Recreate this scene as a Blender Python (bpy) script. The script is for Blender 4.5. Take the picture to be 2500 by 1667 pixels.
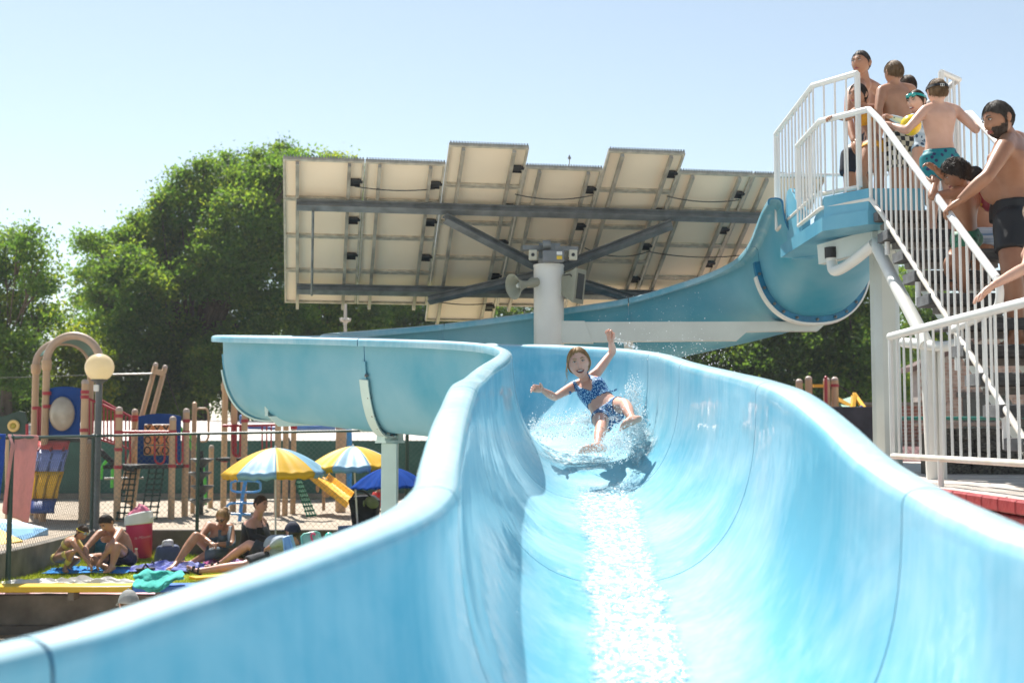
import bpy, bmesh, math, random
from mathutils import Vector, Matrix, Quaternion, noise as mnoise
import numpy as np

for _o in list(bpy.data.objects):
    bpy.data.objects.remove(_o)
SC = bpy.context.scene
COL = SC.collection
R = math.radians
PI = math.pi

# ------------------------------------------------------------------ camera
EYE_Z = 1.92
PITCH = math.atan(212.0 / 3000.0)
cam_d = bpy.data.cameras.new('camera')
cam = bpy.data.objects.new('camera', cam_d)
COL.objects.link(cam)
cam.location = (0, 0, EYE_Z)
cam.rotation_euler = (PI / 2 + PITCH, 0, 0)
cam_d.sensor_width = 36.0
cam_d.lens = 36.0 * 3000.0 / 2500.0
cam_d.clip_start = 0.05
cam_d.clip_end = 2000
cam_d.dof.use_dof = True
cam_d.dof.focus_distance = 8.8
cam_d.dof.aperture_fstop = 2.8
SC.camera = cam

# ------------------------------------------------------------------ sky and sun
SUN_EL, SUN_AZ = R(57), R(-24)      # azimuth measured from +Y, negative = towards -X
w = bpy.data.worlds.new('World')
SC.world = w
w.use_nodes = True
nt = w.node_tree
sky = nt.nodes.new('ShaderNodeTexSky')
sky.sky_type = 'NISHITA'
sky.sun_disc = False
sky.sun_elevation = SUN_EL
sky.sun_rotation = SUN_AZ
sky.air_density = 1.0
sky.dust_density = 0.3
sky.ozone_density = 1.0
bg = nt.nodes['Background']
bg.inputs['Strength'].default_value = 0.056
hs_ = nt.nodes.new('ShaderNodeHueSaturation')     # hazy summer sky: less saturated all over
hs_.inputs['Saturation'].default_value = 0.70
hs_.inputs['Hue'].default_value = 0.488
nt.links.new(sky.outputs[0], hs_.inputs['Color'])
nt.links.new(hs_.outputs[0], bg.inputs['Color'])

sun_d = bpy.data.lights.new('sun', 'SUN')
sun_d.energy = 3.5
sun_d.angle = R(0.53)
sun_d.color = (1.0, 0.955, 0.88)
sun = bpy.data.objects.new('sun', sun_d)
COL.objects.link(sun)
sd = Vector((math.sin(SUN_AZ) * math.cos(SUN_EL), math.cos(SUN_AZ) * math.cos(SUN_EL), math.sin(SUN_EL)))
sun.rotation_euler = (-sd).to_track_quat('-Z', 'Y').to_euler()
sun.location = sd * 60

SC.view_settings.view_transform = 'Standard'
SC.view_settings.look = 'None'
SC.view_settings.exposure = 1.45
SC.view_settings.gamma = 1.0
SC.view_settings.use_curve_mapping = False
SC.render.engine = 'CYCLES'
SC.cycles.use_denoising = True
SC.cycles.max_bounces = 8
SC.cycles.diffuse_bounces = 4
SC.cycles.glossy_bounces = 3
SC.cycles.transmission_bounces = 5
SC.cycles.transparent_max_bounces = 12
SC.cycles.sample_clamp_indirect = 6.0
SC.cycles.volume_bounces = 1
SC.cycles.caustics_reflective = False
SC.cycles.caustics_refractive = False


def P(px, py, d):
    """point at depth d (world Y) seen at photo position px, py (of 2500 x 1667)"""
    r = (px - 1250.0) / 3000.0
    u = (833.5 - py) / 3000.0
    c, s = math.cos(PITCH), math.sin(PITCH)
    t = d / (c - u * s)
    return Vector((r * t, d, EYE_Z + (s + u * c) * t))


# ------------------------------------------------------------------ materials
MATS = {}


def srgb(r, g, b):
    f = lambda c: (c / 255.0 / 12.92) if c / 255.0 <= 0.04045 else ((c / 255.0 + 0.055) / 1.055) ** 2.4
    return (f(r), f(g), f(b))


def mat(name, col, rough=0.5, var=0.12, scale=6.0, bump=0.0, bscale=None, metal=0.0, spec=0.5,
        col2=None, coat=0.0, transl=0.0, detail=4.0, stretch=(1, 1, 1), rvar=0.0):
    """procedural material: base colour broken up by noise, optional bump, coat and translucency"""
    if name in MATS:
        return MATS[name]
    m = bpy.data.materials.new(name)
    m.use_nodes = True
    t = m.node_tree
    b = t.nodes['Principled BSDF']
    b.inputs['Roughness'].default_value = rough
    b.inputs['Metallic'].default_value = metal
    b.inputs['Specular IOR Level'].default_value = spec
    if coat:
        b.inputs['Coat Weight'].default_value = coat
        b.inputs['Coat Roughness'].default_value = 0.12
    tc = t.nodes.new('ShaderNodeTexCoord')
    mp = t.nodes.new('ShaderNodeMapping')
    mp.inputs['Scale'].default_value = stretch
    t.links.new(tc.outputs['Object'], mp.inputs['Vector'])
    n = t.nodes.new('ShaderNodeTexNoise')
    n.inputs['Scale'].default_value = scale
    n.inputs['Detail'].default_value = detail
    t.links.new(mp.outputs[0], n.inputs['Vector'])
    rmp = t.nodes.new('ShaderNodeValToRGB')
    if col2 is None:
        a = [max(0, c * (1 - var)) for c in col]
        e = [min(1, c * (1 + var)) for c in col]
    else:
        a, e = col, col2
    rmp.color_ramp.elements[0].position = 0.32
    rmp.color_ramp.elements[1].position = 0.68
    rmp.color_ramp.elements[0].color = (*a, 1)
    rmp.color_ramp.elements[1].color = (*e, 1)
    t.links.new(n.outputs['Fac'], rmp.inputs['Fac'])
    t.links.new(rmp.outputs['Color'], b.inputs['Base Color'])
    if rvar:
        mr = t.nodes.new('ShaderNodeMapRange')
        mr.inputs['To Min'].default_value = max(0.02, rough - rvar)
        mr.inputs['To Max'].default_value = min(1, rough + rvar)
        t.links.new(n.outputs['Fac'], mr.inputs['Value'])
        t.links.new(mr.outputs[0], b.inputs['Roughness'])
    if bump:
        n2 = t.nodes.new('ShaderNodeTexNoise')
        n2.inputs['Scale'].default_value = bscale or scale * 8
        n2.inputs['Detail'].default_value = 3
        t.links.new(mp.outputs[0], n2.inputs['Vector'])
        bp = t.nodes.new('ShaderNodeBump')
        bp.inputs['Strength'].default_value = bump
        bp.inputs['Distance'].default_value = 0.02
        t.links.new(n2.outputs['Fac'], bp.inputs['Height'])
        t.links.new(bp.outputs['Normal'], b.inputs['Normal'])
    if transl:
        tr = t.nodes.new('ShaderNodeBsdfTranslucent')
        t.links.new(rmp.outputs['Color'], tr.inputs['Color'])
        mx = t.nodes.new('ShaderNodeMixShader')
        mx.inputs[0].default_value = transl
        t.links.new(b.outputs[0], mx.inputs[1])
        t.links.new(tr.outputs[0], mx.inputs[2])
        t.links.new(mx.outputs[0], t.nodes['Material Output'].inputs['Surface'])
    MATS[name] = m
    return m


# ------------------------------------------------------------------ mesh helpers
class MB:
    def __init__(self):
        self.v, self.f, self.mi = [], [], []

    def add(self, verts, faces, m=0):
        k = len(self.v)
        self.v.extend([tuple(p) for p in verts])
        self.f.extend([tuple(i + k for i in fc) for fc in faces])
        self.mi.extend([m] * len(faces))
        return self

    def box(self, c, s, rot=None, m=0, bev=0.0):
        """box with centre c, full sizes s, rotated by a matrix/quaternion; bev chamfers its long edges"""
        x, y, z = s[0] / 2, s[1] / 2, s[2] / 2
        if bev:
            b = min(bev, x * .9, y * .9, z * .9)
            pts = []
            for sz in (-1, 1):
                pts += [Vector((sx * (x - b), sy * (y - b), sz * z)) for sx, sy in ((-1, -1), (1, -1), (1, 1), (-1, 1))]
            # layers: bottom cap (inset), lower ring, upper ring, top cap
            ring = [(-x + b, -y), (x - b, -y), (x, -y + b), (x, y - b), (x - b, y), (-x + b, y), (-x, y - b), (-x, -y + b)]
            cap = [(-x + b, -y + b), (x - b, -y + b), (x - b, -y + b), (x - b, y - b), (x - b, y - b), (-x + b, y - b), (-x + b, y - b), (-x + b, -y + b)]
            vs = [Vector((p[0], p[1], -z)) for p in cap] + [Vector((p[0], p[1], -z + b)) for p in ring] + \
                 [Vector((p[0], p[1], z - b)) for p in ring] + [Vector((p[0], p[1], z)) for p in cap]
            fs = [(1, 0, 6, 4) if 0 else (0, 6, 4, 2)]
            fs = [(0, 5, 3, 1)]
            for a in range(3):
                for i in range(8):
                    j = (i + 1) % 8
                    fs.append((a * 8 + i, a * 8 + j, a * 8 + 8 + j, a * 8 + 8 + i))
            fs.append((24, 25, 27, 29))
        else:
            vs = [Vector((sx * x, sy * y, sz * z)) for sz in (-1, 1) for sx, sy in ((-1, -1), (1, -1), (1, 1), (-1, 1))]
            fs = [(3, 2, 1, 0), (4, 5, 6, 7), (0, 1, 5, 4), (1, 2, 6, 5), (2, 3, 7, 6), (3, 0, 4, 7)]
        c = Vector(c)
        if rot is not None:
            q = rot
            vs = [c + (q @ p) for p in vs]
        else:
            vs = [c + p for p in vs]
        return self.add(vs, fs, m)

    def bar(self, a, b, w, h, up=(0, 0, 1), m=0, bev=0.0):
        """rectangular bar from a to b"""
        a, b = Vector(a), Vector(b)
        d = b - a
        L = d.length
        d.normalize()
        up = Vector(up)
        x = d.cross(up)
        if x.length < 1e-4:
            x = d.cross(Vector((1, 0, 0)))
        x.normalize()
        z = x.cross(d)
        M = Matrix((x, d, z)).transposed()
        return self.box((a + b) / 2, (w, L, h), M, m, bev)

    def tube(self, pts, r, n=10, m=0, cap=True, closed=False):
        """round tube along points; r number or list"""
        pts = [Vector(p) for p in pts]
        k = len(pts)
        rr = r if isinstance(r, (list, tuple)) else [r] * k
        vs, fs = [], []
        prev = None
        for i, p in enumerate(pts):
            if closed:
                t = pts[(i + 1) % k] - pts[i - 1]
            else:
                t = (pts[min(i + 1, k - 1)] - pts[max(i - 1, 0)])
            if t.length < 1e-9:
                t = Vector((0, 0, 1))
            t.normalize()
            if prev is None:
                a = Vector((0, 0, 1)) if abs(t.z) < .9 else Vector((1, 0, 0))
                x = t.cross(a).normalized()
            else:
                x = prev - t * prev.dot(t)
                if x.length < 1e-6:
                    x = t.cross(Vector((1, 0, 0)))
                x.normalize()
            prev = x
            y = t.cross(x)
            for j in range(n):
                an = 2 * PI * j / n
                vs.append(p + (x * math.cos(an) + y * math.sin(an)) * rr[i])
        for i in range(k if closed else k - 1):
            i2 = (i + 1) % k
            for j in range(n):
                j2 = (j + 1) % n
                fs.append((i * n + j, i * n + j2, i2 * n + j2, i2 * n + j))
        if cap and not closed:
            fs.append(tuple(reversed(range(n))))
            fs.append(tuple(range((k - 1) * n, k * n)))
        return self.add(vs, fs, m)

    def lathe(self, prof, c=(0, 0, 0), n=16, m=0, axis=None):
        """prof list of (radius, height)"""
        c = Vector(c)
        q = Matrix.Identity(3) if axis is None else Vector((0, 0, 1)).rotation_difference(Vector(axis)).to_matrix()
        vs, fs = [], []
        for (r, h) in prof:
            for j in range(n):
                an = 2 * PI * j / n
                vs.append(c + q @ Vector((r * math.cos(an), r * math.sin(an), h)))
        for i in range(len(prof) - 1):
            for j in range(n):
                j2 = (j + 1) % n
                fs.append((i * n + j, i * n + j2, (i + 1) * n + j2, (i + 1) * n + j))
        if prof[0][0] > 1e-6:
            fs.append(tuple(reversed(range(n))))
        if prof[-1][0] > 1e-6:
            k = (len(prof) - 1) * n
            fs.append(tuple(range(k, k + n)))
        return self.add(vs, fs, m)

    def ell(self, c, r, n=12, k=8, rot=None, m=0):
        c = Vector(c)
        vs, fs = [], []
        for i in range(k + 1):
            th = PI * i / k
            for j in range(n):
                an = 2 * PI * j / n
                p = Vector((r[0] * math.sin(th) * math.cos(an), r[1] * math.sin(th) * math.sin(an), -r[2] * math.cos(th)))
                vs.append(c + (rot @ p if rot is not None else p))
        for i in range(k):
            for j in range(n):
                j2 = (j + 1) % n
                fs.append((i * n + j, i * n + j2, (i + 1) * n + j2, (i + 1) * n + j))
        return self.add(vs, fs, m)

    def prism(self, poly, a, b, m=0):
        """extrude polygon (list of 3D points) by moving it from offset a to offset b"""
        n = len(poly)
        a, b = Vector(a), Vector(b)
        vs = [Vector(p) + a for p in poly] + [Vector(p) + b for p in poly]
        fs = [tuple(reversed(range(n))), tuple(range(n, 2 * n))]
        for i in range(n):
            j = (i + 1) % n
            fs.append((i, j, n + j, n + i))
        return self.add(vs, fs, m)

    def grid(self, fn, nu, nv, m=0, cu=False):
        vs = [fn(i / nu, j / nv) for i in range(nu + (0 if cu else 1)) for j in range(nv + 1)]
        fs = []
        w_ = nv + 1
        for i in range(nu):
            i2 = (i + 1) % nu if cu else i + 1
            for j in range(nv):
                fs.append((i * w_ + j, i2 * w_ + j, i2 * w_ + j + 1, i * w_ + j + 1))
        return self.add(vs, fs, m)

    def mesh(self, name, mats, smooth=True, angle=None):
        me = bpy.data.meshes.new(name)
        me.from_pydata(self.v, [], self.f)
        for mm in (mats if isinstance(mats, (list, tuple)) else [mats]):
            me.materials.append(mm)
        if any(self.mi):
            me.polygons.foreach_set('material_index', self.mi)
        me.update()
        if smooth:
            me.polygons.foreach_set('use_smooth', [True] * len(me.polygons))
            try:
                me.set_sharp_from_angle(angle=R(40 if angle is None else angle))
            except Exception:
                pass
        return me

    def build(self, name, mats, parent=None, smooth=True, angle=None, **tags):
        o = bpy.data.objects.new(name, self.mesh(name, mats, smooth, angle))
        return link(o, parent, **tags)


def link(o, parent=None, label=None, cat=None, group=None, kind=None):
    COL.objects.link(o)
    if parent is not None:
        o.parent = parent
        # children are built in world space: undo the parent's own transform
        o.matrix_parent_inverse = world_of(parent).inverted()
    tag(o, label, cat, group, kind)
    return o


def world_of(o):
    m = Matrix.LocRotScale(o.location, o.rotation_euler, o.scale)
    return m if o.parent is None else world_of(o.parent) @ o.matrix_parent_inverse @ m


def tag(o, label=None, cat=None, group=None, kind=None):
    if label:
        o['label'] = label
    if cat:
        o['category'] = cat
    if group:
        o['group'] = group
    if kind:
        o['kind'] = kind
    return o


def thing(name, label, cat, loc=(0, 0, 0), group=None):
    o = bpy.data.objects.new(name, None)
    o.empty_display_size = 0.1
    o.location = loc
    COL.objects.link(o)
    return tag(o, label, cat, group)


def put(name, me, loc, parent=None, rot=None, scale=None, **tags):
    """an object that shares mesh data, placed in world space"""
    o = bpy.data.objects.new(name, me)
    o.location = loc
    if rot is not None:
        o.rotation_euler = rot if not isinstance(rot, Matrix) else rot.to_euler()
    if scale is not None:
        o.scale = scale
    return link(o, parent, **tags)


def lerp(a, b, t):
    return a + (b - a) * t


def spline(pts, n=8, closed=False):
    """Catmull-Rom through Vectors"""
    pts = [Vector(p) for p in pts]
    out = []
    k = len(pts)
    rng = range(k if closed else k - 1)
    for i in rng:
        p0 = pts[(i - 1) % k] if (closed or i > 0) else pts[0] * 2 - pts[1]
        p1, p2 = pts[i], pts[(i + 1) % k]
        p3 = pts[(i + 2) % k] if (closed or i + 2 < k) else p2 * 2 - p1
        for j in range(n):
            t = j / n
            out.append(0.5 * ((2 * p1) + (p2 - p0) * t + (2 * p0 - 5 * p1 + 4 * p2 - p3) * t * t + (3 * p1 - p0 - 3 * p2 + p3) * t ** 3))
    if not closed:
        out.append(pts[-1])
    return out
# ================================================================== WATER SLIDE
def slide_material(name, ca, cb):
    m = bpy.data.materials.new(name)
    m.use_nodes = True
    t = m.node_tree
    L = t.links.new
    b = t.nodes['Principled BSDF']
    tc = t.nodes.new('ShaderNodeTexCoord')
    n1 = t.nodes.new('ShaderNodeTexNoise')            # large faded patches
    n1.inputs['Scale'].default_value = 1.3
    n1.inputs['Detail'].default_value = 6
    n1.inputs['Roughness'].default_value = 0.62
    n1.inputs['Distortion'].default_value = 0.7
    L(tc.outputs['Object'], n1.inputs['Vector'])
    mp = t.nodes.new('ShaderNodeMapping')             # vertical run-off streaks
    mp.inputs['Scale'].default_value = (22, 22, 1.2)
    L(tc.outputs['Object'], mp.inputs['Vector'])
    n2 = t.nodes.new('ShaderNodeTexNoise')
    n2.inputs['Scale'].default_value = 1.0
    n2.inputs['Detail'].default_value = 4
    L(mp.outputs[0], n2.inputs['Vector'])
    mul = t.nodes.new('ShaderNodeMath'); mul.operation = 'MULTIPLY_ADD'
    mul.inputs[1].default_value = 0.24
    L(n2.outputs['Fac'], mul.inputs[0])
    L(n1.outputs['Fac'], mul.inputs[2])
    r = t.nodes.new('ShaderNodeValToRGB')
    e = r.color_ramp.elements
    e[0].position, e[1].position = 0.50, 0.86
    e[0].color = (*ca, 1)
    e[1].color = (*cb, 1)
    L(mul.outputs[0], r.inputs['Fac'])
    L(r.outputs[0], b.inputs['Base Color'])
    mr = t.nodes.new('ShaderNodeMapRange')
    mr.inputs['To Min'].default_value = 0.50
    mr.inputs['To Max'].default_value = 0.66
    L(n1.outputs['Fac'], mr.inputs['Value'])
    L(mr.outputs[0], b.inputs['Roughness'])
    b.inputs['IOR'].default_value = 1.52
    b.inputs['Specular IOR Level'].default_value = 0.22
    b.inputs['Coat Weight'].default_value = 0.6
    b.inputs['Coat Roughness'].default_value = 0.06
    n3 = t.nodes.new('ShaderNodeTexNoise')
    n3.inputs['Scale'].default_value = 2.6
    n3.inputs['Detail'].default_value = 3
    L(tc.outputs['Object'], n3.inputs['Vector'])
    bp = t.nodes.new('ShaderNodeBump')
    bp.inputs['Strength'].default_value = 0.25
    bp.inputs['Distance'].default_value = 0.03
    L(n3.outputs['Fac'], bp.inputs['Height'])
    L(bp.outputs['Normal'], b.inputs['Normal'])
    L(bp.outputs['Normal'], b.inputs['Coat Normal'])
    return m


M_SLIDE = slide_material('slide_gelcoat', (0.13, 0.41, 0.535), (0.38, 0.57, 0.65))
M_SLIDE_RIM = slide_material('slide_rim_sunlit', (0.33, 0.56, 0.65), (0.50, 0.67, 0.73))  # paler flange tops: the sun's glint on the rim, painted into its colour
M_SLIDE_OUT = mat('slide_outside', (0.03, 0.29, 0.42), rough=0.5, scale=1.1, col2=(0.19, 0.42, 0.52), detail=8, bump=0.08, bscale=40)
M_JOINT = mat('slide_joint', (0.01, 0.16, 0.30), rough=0.5, var=0.2, scale=12)
M_WHITE = mat('white_paint', (0.74, 0.74, 0.70), rough=0.38, var=0.05, scale=3, bump=0.03, bscale=60)
M_CREAM = mat('cream_paint', (0.62, 0.66, 0.62), rough=0.42, var=0.06, scale=3)
M_AQUA = mat('pale_aqua_paint', (0.50, 0.66, 0.63), rough=0.4, var=0.05, scale=4)
M_STEEL = mat('galvanised_steel', (0.33, 0.33, 0.32), rough=0.45, metal=0.7, var=0.18, scale=9)
M_BOLT = mat('bolt_steel', (0.22, 0.22, 0.22), rough=0.4, metal=0.8, var=0.2, scale=20)

W3 = lambda x, y, z: Vector((x, y, z))
# paired rim points, going down the slide: (inner rim, outer rim or None, trough depth, seam?)
PAIRS = [
    (P(1913, 484, 10.7), P(2190, 484, 10.6), .48, 1),
    (P(1891, 519, 11.4), P(2165, 524, 11.5), .62, 0),
    (P(1853, 600, 12.0), P(2106, 600, 12.3), .70, 1),
    (P(1785, 651, 12.65), W3(2.98, 13.35, 3.62), .72, 0),
    (P(1668, 692, 13.0), W3(2.05, 13.98, 3.48), .74, 0),
    (P(1534, 730, 13.1), None, .74, 1),
    (P(1373, 755, 13.1), None, .74, 0),
    (P(1250, 772, 13.1), None, .75, 0),
    (P(1081, 793, 13.0), None, .76, 1),
    (P(900, 808, 12.85), None, .78, 0),
    (P(780, 816, 12.4), P(552, 819, 12.6), .82, 1),
    (P(870, 823, 11.9), P(752, 824, 11.2), .83, 0),
    (P(1000, 829.5, 11.6), P(890, 828, 10.72), .83, 1),
    (P(1120, 835, 11.4), P(1000, 831, 10.25), .83, 0),
    (P(1230, 841, 11.05), P(1085, 834, 9.75), .84, 0),
    (P(1330, 843, 10.7), P(1170, 839, 9.35), .81, 0),
    (P(1430, 848, 10.1), P(1225, 847, 8.95), .78, 0),
    (P(1520, 854, 9.5), P(1251, 858, 8.55), .76, 0),
    (P(1581, 862, 9.0), P(1247, 868, 8.2), .77, 1),
    (P(1657, 886, 8.0), P(1217, 893, 7.6), .85, 1),
    (P(1755, 911, 6.8), P(1190, 921, 6.5), .88, 0),
    (P(1844, 936, 5.54), P(1167, 946, 5.5), .88, 1),
    (P(1904, 962, 4.95), P(1155, 985, 5.0), .88, 0),
    (P(2000, 1040, 4.3), P(1142, 1042, 4.35), .87, 0),
    (P(2079, 1117, 3.9), P(1130, 1120, 3.9), .86, 0),
    (P(2201, 1196, 3.43), P(1119, 1193, 3.43), .85, 1),
    (P(2334, 1265, 2.95), P(1027, 1280, 3.0), .84, 0),
    (P(2416, 1303, 2.7), P(898, 1349, 2.75), .83, 0),
    (W3(1.07, 2.25, 1.675), P(664, 1458, 2.45), .82, 0),
    (W3(1.04, 1.65, 1.65), P(372, 1559, 2.27), .80, 0),
    (W3(.92, .95, 1.61), P(128, 1631, 2.15), .78, 1),
    (W3(.6, .35, 1.57), W3(-1.2, 2.05, 1.43), .76, 0),
    (W3(.05, -.05, 1.52), W3(-1.75, 2.0, 1.38), .74, 1),
]


def slide_curve():
    n = len(PAIRS)
    Rr = [p[0] for p in PAIRS]
    X = []
    for i, (r, l, d, s) in enumerate(PAIRS):
        if l is None:
            t = Rr[i + 1] - Rr[i - 1]
            t.z = 0
            t.normalize()
            l = r + Vector((t.y, -t.x, 0)) * 1.0
            l.z = r.z + 0.02
        X.append(np.array([*r, *l, d]))
    for i in range(26, n):                      # the rim rises a little on the inside of the last bend
        X[i][5] += .04 * min(1, (i - 25) / 3)
    mids = [(x[:3] + x[3:6]) / 2 for x in X]
    s = [0.0]
    for i in range(1, n):
        s.append(s[-1] + float(np.linalg.norm(mids[i] - mids[i - 1])))
    m = []
    for i in range(n):
        if i == 0:
            m.append((X[1] - X[0]) / (s[1] - s[0]))
        elif i == n - 1:
            m.append((X[-1] - X[-2]) / (s[-1] - s[-2]))
        else:
            a, b = s[i] - s[i - 1], s[i + 1] - s[i]
            m.append(((X[i + 1] - X[i]) / b * a + (X[i] - X[i - 1]) / a * b) / (a + b))

    def ev(u):
        """u in pair-index units"""
        i = min(int(u), n - 2)
        t = u - i
        h = s[i + 1] - s[i]
        x = X[i] * (2 * t ** 3 - 3 * t ** 2 + 1) + m[i] * h * (t ** 3 - 2 * t ** 2 + t) + \
            X[i + 1] * (-2 * t ** 3 + 3 * t ** 2) + m[i + 1] * h * (t ** 3 - t ** 2)
        return Vector(x[:3]), Vector(x[3:6]), float(x[6])
    return ev, s


SL_EV, SL_S = slide_curve()
U_N = 2.5   # roundness of the trough


def slide_frame(u):
    r, l, d = SL_EV(u)
    x = (l - r)
    wd = x.length
    x.normalize()
    up = Vector((0, 0, 1))
    up = (up - x * up.dot(x)).normalized()
    e = 0.01
    n = len(PAIRS) - 1
    a, b = SL_EV(max(0, u - e)), SL_EV(min(n, u + e))
    t = ((b[0] + b[1]) - (a[0] + a[1])).normalized()
    return (r + l) / 2, x, up, t, wd, d


def trough(a, wd, d):
    """inner surface; a from 0 (inner rim side, -x) to pi; returns (x, z) and outward normal"""
    ca, sa = -math.cos(a), math.sin(a)
    x = wd / 2 * math.copysign(abs(ca) ** (2 / U_N), ca)
    z = -d * abs(sa) ** (2 / U_N)
    nx = math.copysign((abs(x) / (wd / 2)) ** (U_N - 1) / (wd / 2), x)
    nz = -(abs(z) / d) ** (U_N - 1) / d
    k = math.hypot(nx, nz) or 1
    return x, z, nx / k, nz / k


FL = [((.137, -.060), (.124, -.060)), ((.138, -.022), (.125, -.026)), ((.130, -.006), (.116, -.018)), ((.112, .003), (.106, -.012)),
      ((.075, .007), (.075, -.008)), ((.05, .005), (.050, -.010)), ((.028, -.001), (.032, -.018)), ((.013, -.011), (.024, -.032)), ((.004, -.026), (.0165, -.045)),
      ((.0005, -.042), (.0142, -.06))]


def slide_profile(wd, d, na=34):
    out = []
    h = wd / 2
    for (o, z), (o2, z2) in FL:
        out.append(((-h - o, z), (-h - o2, z2)))
    for k in range(na + 1):
        a = .075 + (PI - .15) * k / na
        x, z, nx, nz = trough(a, wd, d)
        z = min(z, -.062)
        out.append(((x, z), (x + nx * .013, z + nz * .013)))
    for (o, z), (o2, z2) in reversed(FL):
        out.append(((h + o, z), (h + o2, z2)))
    return out


def slide_point(u, a, off=0.0):
    """point on the trough's inner surface at angle a, lifted by off"""
    c, x, up, t, wd, d = slide_frame(u)
    px, pz, nx, nz = trough(a, wd, d)
    return c + x * (px - nx * off) + up * (pz - nz * off)


def chute_section(u0, u1, parent):
    gap = 0.004
    L_ = np.interp(u1, range(len(SL_S)), SL_S) - np.interp(u0, range(len(SL_S)), SL_S)
    n = max(6, int(L_ / 0.10))
    mb = MB()
    rows = []
    for i in range(n + 1):
        u = u0 + (u1 - u0) * i / n
        c, x, up, t, wd, d = slide_frame(u)
        if i == 0:
            c = c + t * gap
        if i == n:
            c = c - t * gap
        rows.append([[c + x * p[0] + up * p[1] for p in pr] for pr in slide_profile(wd, d)])
    k = len(rows[0])
    vs = [q for row in rows for pr in row for q in pr]
    idx = lambda i, j, s: (i * k + j) * 2 + s
    fs, fm = [], []
    for i in range(n):
        for j in range(k - 1):
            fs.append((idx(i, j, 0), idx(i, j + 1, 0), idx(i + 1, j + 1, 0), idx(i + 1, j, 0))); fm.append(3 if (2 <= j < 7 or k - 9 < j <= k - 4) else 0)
            fs.append((idx(i, j, 1), idx(i + 1, j, 1), idx(i + 1, j + 1, 1), idx(i, j + 1, 1)))
            fm.append(0 if (j < 9 or j > k - 11) else 1)
        fs.append((idx(i, 0, 0), idx(i + 1, 0, 0), idx(i + 1, 0, 1), idx(i, 0, 1))); fm.append(0)
        fs.append((idx(i, k - 1, 0), idx(i, k - 1, 1), idx(i + 1, k - 1, 1), idx(i + 1, k - 1, 0))); fm.append(0)
    for j in range(k - 1):
        fs.append((idx(0, j, 0), idx(0, j, 1), idx(0, j + 1, 1), idx(0, j + 1, 0))); fm.append(2)
        fs.append((idx(n, j, 0), idx(n, j + 1, 0), idx(n, j + 1, 1), idx(n, j, 1))); fm.append(2)
    mb.v = [tuple(q) for q in vs]
    mb.f = fs
    mb.mi = fm
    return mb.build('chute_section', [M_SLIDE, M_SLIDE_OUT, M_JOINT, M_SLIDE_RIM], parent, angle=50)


def ring(u, o0, o1, t0, t1, a0, a1, name, material, parent, n=40):
    """bar that follows the outside of the trough: offsets o0..o1 outward, t0..t1 along the slide"""
    c, x, up, t, wd, d = slide_frame(u)
    mb = MB()
    vs, fs = [], []
    for i in range(n + 1):
        a = a0 + (a1 - a0) * i / n
        px, pz, nx, nz = trough(a, wd, d)
        for o, tt in ((o0, t0), (o1, t0), (o1, t1), (o0, t1)):
            vs.append(c + x * (px + nx * o) + up * (pz + nz * o) + t * tt)
    for i in range(n):
        for j in range(4):
            j2 = (j + 1) % 4
            fs.append((i * 4 + j, i * 4 + j2, i * 4 + 4 + j2, i * 4 + 4 + j))
    fs.append((3, 2, 1, 0))
    fs.append((n * 4, n * 4 + 1, n * 4 + 2, n * 4 + 3))
    mb.add(vs, fs)
    return mb.build(name, material, parent, angle=50)


slide = thing('water_slide', 'long glossy blue open water slide curving down past the white column to the foreground', 'water slide', (1.0, 9.0, -0.55))
SEAMS = [i for i, p in enumerate(PAIRS) if p[3]]
for a_, b_ in zip(SEAMS[:-1], SEAMS[1:]):
    chute_section(a_, b_, slide)
for i in SEAMS[1:-1]:
    ring(i, .0135, .075 if i == 2 else .042, -.022, .022, .16, PI - .16, 'joint_flange', M_JOINT if i in (2, 18, 19, 21, 25, 30) else M_SLIDE_OUT, slide)
for i in SEAMS[1:-1]:
    if i > 19:
        continue
    of = .0755 if i == 2 else .0425
    hwid = .028 if i == 2 else .05
    ring(i, of, of + .0175, -hwid, hwid, .34, PI - .34, 'support_rib', M_AQUA if i in (10, 12) else M_WHITE, slide)
# bolts on the joint rings that are seen from below
bolt = MB().lathe([(.0, .0), (.017, .0), (.017, .012), (.008, .014), (.008, .028), (0, .03)], n=6).mesh('bolt', M_BOLT)
for i in (2, 12):
    c, x, up, t, wd, d = slide_frame(i)
    for k in range(11):
        a = .3 + (PI - .6) * k / 10 + random.Random(k).uniform(-.03, .03)
        px, pz, nx, nz = trough(a, wd, d)
        sgn = -1 if i == 2 else 1
        put('bolt', bolt, c + x * (px + nx * .045) + up * (pz + nz * .045) + t * (.022 * sgn), slide, rot=Vector((0, 0, 1)).rotation_difference(t * sgn).to_matrix())

# ------------------------------------------------------------------ columns and arms that carry the slide
CX = P(1340, 800, 12.6).x
GROUND = -0.55
col = thing('support_column', 'thick round white column standing inside the slide bend under the solar panels', 'column', (CX, 12.6, GROUND))
MB().lathe([(.155, 0), (.155, 4.13), (.16, 4.13), (.16, 4.15), (.02, 4.155), (0, 4.155)], (CX, 12.6, GROUND), n=40).build('shaft', M_WHITE, col)
MB().lathe([(.26, 0), (.26, .03), (.2, .035), (.16, .036)], (CX, 12.6, GROUND), n=32).build('base_plate', M_WHITE, col)


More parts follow.
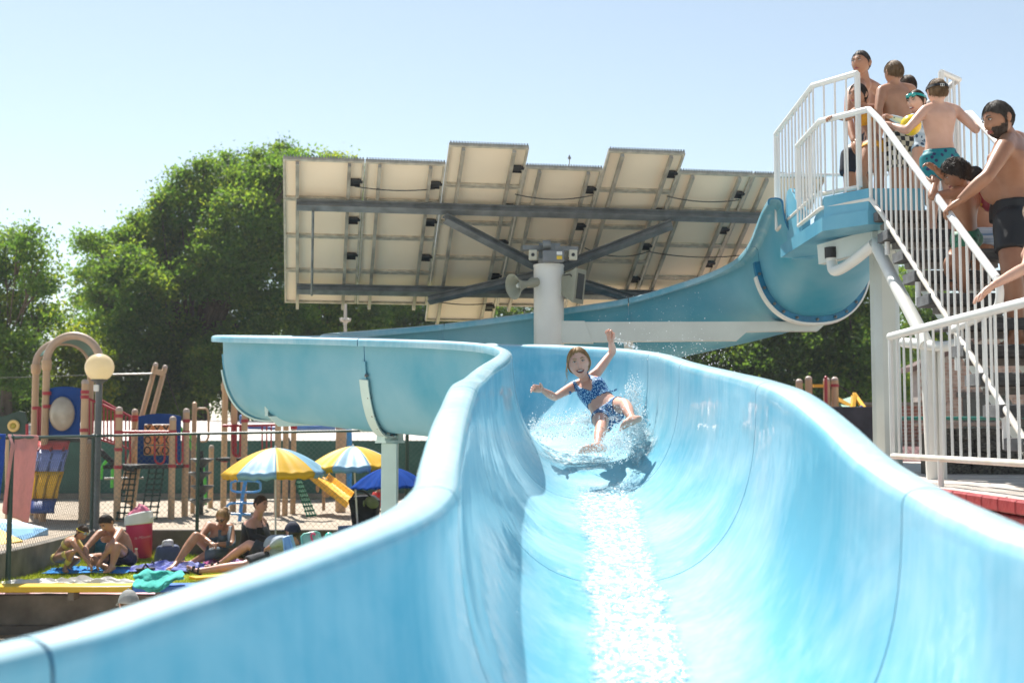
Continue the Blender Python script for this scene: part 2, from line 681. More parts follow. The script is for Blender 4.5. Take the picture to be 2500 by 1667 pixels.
def arm(pts2, d0, d1, th, name, material, parent, px0, px1):
    """flat-sided beam: outline in photo pixels, depth running from d0 to d1 across it"""
    dep = lambda px: d0 + (d1 - d0) * (px - px0) / (px1 - px0)
    poly = [P(x, y, dep(x)) for x, y in pts2]
    a, b = P(px0, 900, d0), P(px1, 900, d1)
    n = (b - a); n.z = 0; n.normalize()
    n = Vector((-n.y, n.x, 0)) * th / 2
    return MB().prism(poly, -n, n).build(name, material, parent, smooth=False)


arm([(1360, 787), (1905, 786), (1905, 809), (1822, 811), (1798, 832), (1360, 836)], 12.6, 12.25, .12, 'support_arm', M_CREAM, col, 1340, 2000)
arm([(1900, 786.5), (2021, 785), (1995, 809), (1900, 809)], 12.6, 12.25, .14, 'arm_end', M_CREAM, col, 1340, 2000)
arm([(1372, 785), (1428, 785), (1448, 838), (1372, 838)], 12.6, 12.25, .15, 'arm_bracket', M_CREAM, col, 1340, 2000)
bolt2 = MB().lathe([(0, 0), (.022, 0), (.022, .015), (.01, .017), (.01, .03), (0, .03)], n=6).mesh('bracket_bolt', M_WHITE)
for bx, by in ((1387, 796), (1420, 795), (1388, 822), (1422, 822)):
    p = P(bx, by, 12.53)
    put('bracket_bolt', bolt2, p, col, rot=(R(90), 0, 0))
# saddle under the first ring
c, x, up, t, wd, d = slide_frame(2)
for px in (1949, 2014):
    p = P(px, 782, 12.24)
    mb = MB()
    mb.bar(p - Vector((0, 0, .02)), p + Vector((0, 0, .12)), .06, .03, (0, 1, 0))
    mb.bar(p + Vector((0, 0, .06)), p + Vector((0, 0, .10)), .09, .05, (0, 1, 0))
    mb.build('saddle_post', M_WHITE, col, smooth=False)
MB().bar(P(1945, 783.5, 12.24), P(2018, 783.5, 12.24), .05, .02).build('saddle_plate', M_WHITE, col, smooth=False)
# lower arm to the left bend
arm([(1335, 1010), (860, 1010), (655, 1016), (680, 1041), (858, 1036), (884, 1054), (1335, 1054)], 12.6, 11.9, .12, 'support_arm', M_AQUA, col, 1340, 650)
for px in (652, 718):
    p = P(px, 1008, 11.9)
    mb = MB()
    mb.bar(p - Vector((0, 0, .03)), p + Vector((0, 0, .1)), .03, .06, (0, 1, 0))
    mb.bar(p + Vector((-.02, 0, .05)), p + Vector((.02, 0, .05)), .05, .07)
    mb.build('saddle_post', M_AQUA, col, smooth=False)

c, x, up, t, wd, d = slide_frame(12)
bt = c - up * (d + .11)
pc = thing('support_post', 'slim square pale aqua post under the left bend of the slide', 'post', (bt.x, bt.y, GROUND))
pw = .145
top_z = P(965, 1081, bt.y).z
MB().box((bt.x, bt.y, (GROUND + top_z) / 2), (pw, pw, top_z - GROUND), bev=.008).build('shaft', M_AQUA, pc)
MB().box((bt.x, bt.y, GROUND + .01), (.3, .3, .02)).build('base_plate', M_AQUA, pc, smooth=False)
q = Matrix.Rotation(math.atan2(t.y, t.x), 3, 'Z')
MB().box((bt.x, bt.y, top_z + .012), (.13, .26, .024), q).build('saddle_plate', M_AQUA, pc, smooth=False)
for s in (-1, 1):
    y0 = q @ Vector((0, s, 0))
    b0 = Vector((bt.x, bt.y, top_z + .024))
    wv = q @ Vector((.05, 0, 0))
    poly = [b0 + y0 * .13 - wv, b0 + y0 * .05 - wv, b0 + y0 * .085 + Vector((0, 0, .15)) - wv, b0 + y0 * .115 + Vector((0, 0, .15)) - wv]
    MB().prism(poly, (0, 0, 0), wv * 2).build('saddle_cheek', M_AQUA, pc, smooth=False)
# ================================================================== SOLAR PANELS ON THE COLUMN
M_BACK = mat('panel_backsheet', (0.86, 0.71, 0.53), rough=0.6, var=0.05, scale=1.6, bump=0.02)
M_FRAME = mat('panel_frame', (0.50, 0.45, 0.36), rough=0.45, metal=0.25, var=0.22, scale=14)
M_CELL = mat('panel_cells', (0.012, 0.02, 0.06), rough=0.08, var=0.3, scale=9, coat=1.0)
M_BEAM = mat('steel_beam', (0.21, 0.22, 0.22), rough=0.55, metal=0.35, var=0.25, scale=7, bump=0.05)
M_JBOX = mat('black_plastic', (0.012, 0.012, 0.014), rough=0.4, var=0.2, scale=20)
M_CABLE = mat('dark_cable', (0.05, 0.045, 0.04), rough=0.6, var=0.2)
M_RAILS = mat('mounting_rail', (0.40, 0.36, 0.29), rough=0.5, metal=0.3, var=0.35, scale=5)

AD = Vector((-.13899, .83593, -.53095)).normalized()
AH = Vector((.98641, .16431, .00047)).normalized()
AN = AH.cross(AD).normalized()
if AN.z < 0:
    AN = -AN
AQ = P(1340, 560, 13.4)
APT = lambda h, s, n=0.0: AQ + AH * (h * 13.4 / 12.8) + AD * (s * 13.4 / 12.8) + AN * n
AROT = Matrix((AH, AD, AH.cross(AD))).transposed()      # local x = h, y = s, z = normal
ASG = 1.0 if AH.cross(AD).dot(AN) > 0 else -1.0

arr = thing('solar_array', 'tilted array of cream-backed solar panels on top of the white column', 'solar panels', APT(0, .3, -.6))
KS = 13.4 / 12.8
PW, PH = .785 * KS, .56 * KS


def panel_mesh():
    mb = MB()
    w_, h_ = PW - .008, PH - .008
    z = ASG
    # frame bars (hollow rim), backsheet, cells on the sun side
    for (cx, cy, sx, sy) in ((0, -h_ / 2 + .011, w_, .022), (0, h_ / 2 - .011, w_, .022)):
        mb.box((cx, cy, .0), (sx, sy, .042), m=0)
    for sx in (-1, 1):
        mb.box((sx * (w_ / 2 - .011), 0, 0), (.022, h_ - .0445, .0415), m=0)
    mb.box((0, 0, .008 * z), (w_ - .045, h_ - .045, .006), m=1)
    mb.box((0, 0, .017 * z), (w_ - .0445, h_ - .0445, .004), m=2)
    return mb.mesh('solar_panel', [M_FRAME, M_BACK, M_CELL], smooth=False)


PMESH = panel_mesh()
JM = MB()
JM.box((0, 0, 0), (.10, .088, .035), bev=.008)
JM.box((.062, -.012, 0), (.03, .03, .025))
JM.box((0, .03, -.012 * ASG), (.104, .012, .03))
JMESH = JM.mesh('junction_box', M_JBOX, smooth=False)
PW, PH = .785, .56          # layout units; APT scales them up
h0 = -2.745
AE = AROT.to_euler()
rail_n = -.05
for c in range(7):
    hh = h0 + PW * (c + .5)
    raised = c in (2, 4)
    s0, n = (-1.195, 5) if raised else (-.93, 4)
    for r in range(n):
        pn = put('solar_panel', PMESH, APT(hh, s0 + PH * (r + .5)), arr, rot=AE)
        jb = put('junction_box', JMESH, APT(hh + PW * .39, s0 + PH * (r + .52), -.018), pn, rot=AE)
    for u in (-.32, .31):
        e0 = s0 + .02
        e1 = s0 + PH * n + (.045 if c % 2 == 0 else .03)
        MB().bar(APT(hh + PW * u, e0, rail_n), APT(hh + PW * u, e1, rail_n), .034, .045, AN).build('mounting_rail', M_RAILS, arr, smooth=False)
    # comb of small studs along the top edge
    mb = MB()
    for k in range(28):
        p = APT(h0 + PW * c + .02 + (PW - .04) * k / 27, s0 - .012, .012)
        mb.box(p, (.013, .016, .018), AROT)
    mb.build('edge_comb', M_STEEL, arr, smooth=False, kind='stuff')
for s in (-.40, .93):
    mb = MB()
    mb.bar(APT(-2.61, s, -.085), APT(2.6, s, -.085), .085, .01, AN)
    mb.bar(APT(-2.61, s, -.165), APT(2.6, s, -.165), .085, .01, AN)
    mb.bar(APT(-2.61, s, -.125), APT(2.6, s, -.125), .01, .07, AN)
    mb.build('cross_beam', M_BEAM, arr, smooth=False)
hub = APT(0.0, .27, -.33)
for h, s in ((-1.15, -.40), (1.2, -.40), (-1.2, .93), (1.25, .93)):
    a, b = APT(h, s, -.215), hub + AH * math.copysign(.1, h) + AD * math.copysign(.06, s - .27)
    mb = MB()
    mb.bar(a, b, .08, .01, AN)
    mb.bar(a - AN * .075, b - AN * .075, .08, .01, AN)
    mb.bar(a - AN * .0375, b - AN * .0375, .01, .065, AN)
    mb.build('brace', M_BEAM, arr, smooth=False)
MB().tube([APT(-2.45, -.40, -.21), APT(-2.45, .93, -.21)], .014, 8).build('tie_rod', M_BEAM, arr)
# hub, gear housing, control boxes
mb = MB()
hp = P(1342, 612, 12.62)
mb.box(hp + Vector((0, 0, .02)), (.58, .12, .045), Matrix.Rotation(R(9.5), 3, 'Z'))
mb.lathe([(.10, 0), (.11, .03), (.11, .08), (.07, .12), (.07, .22), (0, .22)], (CX, 12.6, 3.58), n=24)
mb.bar(hp, hub, .22, .16)
mb.build('tracker_hub', M_BEAM, arr, angle=30)
for px, wdt in ((1301, .085), (1399, .085)):
    p = P(px, 623, 12.42)
    bx = MB().box(p, (wdt, .06, .105), bev=.008).build('control_box', mat('control_box', (.52, .50, .40), rough=.5), arr, smooth=False)
    MB().lathe([(0, 0), (.018, 0), (.018, .012), (0, .012)], p + Vector((0, -.03, 0)), n=10, axis=(0, -1, 0)).build('key_switch', M_JBOX, bx)
p = P(1351, 626, 12.40)
gb = MB().box(p, (.22, .07, .12), bev=.01).build('gear_box', mat('grey_housing', (.17, .18, .19), rough=.45, var=.2), arr, smooth=False)
MB().box(p + Vector((.06, -.037, .028)), (.055, .004, .035)).build('sticker', mat('sticker_white', (.7, .7, .68)), gb, smooth=False)
MB().box(p + Vector((.06, -.0372, -.018)), (.055, .004, .035)).build('sticker', mat('sticker_yellow', (.75, .5, .03)), gb, smooth=False)
MB().lathe([(0.0, 0), (.05, .0), (.05, .08), (.0, .08)], P(1325, 598, 12.5), n=14, axis=(1, 0, 0)).build('drive_motor', M_BEAM, arr)
# sagging cables
rc = random.Random(5)


def cable(h1, s1, h2, s2, sag):
    pts = []
    for i in range(9):
        t = i / 8
        p = APT(lerp(h1, h2, t), lerp(s1, s2, t), -.06)
        p.z -= sag * 4 * t * (1 - t)
        pts.append(p)
    MB().tube(pts, .006, 5).build('cable', M_CABLE, arr)


cable(-2.05, -.62, -1.26, -.62, .03)
cable(-.45, -.58, .35, -.60, .05)
cable(1.12, -.62, 1.9, -.6, .04)
cable(-1.12, 1.18, -.45, 1.2, .03)
cable(.42, .22, 1.15, .24, .08)
cable(1.15, .26, 2.3, .25, .05)
cable(.1, .5, .55, .95, .05)
# little weathervane on top edge
MB().tube([APT(.05, -.94, .01), APT(.05, -.99, .05)], .006, 6).lathe([(.0, .04), (.02, .0), (0, -.02)], APT(.05, -.99, .07), n=6).build('sensor_tip', M_STEEL, arr)

# ------------------------------------------------------------------ loudspeakers on the column
M_SPK = mat('speaker_grey_green', (.30, .30, .23), rough=.5, var=.08)
M_SPKD = mat('speaker_dark', (.055, .058, .055), rough=.7, var=.3, scale=200)
hs = thing('horn_loudspeaker', 'grey horn loudspeaker mounted on the left of the white column', 'loudspeaker', P(1296, 690, 12.5))
ax = Vector((-.78, -.55, -.22)).normalized()
o = P(1293, 692, 12.45)
MB().lathe([(.045, -.10), (.05, -.02), (.038, 0), (.032, .03), (.04, .08), (.062, .13), (.098, .18), (.128, .205), (.132, .212), (.124, .212), (.09, .185), (.05, .12), (.03, .05), (.0, .05)],
           o, n=28, axis=ax).build('horn', M_SPK, hs)
MB().lathe([(0, -.02), (.028, -.01), (.03, .03), (.02, .05), (0, .055)], o + ax * .11, n=16, axis=ax).build('horn_core', mat('horn_core', (.55, .55, .5)), hs)
MB().bar(o + Vector((.02, .03, .05)), P(1312, 690, 12.56), .03, .03).tube([o - ax * .02 + Vector((0, 0, .05)), o + Vector((.03, .03, .06)), P(1312, 682, 12.56)], .009, 6).build('bracket', M_STEEL, hs, smooth=False)
bs = thing('box_loudspeaker', 'flared grey-green box loudspeaker on the right of the white column', 'loudspeaker', P(1380, 700, 12.55))
o = P(1403, 698, 12.5)
f = Vector((.86, -.45, -.12)).normalized()
rt = f.cross(Vector((0, 0, 1))).normalized()
upv = rt.cross(f)
sec = [(-.13, .05, .10), (-.06, .07, .13), (.02, .11, .16), (.045, .12, .175), (.06, .12, .175)]
mb = MB()
vs, fs = [], []
for (t, hw, hh) in sec:
    for sx, sy in ((-1, -1), (1, -1), (1, 1), (-1, 1)):
        vs.append(o + f * t + rt * (sx * hw) + upv * (sy * hh))
for i in range(len(sec) - 1):
    for j in range(4):
        fs.append((i * 4 + j, i * 4 + (j + 1) % 4, i * 4 + 4 + (j + 1) % 4, i * 4 + 4 + j))
fs += [(3, 2, 1, 0), (16, 17, 18, 19)]
mb.add(vs, fs).build('housing', M_SPK, bs, smooth=False)
MB().box(o + f * .062, (.15, .006, .26), Matrix((rt, f, upv)).transposed()).build('grille', M_SPKD, bs, smooth=False)
MB().bar(o - f * .12 + Vector((0, 0, .05)), P(1374, 690, 12.58), .03, .05).build('bracket', M_STEEL, bs, smooth=False)
MB().tube([P(1376, 672, 12.42), P(1392, 670, 12.4), P(1402, 682, 12.42)], .008, 6).build('lead', M_CABLE, bs)
# ================================================================== SLIDE TOWER: platform, stairs, railings
M_PLAT = mat('platform_blue', (0.06, 0.30, 0.46), rough=0.38, scale=2.4, col2=(0.17, 0.45, 0.58), detail=7, coat=.2)
M_TREAD = mat('tread_wood', (0.030, 0.031, 0.033), rough=0.75, scale=5, col2=(0.085, 0.085, 0.085), stretch=(1, 9, 9), bump=.3, bscale=30)
M_TREADEND = mat('tread_endgrain', (0.13, 0.135, 0.14), rough=0.85, var=.25, scale=16, bump=.25, bscale=50)
M_RAIL = mat('rail_white', (0.74, 0.74, 0.72), rough=0.35, var=0.05, scale=5, bump=.03)
M_RUSTY = mat('rail_white_chipped', (0.74, 0.73, 0.70), rough=0.4, scale=9, col2=(0.66, 0.60, 0.50), bump=.05)

FZ = 3.55          # platform floor
tower = thing('slide_tower', 'blue platform of the water slide with white steel frame and stairs', 'platform', (2.9, 9.4, 1.5))
# deck tray: plan outline with the chamfered corner
plan = [(2.40, 10.9), (2.40, 9.42), (2.66, 9.10), (3.52, 9.10), (3.52, 10.9)]
MB().prism([(x, y, 3.44) for x, y in plan], (0, 0, 0), (0, 0, .11)).build('deck', M_PLAT, tower, smooth=False)
# low upstand on the near edge and round the chamfer
edge = [(2.42, 9.75), (2.42, 9.43), (2.67, 9.115), (3.06, 9.115)]
hts = [.04, .16, .165, .165]
mb = MB()
vs = []
for (x, y), h in zip(edge, hts):
    vs += [(x, y, FZ + .002), (x, y, FZ + h), (x + .05, y + .05, FZ + h), (x + .05, y + .05, FZ + .002)]
fs = []
for i in range(3):
    for j in range(4):
        fs.append((i * 4 + j, i * 4 + (j + 1) % 4, i * 4 + 4 + (j + 1) % 4, i * 4 + 4 + j))
fs += [(3, 2, 1, 0), (12, 13, 14, 15)]
mb.add(vs, fs).build('upstand', M_PLAT, tower, smooth=False)
# slide entry trough on the deck: low curved cheeks left and right of the start of the chute
for sx, x0 in ((-1, 2.43), (1, 3.4)):
    prof = [(10.2, .0), (10.2, .16), (10.45, .34), (10.62, .46), (10.72, .46), (10.76, .40), (10.76, 0)]
    poly = [(x0, y, FZ + z) for y, z in prof]
    MB().prism(poly, (0, 0, 0), (.07 * sx * -1, 0, 0)).build('entry_cheek', M_PLAT, tower, smooth=False)
# skirt piece hanging under the far left corner
MB().prism([P(1936, 632, 10.9), P(1936, 612, 10.9), P(2061, 601, 10.4), P(2120, 604, 10.4), P(2120, 632, 10.9)], (0, 0, 0), (0, .05, 0)).build('skirt', M_PLAT, tower, smooth=False)
# cream frame beam under the deck, column and braces
MB().bar((2.52, 9.95, 3.33), (2.98, 9.2, 3.40), .07, .16).build('frame_beam', M_CREAM, tower, smooth=False)
cxx = P(2161, 800, 9.65).x
MB().box((cxx, 9.65, (1.3 + 3.4) / 2), (.20, .20, 2.1), bev=.05).build('tower_column', M_CREAM, tower)
MB().box((cxx - .01, 9.52, 3.36), (.3, .25, .15)).build('bracket', M_CREAM, tower, smooth=False)
MB().tube([P(2135, 592, 9.3), P(2190, 700, 8.75), P(2246, 806, 8.35), P(2262, 842, 8.25)], .046, 16).build('diagonal_brace', M_WHITE, tower)
MB().tube(spline([P(2205, 836, 8.5), P(2250, 840, 8.3), P(2300, 846, 8.1), P(2345, 838, 7.9)], 5), .035, 12).build('landing_beam', M_WHITE, tower)
MB().tube([P(2267, 846, 8.3), P(2281, 1180, 8.3)], [.056, .05], 16).build('landing_post', M_WHITE, tower)
MB().tube([P(2296, 846, 8.25), P(2304, 1178, 8.25)], .024, 10).build('landing_strut', M_WHITE, tower)
# grey-white drain pipe with elbow
MB().tube([P(2029, 606, 9.8), P(2030, 636, 9.8)] + spline([P(2030, 640, 9.8), P(2036, 660, 9.75), P(2056, 655, 9.65), P(2090, 632, 9.45), P(2133, 596, 9.25)], 5), .043, 16).build('drain_pipe', M_WHITE, tower)
MB().tube([P(2028, 604, 9.8), P(2029, 630, 9.8)], .05, 16).build('pipe_sleeve', M_JBOX, tower)

# stairs: treads run across (x), flight comes down towards the camera
XS0, XS1 = 2.70, 3.46
RISE, RUN = .184, .275
stairs = thing('stairs', 'steep open stairs with dark wooden treads up to the blue platform', 'stairs', (3.1, 7.0, 1.5))
tm = MB()
tm.box((0, 0, 0), (XS1 - XS0, .25, .075), m=0, bev=.008)
tm.box((-(XS1 - XS0) / 2 - .002, 0, 0), (.006, .238, .066), m=1)
tmesh = tm.mesh('tread', [M_TREAD, M_TREADEND], smooth=False)
for i in range(12):
    d_ = 9.22 - RUN * i
    z_ = 3.53 - RISE * i
    rr = random.Random(i)
    put('tread', tmesh, ((XS0 + XS1) / 2 + rr.uniform(-.012, .012), d_ - .11, z_ - .04), stairs, rot=(rr.uniform(-.01, .01), rr.uniform(-.006, .006), rr.uniform(-.012, .012)))
    br = MB()
    br.box(((XS0 + XS1) / 2, d_ - .11, z_ - .105), (XS1 - XS0 - .14, .10, .04))
    br.build('tread_bearer', mat('bearer_taupe', (.17, .155, .14), rough=.7, var=.2), stairs, smooth=False)
top, bot = Vector((XS0 + .22, 9.3, 3.38)), Vector((XS0 + .22, 9.3 - RUN * 11.5, 3.38 - RISE * 11.5))
for dx in (0, XS1 - XS0 - .44):
    MB().bar(top + Vector((dx, 0, 0)), bot + Vector((dx, 0, 0)), .05, .11).build('stringer', M_CREAM, stairs, smooth=False)


def railing(name, label, top, bottom, step, r_top=.024, r_bar=.0085, r_bot=.018, cat='railing', ends=True, group=None, bar_mat=None):
    """tubular railing: top rail and bottom rail polylines of equal point count, bars between"""
    o = thing(name, label, cat, bottom[0], group)
    MB().tube(spline(top, 1) if len(top) < 2 else top, r_top, 12).build('top_rail', M_RAIL, o)
    MB().tube(bottom, r_bot, 10).build('bottom_rail', M_RUSTY, o)
    segs = []
    for i in range(len(top) - 1):
        L_ = (bottom[i + 1] - bottom[i]).length
        n = max(1, int(round(L_ / step)))
        for k in range(n):
            t = k / n
            if i == 0 and k == 0:
                continue
            segs.append((top[i].lerp(top[i + 1], t), bottom[i].lerp(bottom[i + 1], t)))
    for a, b in segs:
        bb = MB().tube([b, a], r_bar, 7)
        bb.build('baluster', bar_mat or M_RAIL, o)
    if ends:
        for k in (0, -1):
            MB().tube([bottom[k], top[k]], r_top * (.95 if 'guard' in name else .6), 10).build('end_post', M_RAIL, o)
    return o


V = Vector
zt, zb = 4.315, 3.63
railing('platform_railing', 'white railing round the near left corner of the blue platform', [V((2.43, 10.32, zt)), V((2.41, 9.47, zt)), V((2.69, 9.11, zt))],
        [V((2.43, 10.32, zb)), V((2.41, 9.47, zb)), V((2.69, 9.11, zb))], .105)
railing('platform_guard', 'tall white railing beside the slide entry, highest on the left of the platform', [V((2.44, 11.2, 4.63)), V((2.44, 9.8, 4.69)), V((2.70, 9.44, 4.69))],
        [V((2.44, 11.2, 3.74)), V((2.44, 9.8, 3.79)), V((2.70, 9.44, 3.79))], .125)
railing('platform_guard', 'tall white railing on the right side of the platform', [V((3.35, 9.42, 4.69)), V((3.56, 9.62, 4.69)), V((3.56, 10.8, 4.69))],
        [V((3.35, 9.42, 3.62)), V((3.56, 9.62, 3.62)), V((3.56, 10.8, 3.62))], .10)
# far handrail bar across the back of the slide entry
MB().tube([V((2.5, 11.3, 4.27)), V((3.5, 11.3, 4.27))], .016, 8).build('crossbar', M_RAIL, tower)


def stair_pt(d_, h, x):
    return V((x, d_, 3.53 - RISE * (9.2 - d_) / RUN + h))


hb = .16
top = [V((2.69, 9.11, zt)), stair_pt(8.95, .83, 2.72), stair_pt(6.85, .80, 2.72)]
bott = [V((2.69, 9.11, zb)), stair_pt(8.95, .13, 2.72), stair_pt(6.85, .11, 2.72)]
sr = railing('stair_railing', 'white stair handrail with balusters on the near side of the stairs', top, bott, .132, ends=False)
a = top[-1]
MB().tube([a] + spline([a + V((0, -.02, -.025)), a + V((0, -.035, -.09)), a + V((0, .0, -.155)), a + V((-.0, .12, -.18)), a + V((0, .72, -.235))], 5), .023, 12).build('rail_return', M_RAIL, sr)
MB().tube([bott[-1], stair_pt(6.2, .11, 2.72)], .018, 10).build('bottom_rail', M_RUSTY, sr)
for d_ in (8.85, 8.2, 7.5, 6.8):
    MB().tube([stair_pt(d_, .12, 2.725), stair_pt(d_, -.12, 2.725)], .019, 10).build('rail_foot', M_RAIL, sr)
top = [V((3.42, 9.3, zt)), stair_pt(9.05, .84, 3.43), stair_pt(6.6, .80, 3.43)]
bott = [V((3.42, 9.3, zb)), stair_pt(9.05, .12, 3.43), stair_pt(6.6, .11, 3.43)]
railing('stair_railing', 'white stair handrail with balusters on the far side, behind the bearded man', top, bott, .132)

# deck railing in front of the stairs
xr = 2.5
top = [V((xr, 8.1, 2.525)), V((xr, 7.0, 2.53)), V((xr + .01, 5.7, 2.535))]
bott = [V((xr, 8.1, 1.74)), V((xr, 7.0, 1.745)), V((xr + .01, 5.7, 1.75))]
dr = railing('deck_railing', 'white railing along the deck in front of the foot of the stairs', top, bott, .133, r_top=.026, r_bar=.008, r_bot=.019)
for d_ in (7.2, 5.75):
    MB().tube([V((xr, d_, 1.74)), V((xr, d_, 1.545))], .017, 10).build('rail_foot', M_RAIL, dr)
# ================================================================== GROUND AND WALLS
M_PAVE = mat('paving', (0.58, 0.51, 0.42), rough=.85, scale=1.2, col2=(0.70, 0.63, 0.53), bump=.15, bscale=60, detail=8)
M_SLAB = mat('paving_slab', (0.26, 0.21, 0.155), rough=.85, scale=2.5, col2=(0.40, 0.33, 0.25), bump=.2, bscale=90, detail=8)
M_SAND = mat('sand', (0.33, 0.27, 0.205), rough=.95, scale=3, col2=(0.45, 0.375, 0.295), bump=.5, bscale=70, detail=8)
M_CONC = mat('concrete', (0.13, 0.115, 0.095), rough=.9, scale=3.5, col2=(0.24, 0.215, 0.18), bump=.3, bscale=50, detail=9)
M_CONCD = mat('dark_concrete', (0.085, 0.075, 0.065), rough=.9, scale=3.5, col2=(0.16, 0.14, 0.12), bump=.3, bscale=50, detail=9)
M_SOIL = mat('lawn_soil', (0.24, 0.29, 0.025), rough=.95, scale=5, col2=(0.36, 0.39, 0.045), bump=.3)
M_GREENF = mat('green_screen', (0.018, 0.075, 0.058), rough=.75, scale=2, col2=(0.03, 0.11, 0.085), bump=.1, bscale=90)
M_ROOF = mat('pale_roof', (0.50, 0.44, 0.40), rough=.6, var=.08, scale=1.2)

GZ = GROUND


def sheet(name, x0, x1, y0, y1, z, m, nx=1, ny=1, h=None, kind='structure', parent=None):
    def fn(u, v):
        x, y = lerp(x0, x1, u), lerp(y0, y1, v)
        return (x, y, z + (h(x, y) if h else 0))
    return MB().grid(fn, nx, ny).build(name, m, parent, kind=kind)


ground = sheet('ground', -190, 190, -30, 240, GZ - .01, M_PAVE)

# paving slabs of the lower terrace, near the left edge
slab_m = [MB().box((0, 0, 0), (.79, .59, .03), bev=.006).mesh('paving_slab', M_SLAB, smooth=False)]
rg = random.Random(3)
for i in range(8):
    for j in range(8):
        x = -7.6 + i * .8 + (.4 if j % 2 else 0)
        y = 10.4 + j * .6
        put('paving_slab', slab_m[0], (x, y, GZ + .006 + rg.uniform(-.002, .002)), ground, rot=(rg.uniform(-.004, .004), rg.uniform(-.004, .004), 0))

# sand playground, raised behind the low walls
SZ = .36


def sand_h(x, y):
    n = mnoise.noise(Vector((x * .7, y * .7, 1))) * .06 + mnoise.noise(Vector((x * 2.3, y * 2.3, 5))) * .035 + mnoise.noise(Vector((x * 6, y * 6, 3))) * .012
    e = min(1, max(0, (y - 19.15) / .8)) if x > -6.5 else min(1, max(0, (-6.55 - x) / .8))
    return n * e - .02


def sand_plan(u, v):
    x, y = lerp(-16, 7, u), lerp(19.1, 27.8, v)
    return (x, y, SZ + sand_h(x, y))


def sand_plan2(u, v):
    x, y = lerp(-16, -6.5, u), lerp(12, 19.1, v)
    return (x, y, SZ + sand_h(x, y))


sand = MB().grid(sand_plan, 130, 60).grid(sand_plan2, 60, 45).build('sand', M_SAND, kind='structure')

# low concrete walls round the lawn
wl = MB()
wl.box((-6.44, 16.9, (GZ + SZ) / 2 + .01), (.14, 4.4, SZ - GZ), bev=.012)
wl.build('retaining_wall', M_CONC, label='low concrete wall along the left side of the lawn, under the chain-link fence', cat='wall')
wl = MB()
wl.box((-.9, 19.02, (GZ + SZ) / 2 + .012), (11.3, .14, SZ - GZ), bev=.012)
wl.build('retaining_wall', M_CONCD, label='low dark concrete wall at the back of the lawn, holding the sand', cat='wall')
# lawn: earth slab and its front wall down to the lower terrace
lawn_base = MB().box((-3.1, 17.0, GZ / 2 - .02), (6.5, 3.9, -GZ), bev=0).build('lawn', M_SOIL, smooth=False, kind='structure')
fw = thing('terrace_wall', 'grey concrete terrace wall below the yellow and blue bench', 'wall', (-4, 15, GZ))
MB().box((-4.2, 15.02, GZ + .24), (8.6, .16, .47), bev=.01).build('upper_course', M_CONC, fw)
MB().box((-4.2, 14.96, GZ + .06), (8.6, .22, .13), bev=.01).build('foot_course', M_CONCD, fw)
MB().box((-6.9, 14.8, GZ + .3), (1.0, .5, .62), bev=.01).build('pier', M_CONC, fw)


# grass blades
def grass():
    rng = np.random.default_rng(4)
    n = 46000
    x = rng.uniform(-6.36, .1, n)
    y = rng.uniform(15.12, 18.93, n)
    h = rng.uniform(.018, .05, n) * (1 + .5 * np.sin(x * 3.1) * np.cos(y * 2.7))
    edge = (x < -6.15) | (y > 18.7)
    h = np.where(edge, h * 1.9, h)
    a = rng.uniform(0, 2 * PI, n)
    wd = rng.uniform(.004, .008, n)
    lean = rng.uniform(.2, .9, n) * h
    la = rng.uniform(0, 2 * PI, n)
    v = np.zeros((n, 3, 3))
    v[:, 0] = np.stack([x - np.cos(a) * wd, y - np.sin(a) * wd, np.zeros(n) - .02], 1)
    v[:, 1] = np.stack([x + np.cos(a) * wd, y + np.sin(a) * wd, np.zeros(n) - .02], 1)
    v[:, 2] = np.stack([x + np.cos(la) * lean, y + np.sin(la) * lean, h - .02], 1)
    me = bpy.data.meshes.new('grass')
    me.from_pydata(v.reshape(-1, 3).tolist(), [], np.arange(n * 3).reshape(-1, 3).tolist())
    me.materials.append(mat('grass_blade', (.22, .33, .015), rough=.6, scale=1.4, col2=(.42, .45, .04), transl=.45, detail=6))
    o = bpy.data.objects.new('grass', me)
    link(o, None, 'short sunlit lawn grass between the concrete walls', 'grass', kind='stuff')


grass()

# green screen fence and white low roof behind the playground
gs = thing('screen_wall', 'dark green screen wall along the back of the sand playground', 'wall', (-4, 27.6, SZ))
for k in range(12):
    x0 = -16 + k * 2.2
    MB().box((x0 + 1.1, 27.6 + .01 * (k % 2), SZ + .66), (2.17, .05, 1.26), bev=.01).build('screen_panel', M_GREENF, gs)
    MB().box((x0, 27.55, SZ + .68), (.07, .07, 1.34)).build('screen_post', M_CONCD, gs, smooth=False)
MB().box((-3.9, 27.45, SZ + .06), (24.6, .16, .12)).build('kerb', M_CONC, gs, smooth=False)
rf = thing('low_building', 'long low building with a pale flat roof behind the green screen wall', 'building', (-4, 32, SZ))
MB().prism([(-17, 28.4, 1.60), (-17, 34, 2.04), (-17, 34, .3), (-17, 28.4, .3)], (0, 0, 0), (24.6, 0, 0)).build('wall', mat('grey_wall', (.22, .22, .22)), rf, smooth=False)
MB().prism([(-17.2, 28.1, 1.585), (-17.2, 34.2, 2.07), (-17.2, 34.2, 2.13), (-17.2, 28.1, 1.645)], (0, 0, 0), (25, 0, 0)).build('roof', M_ROOF, rf, smooth=False)

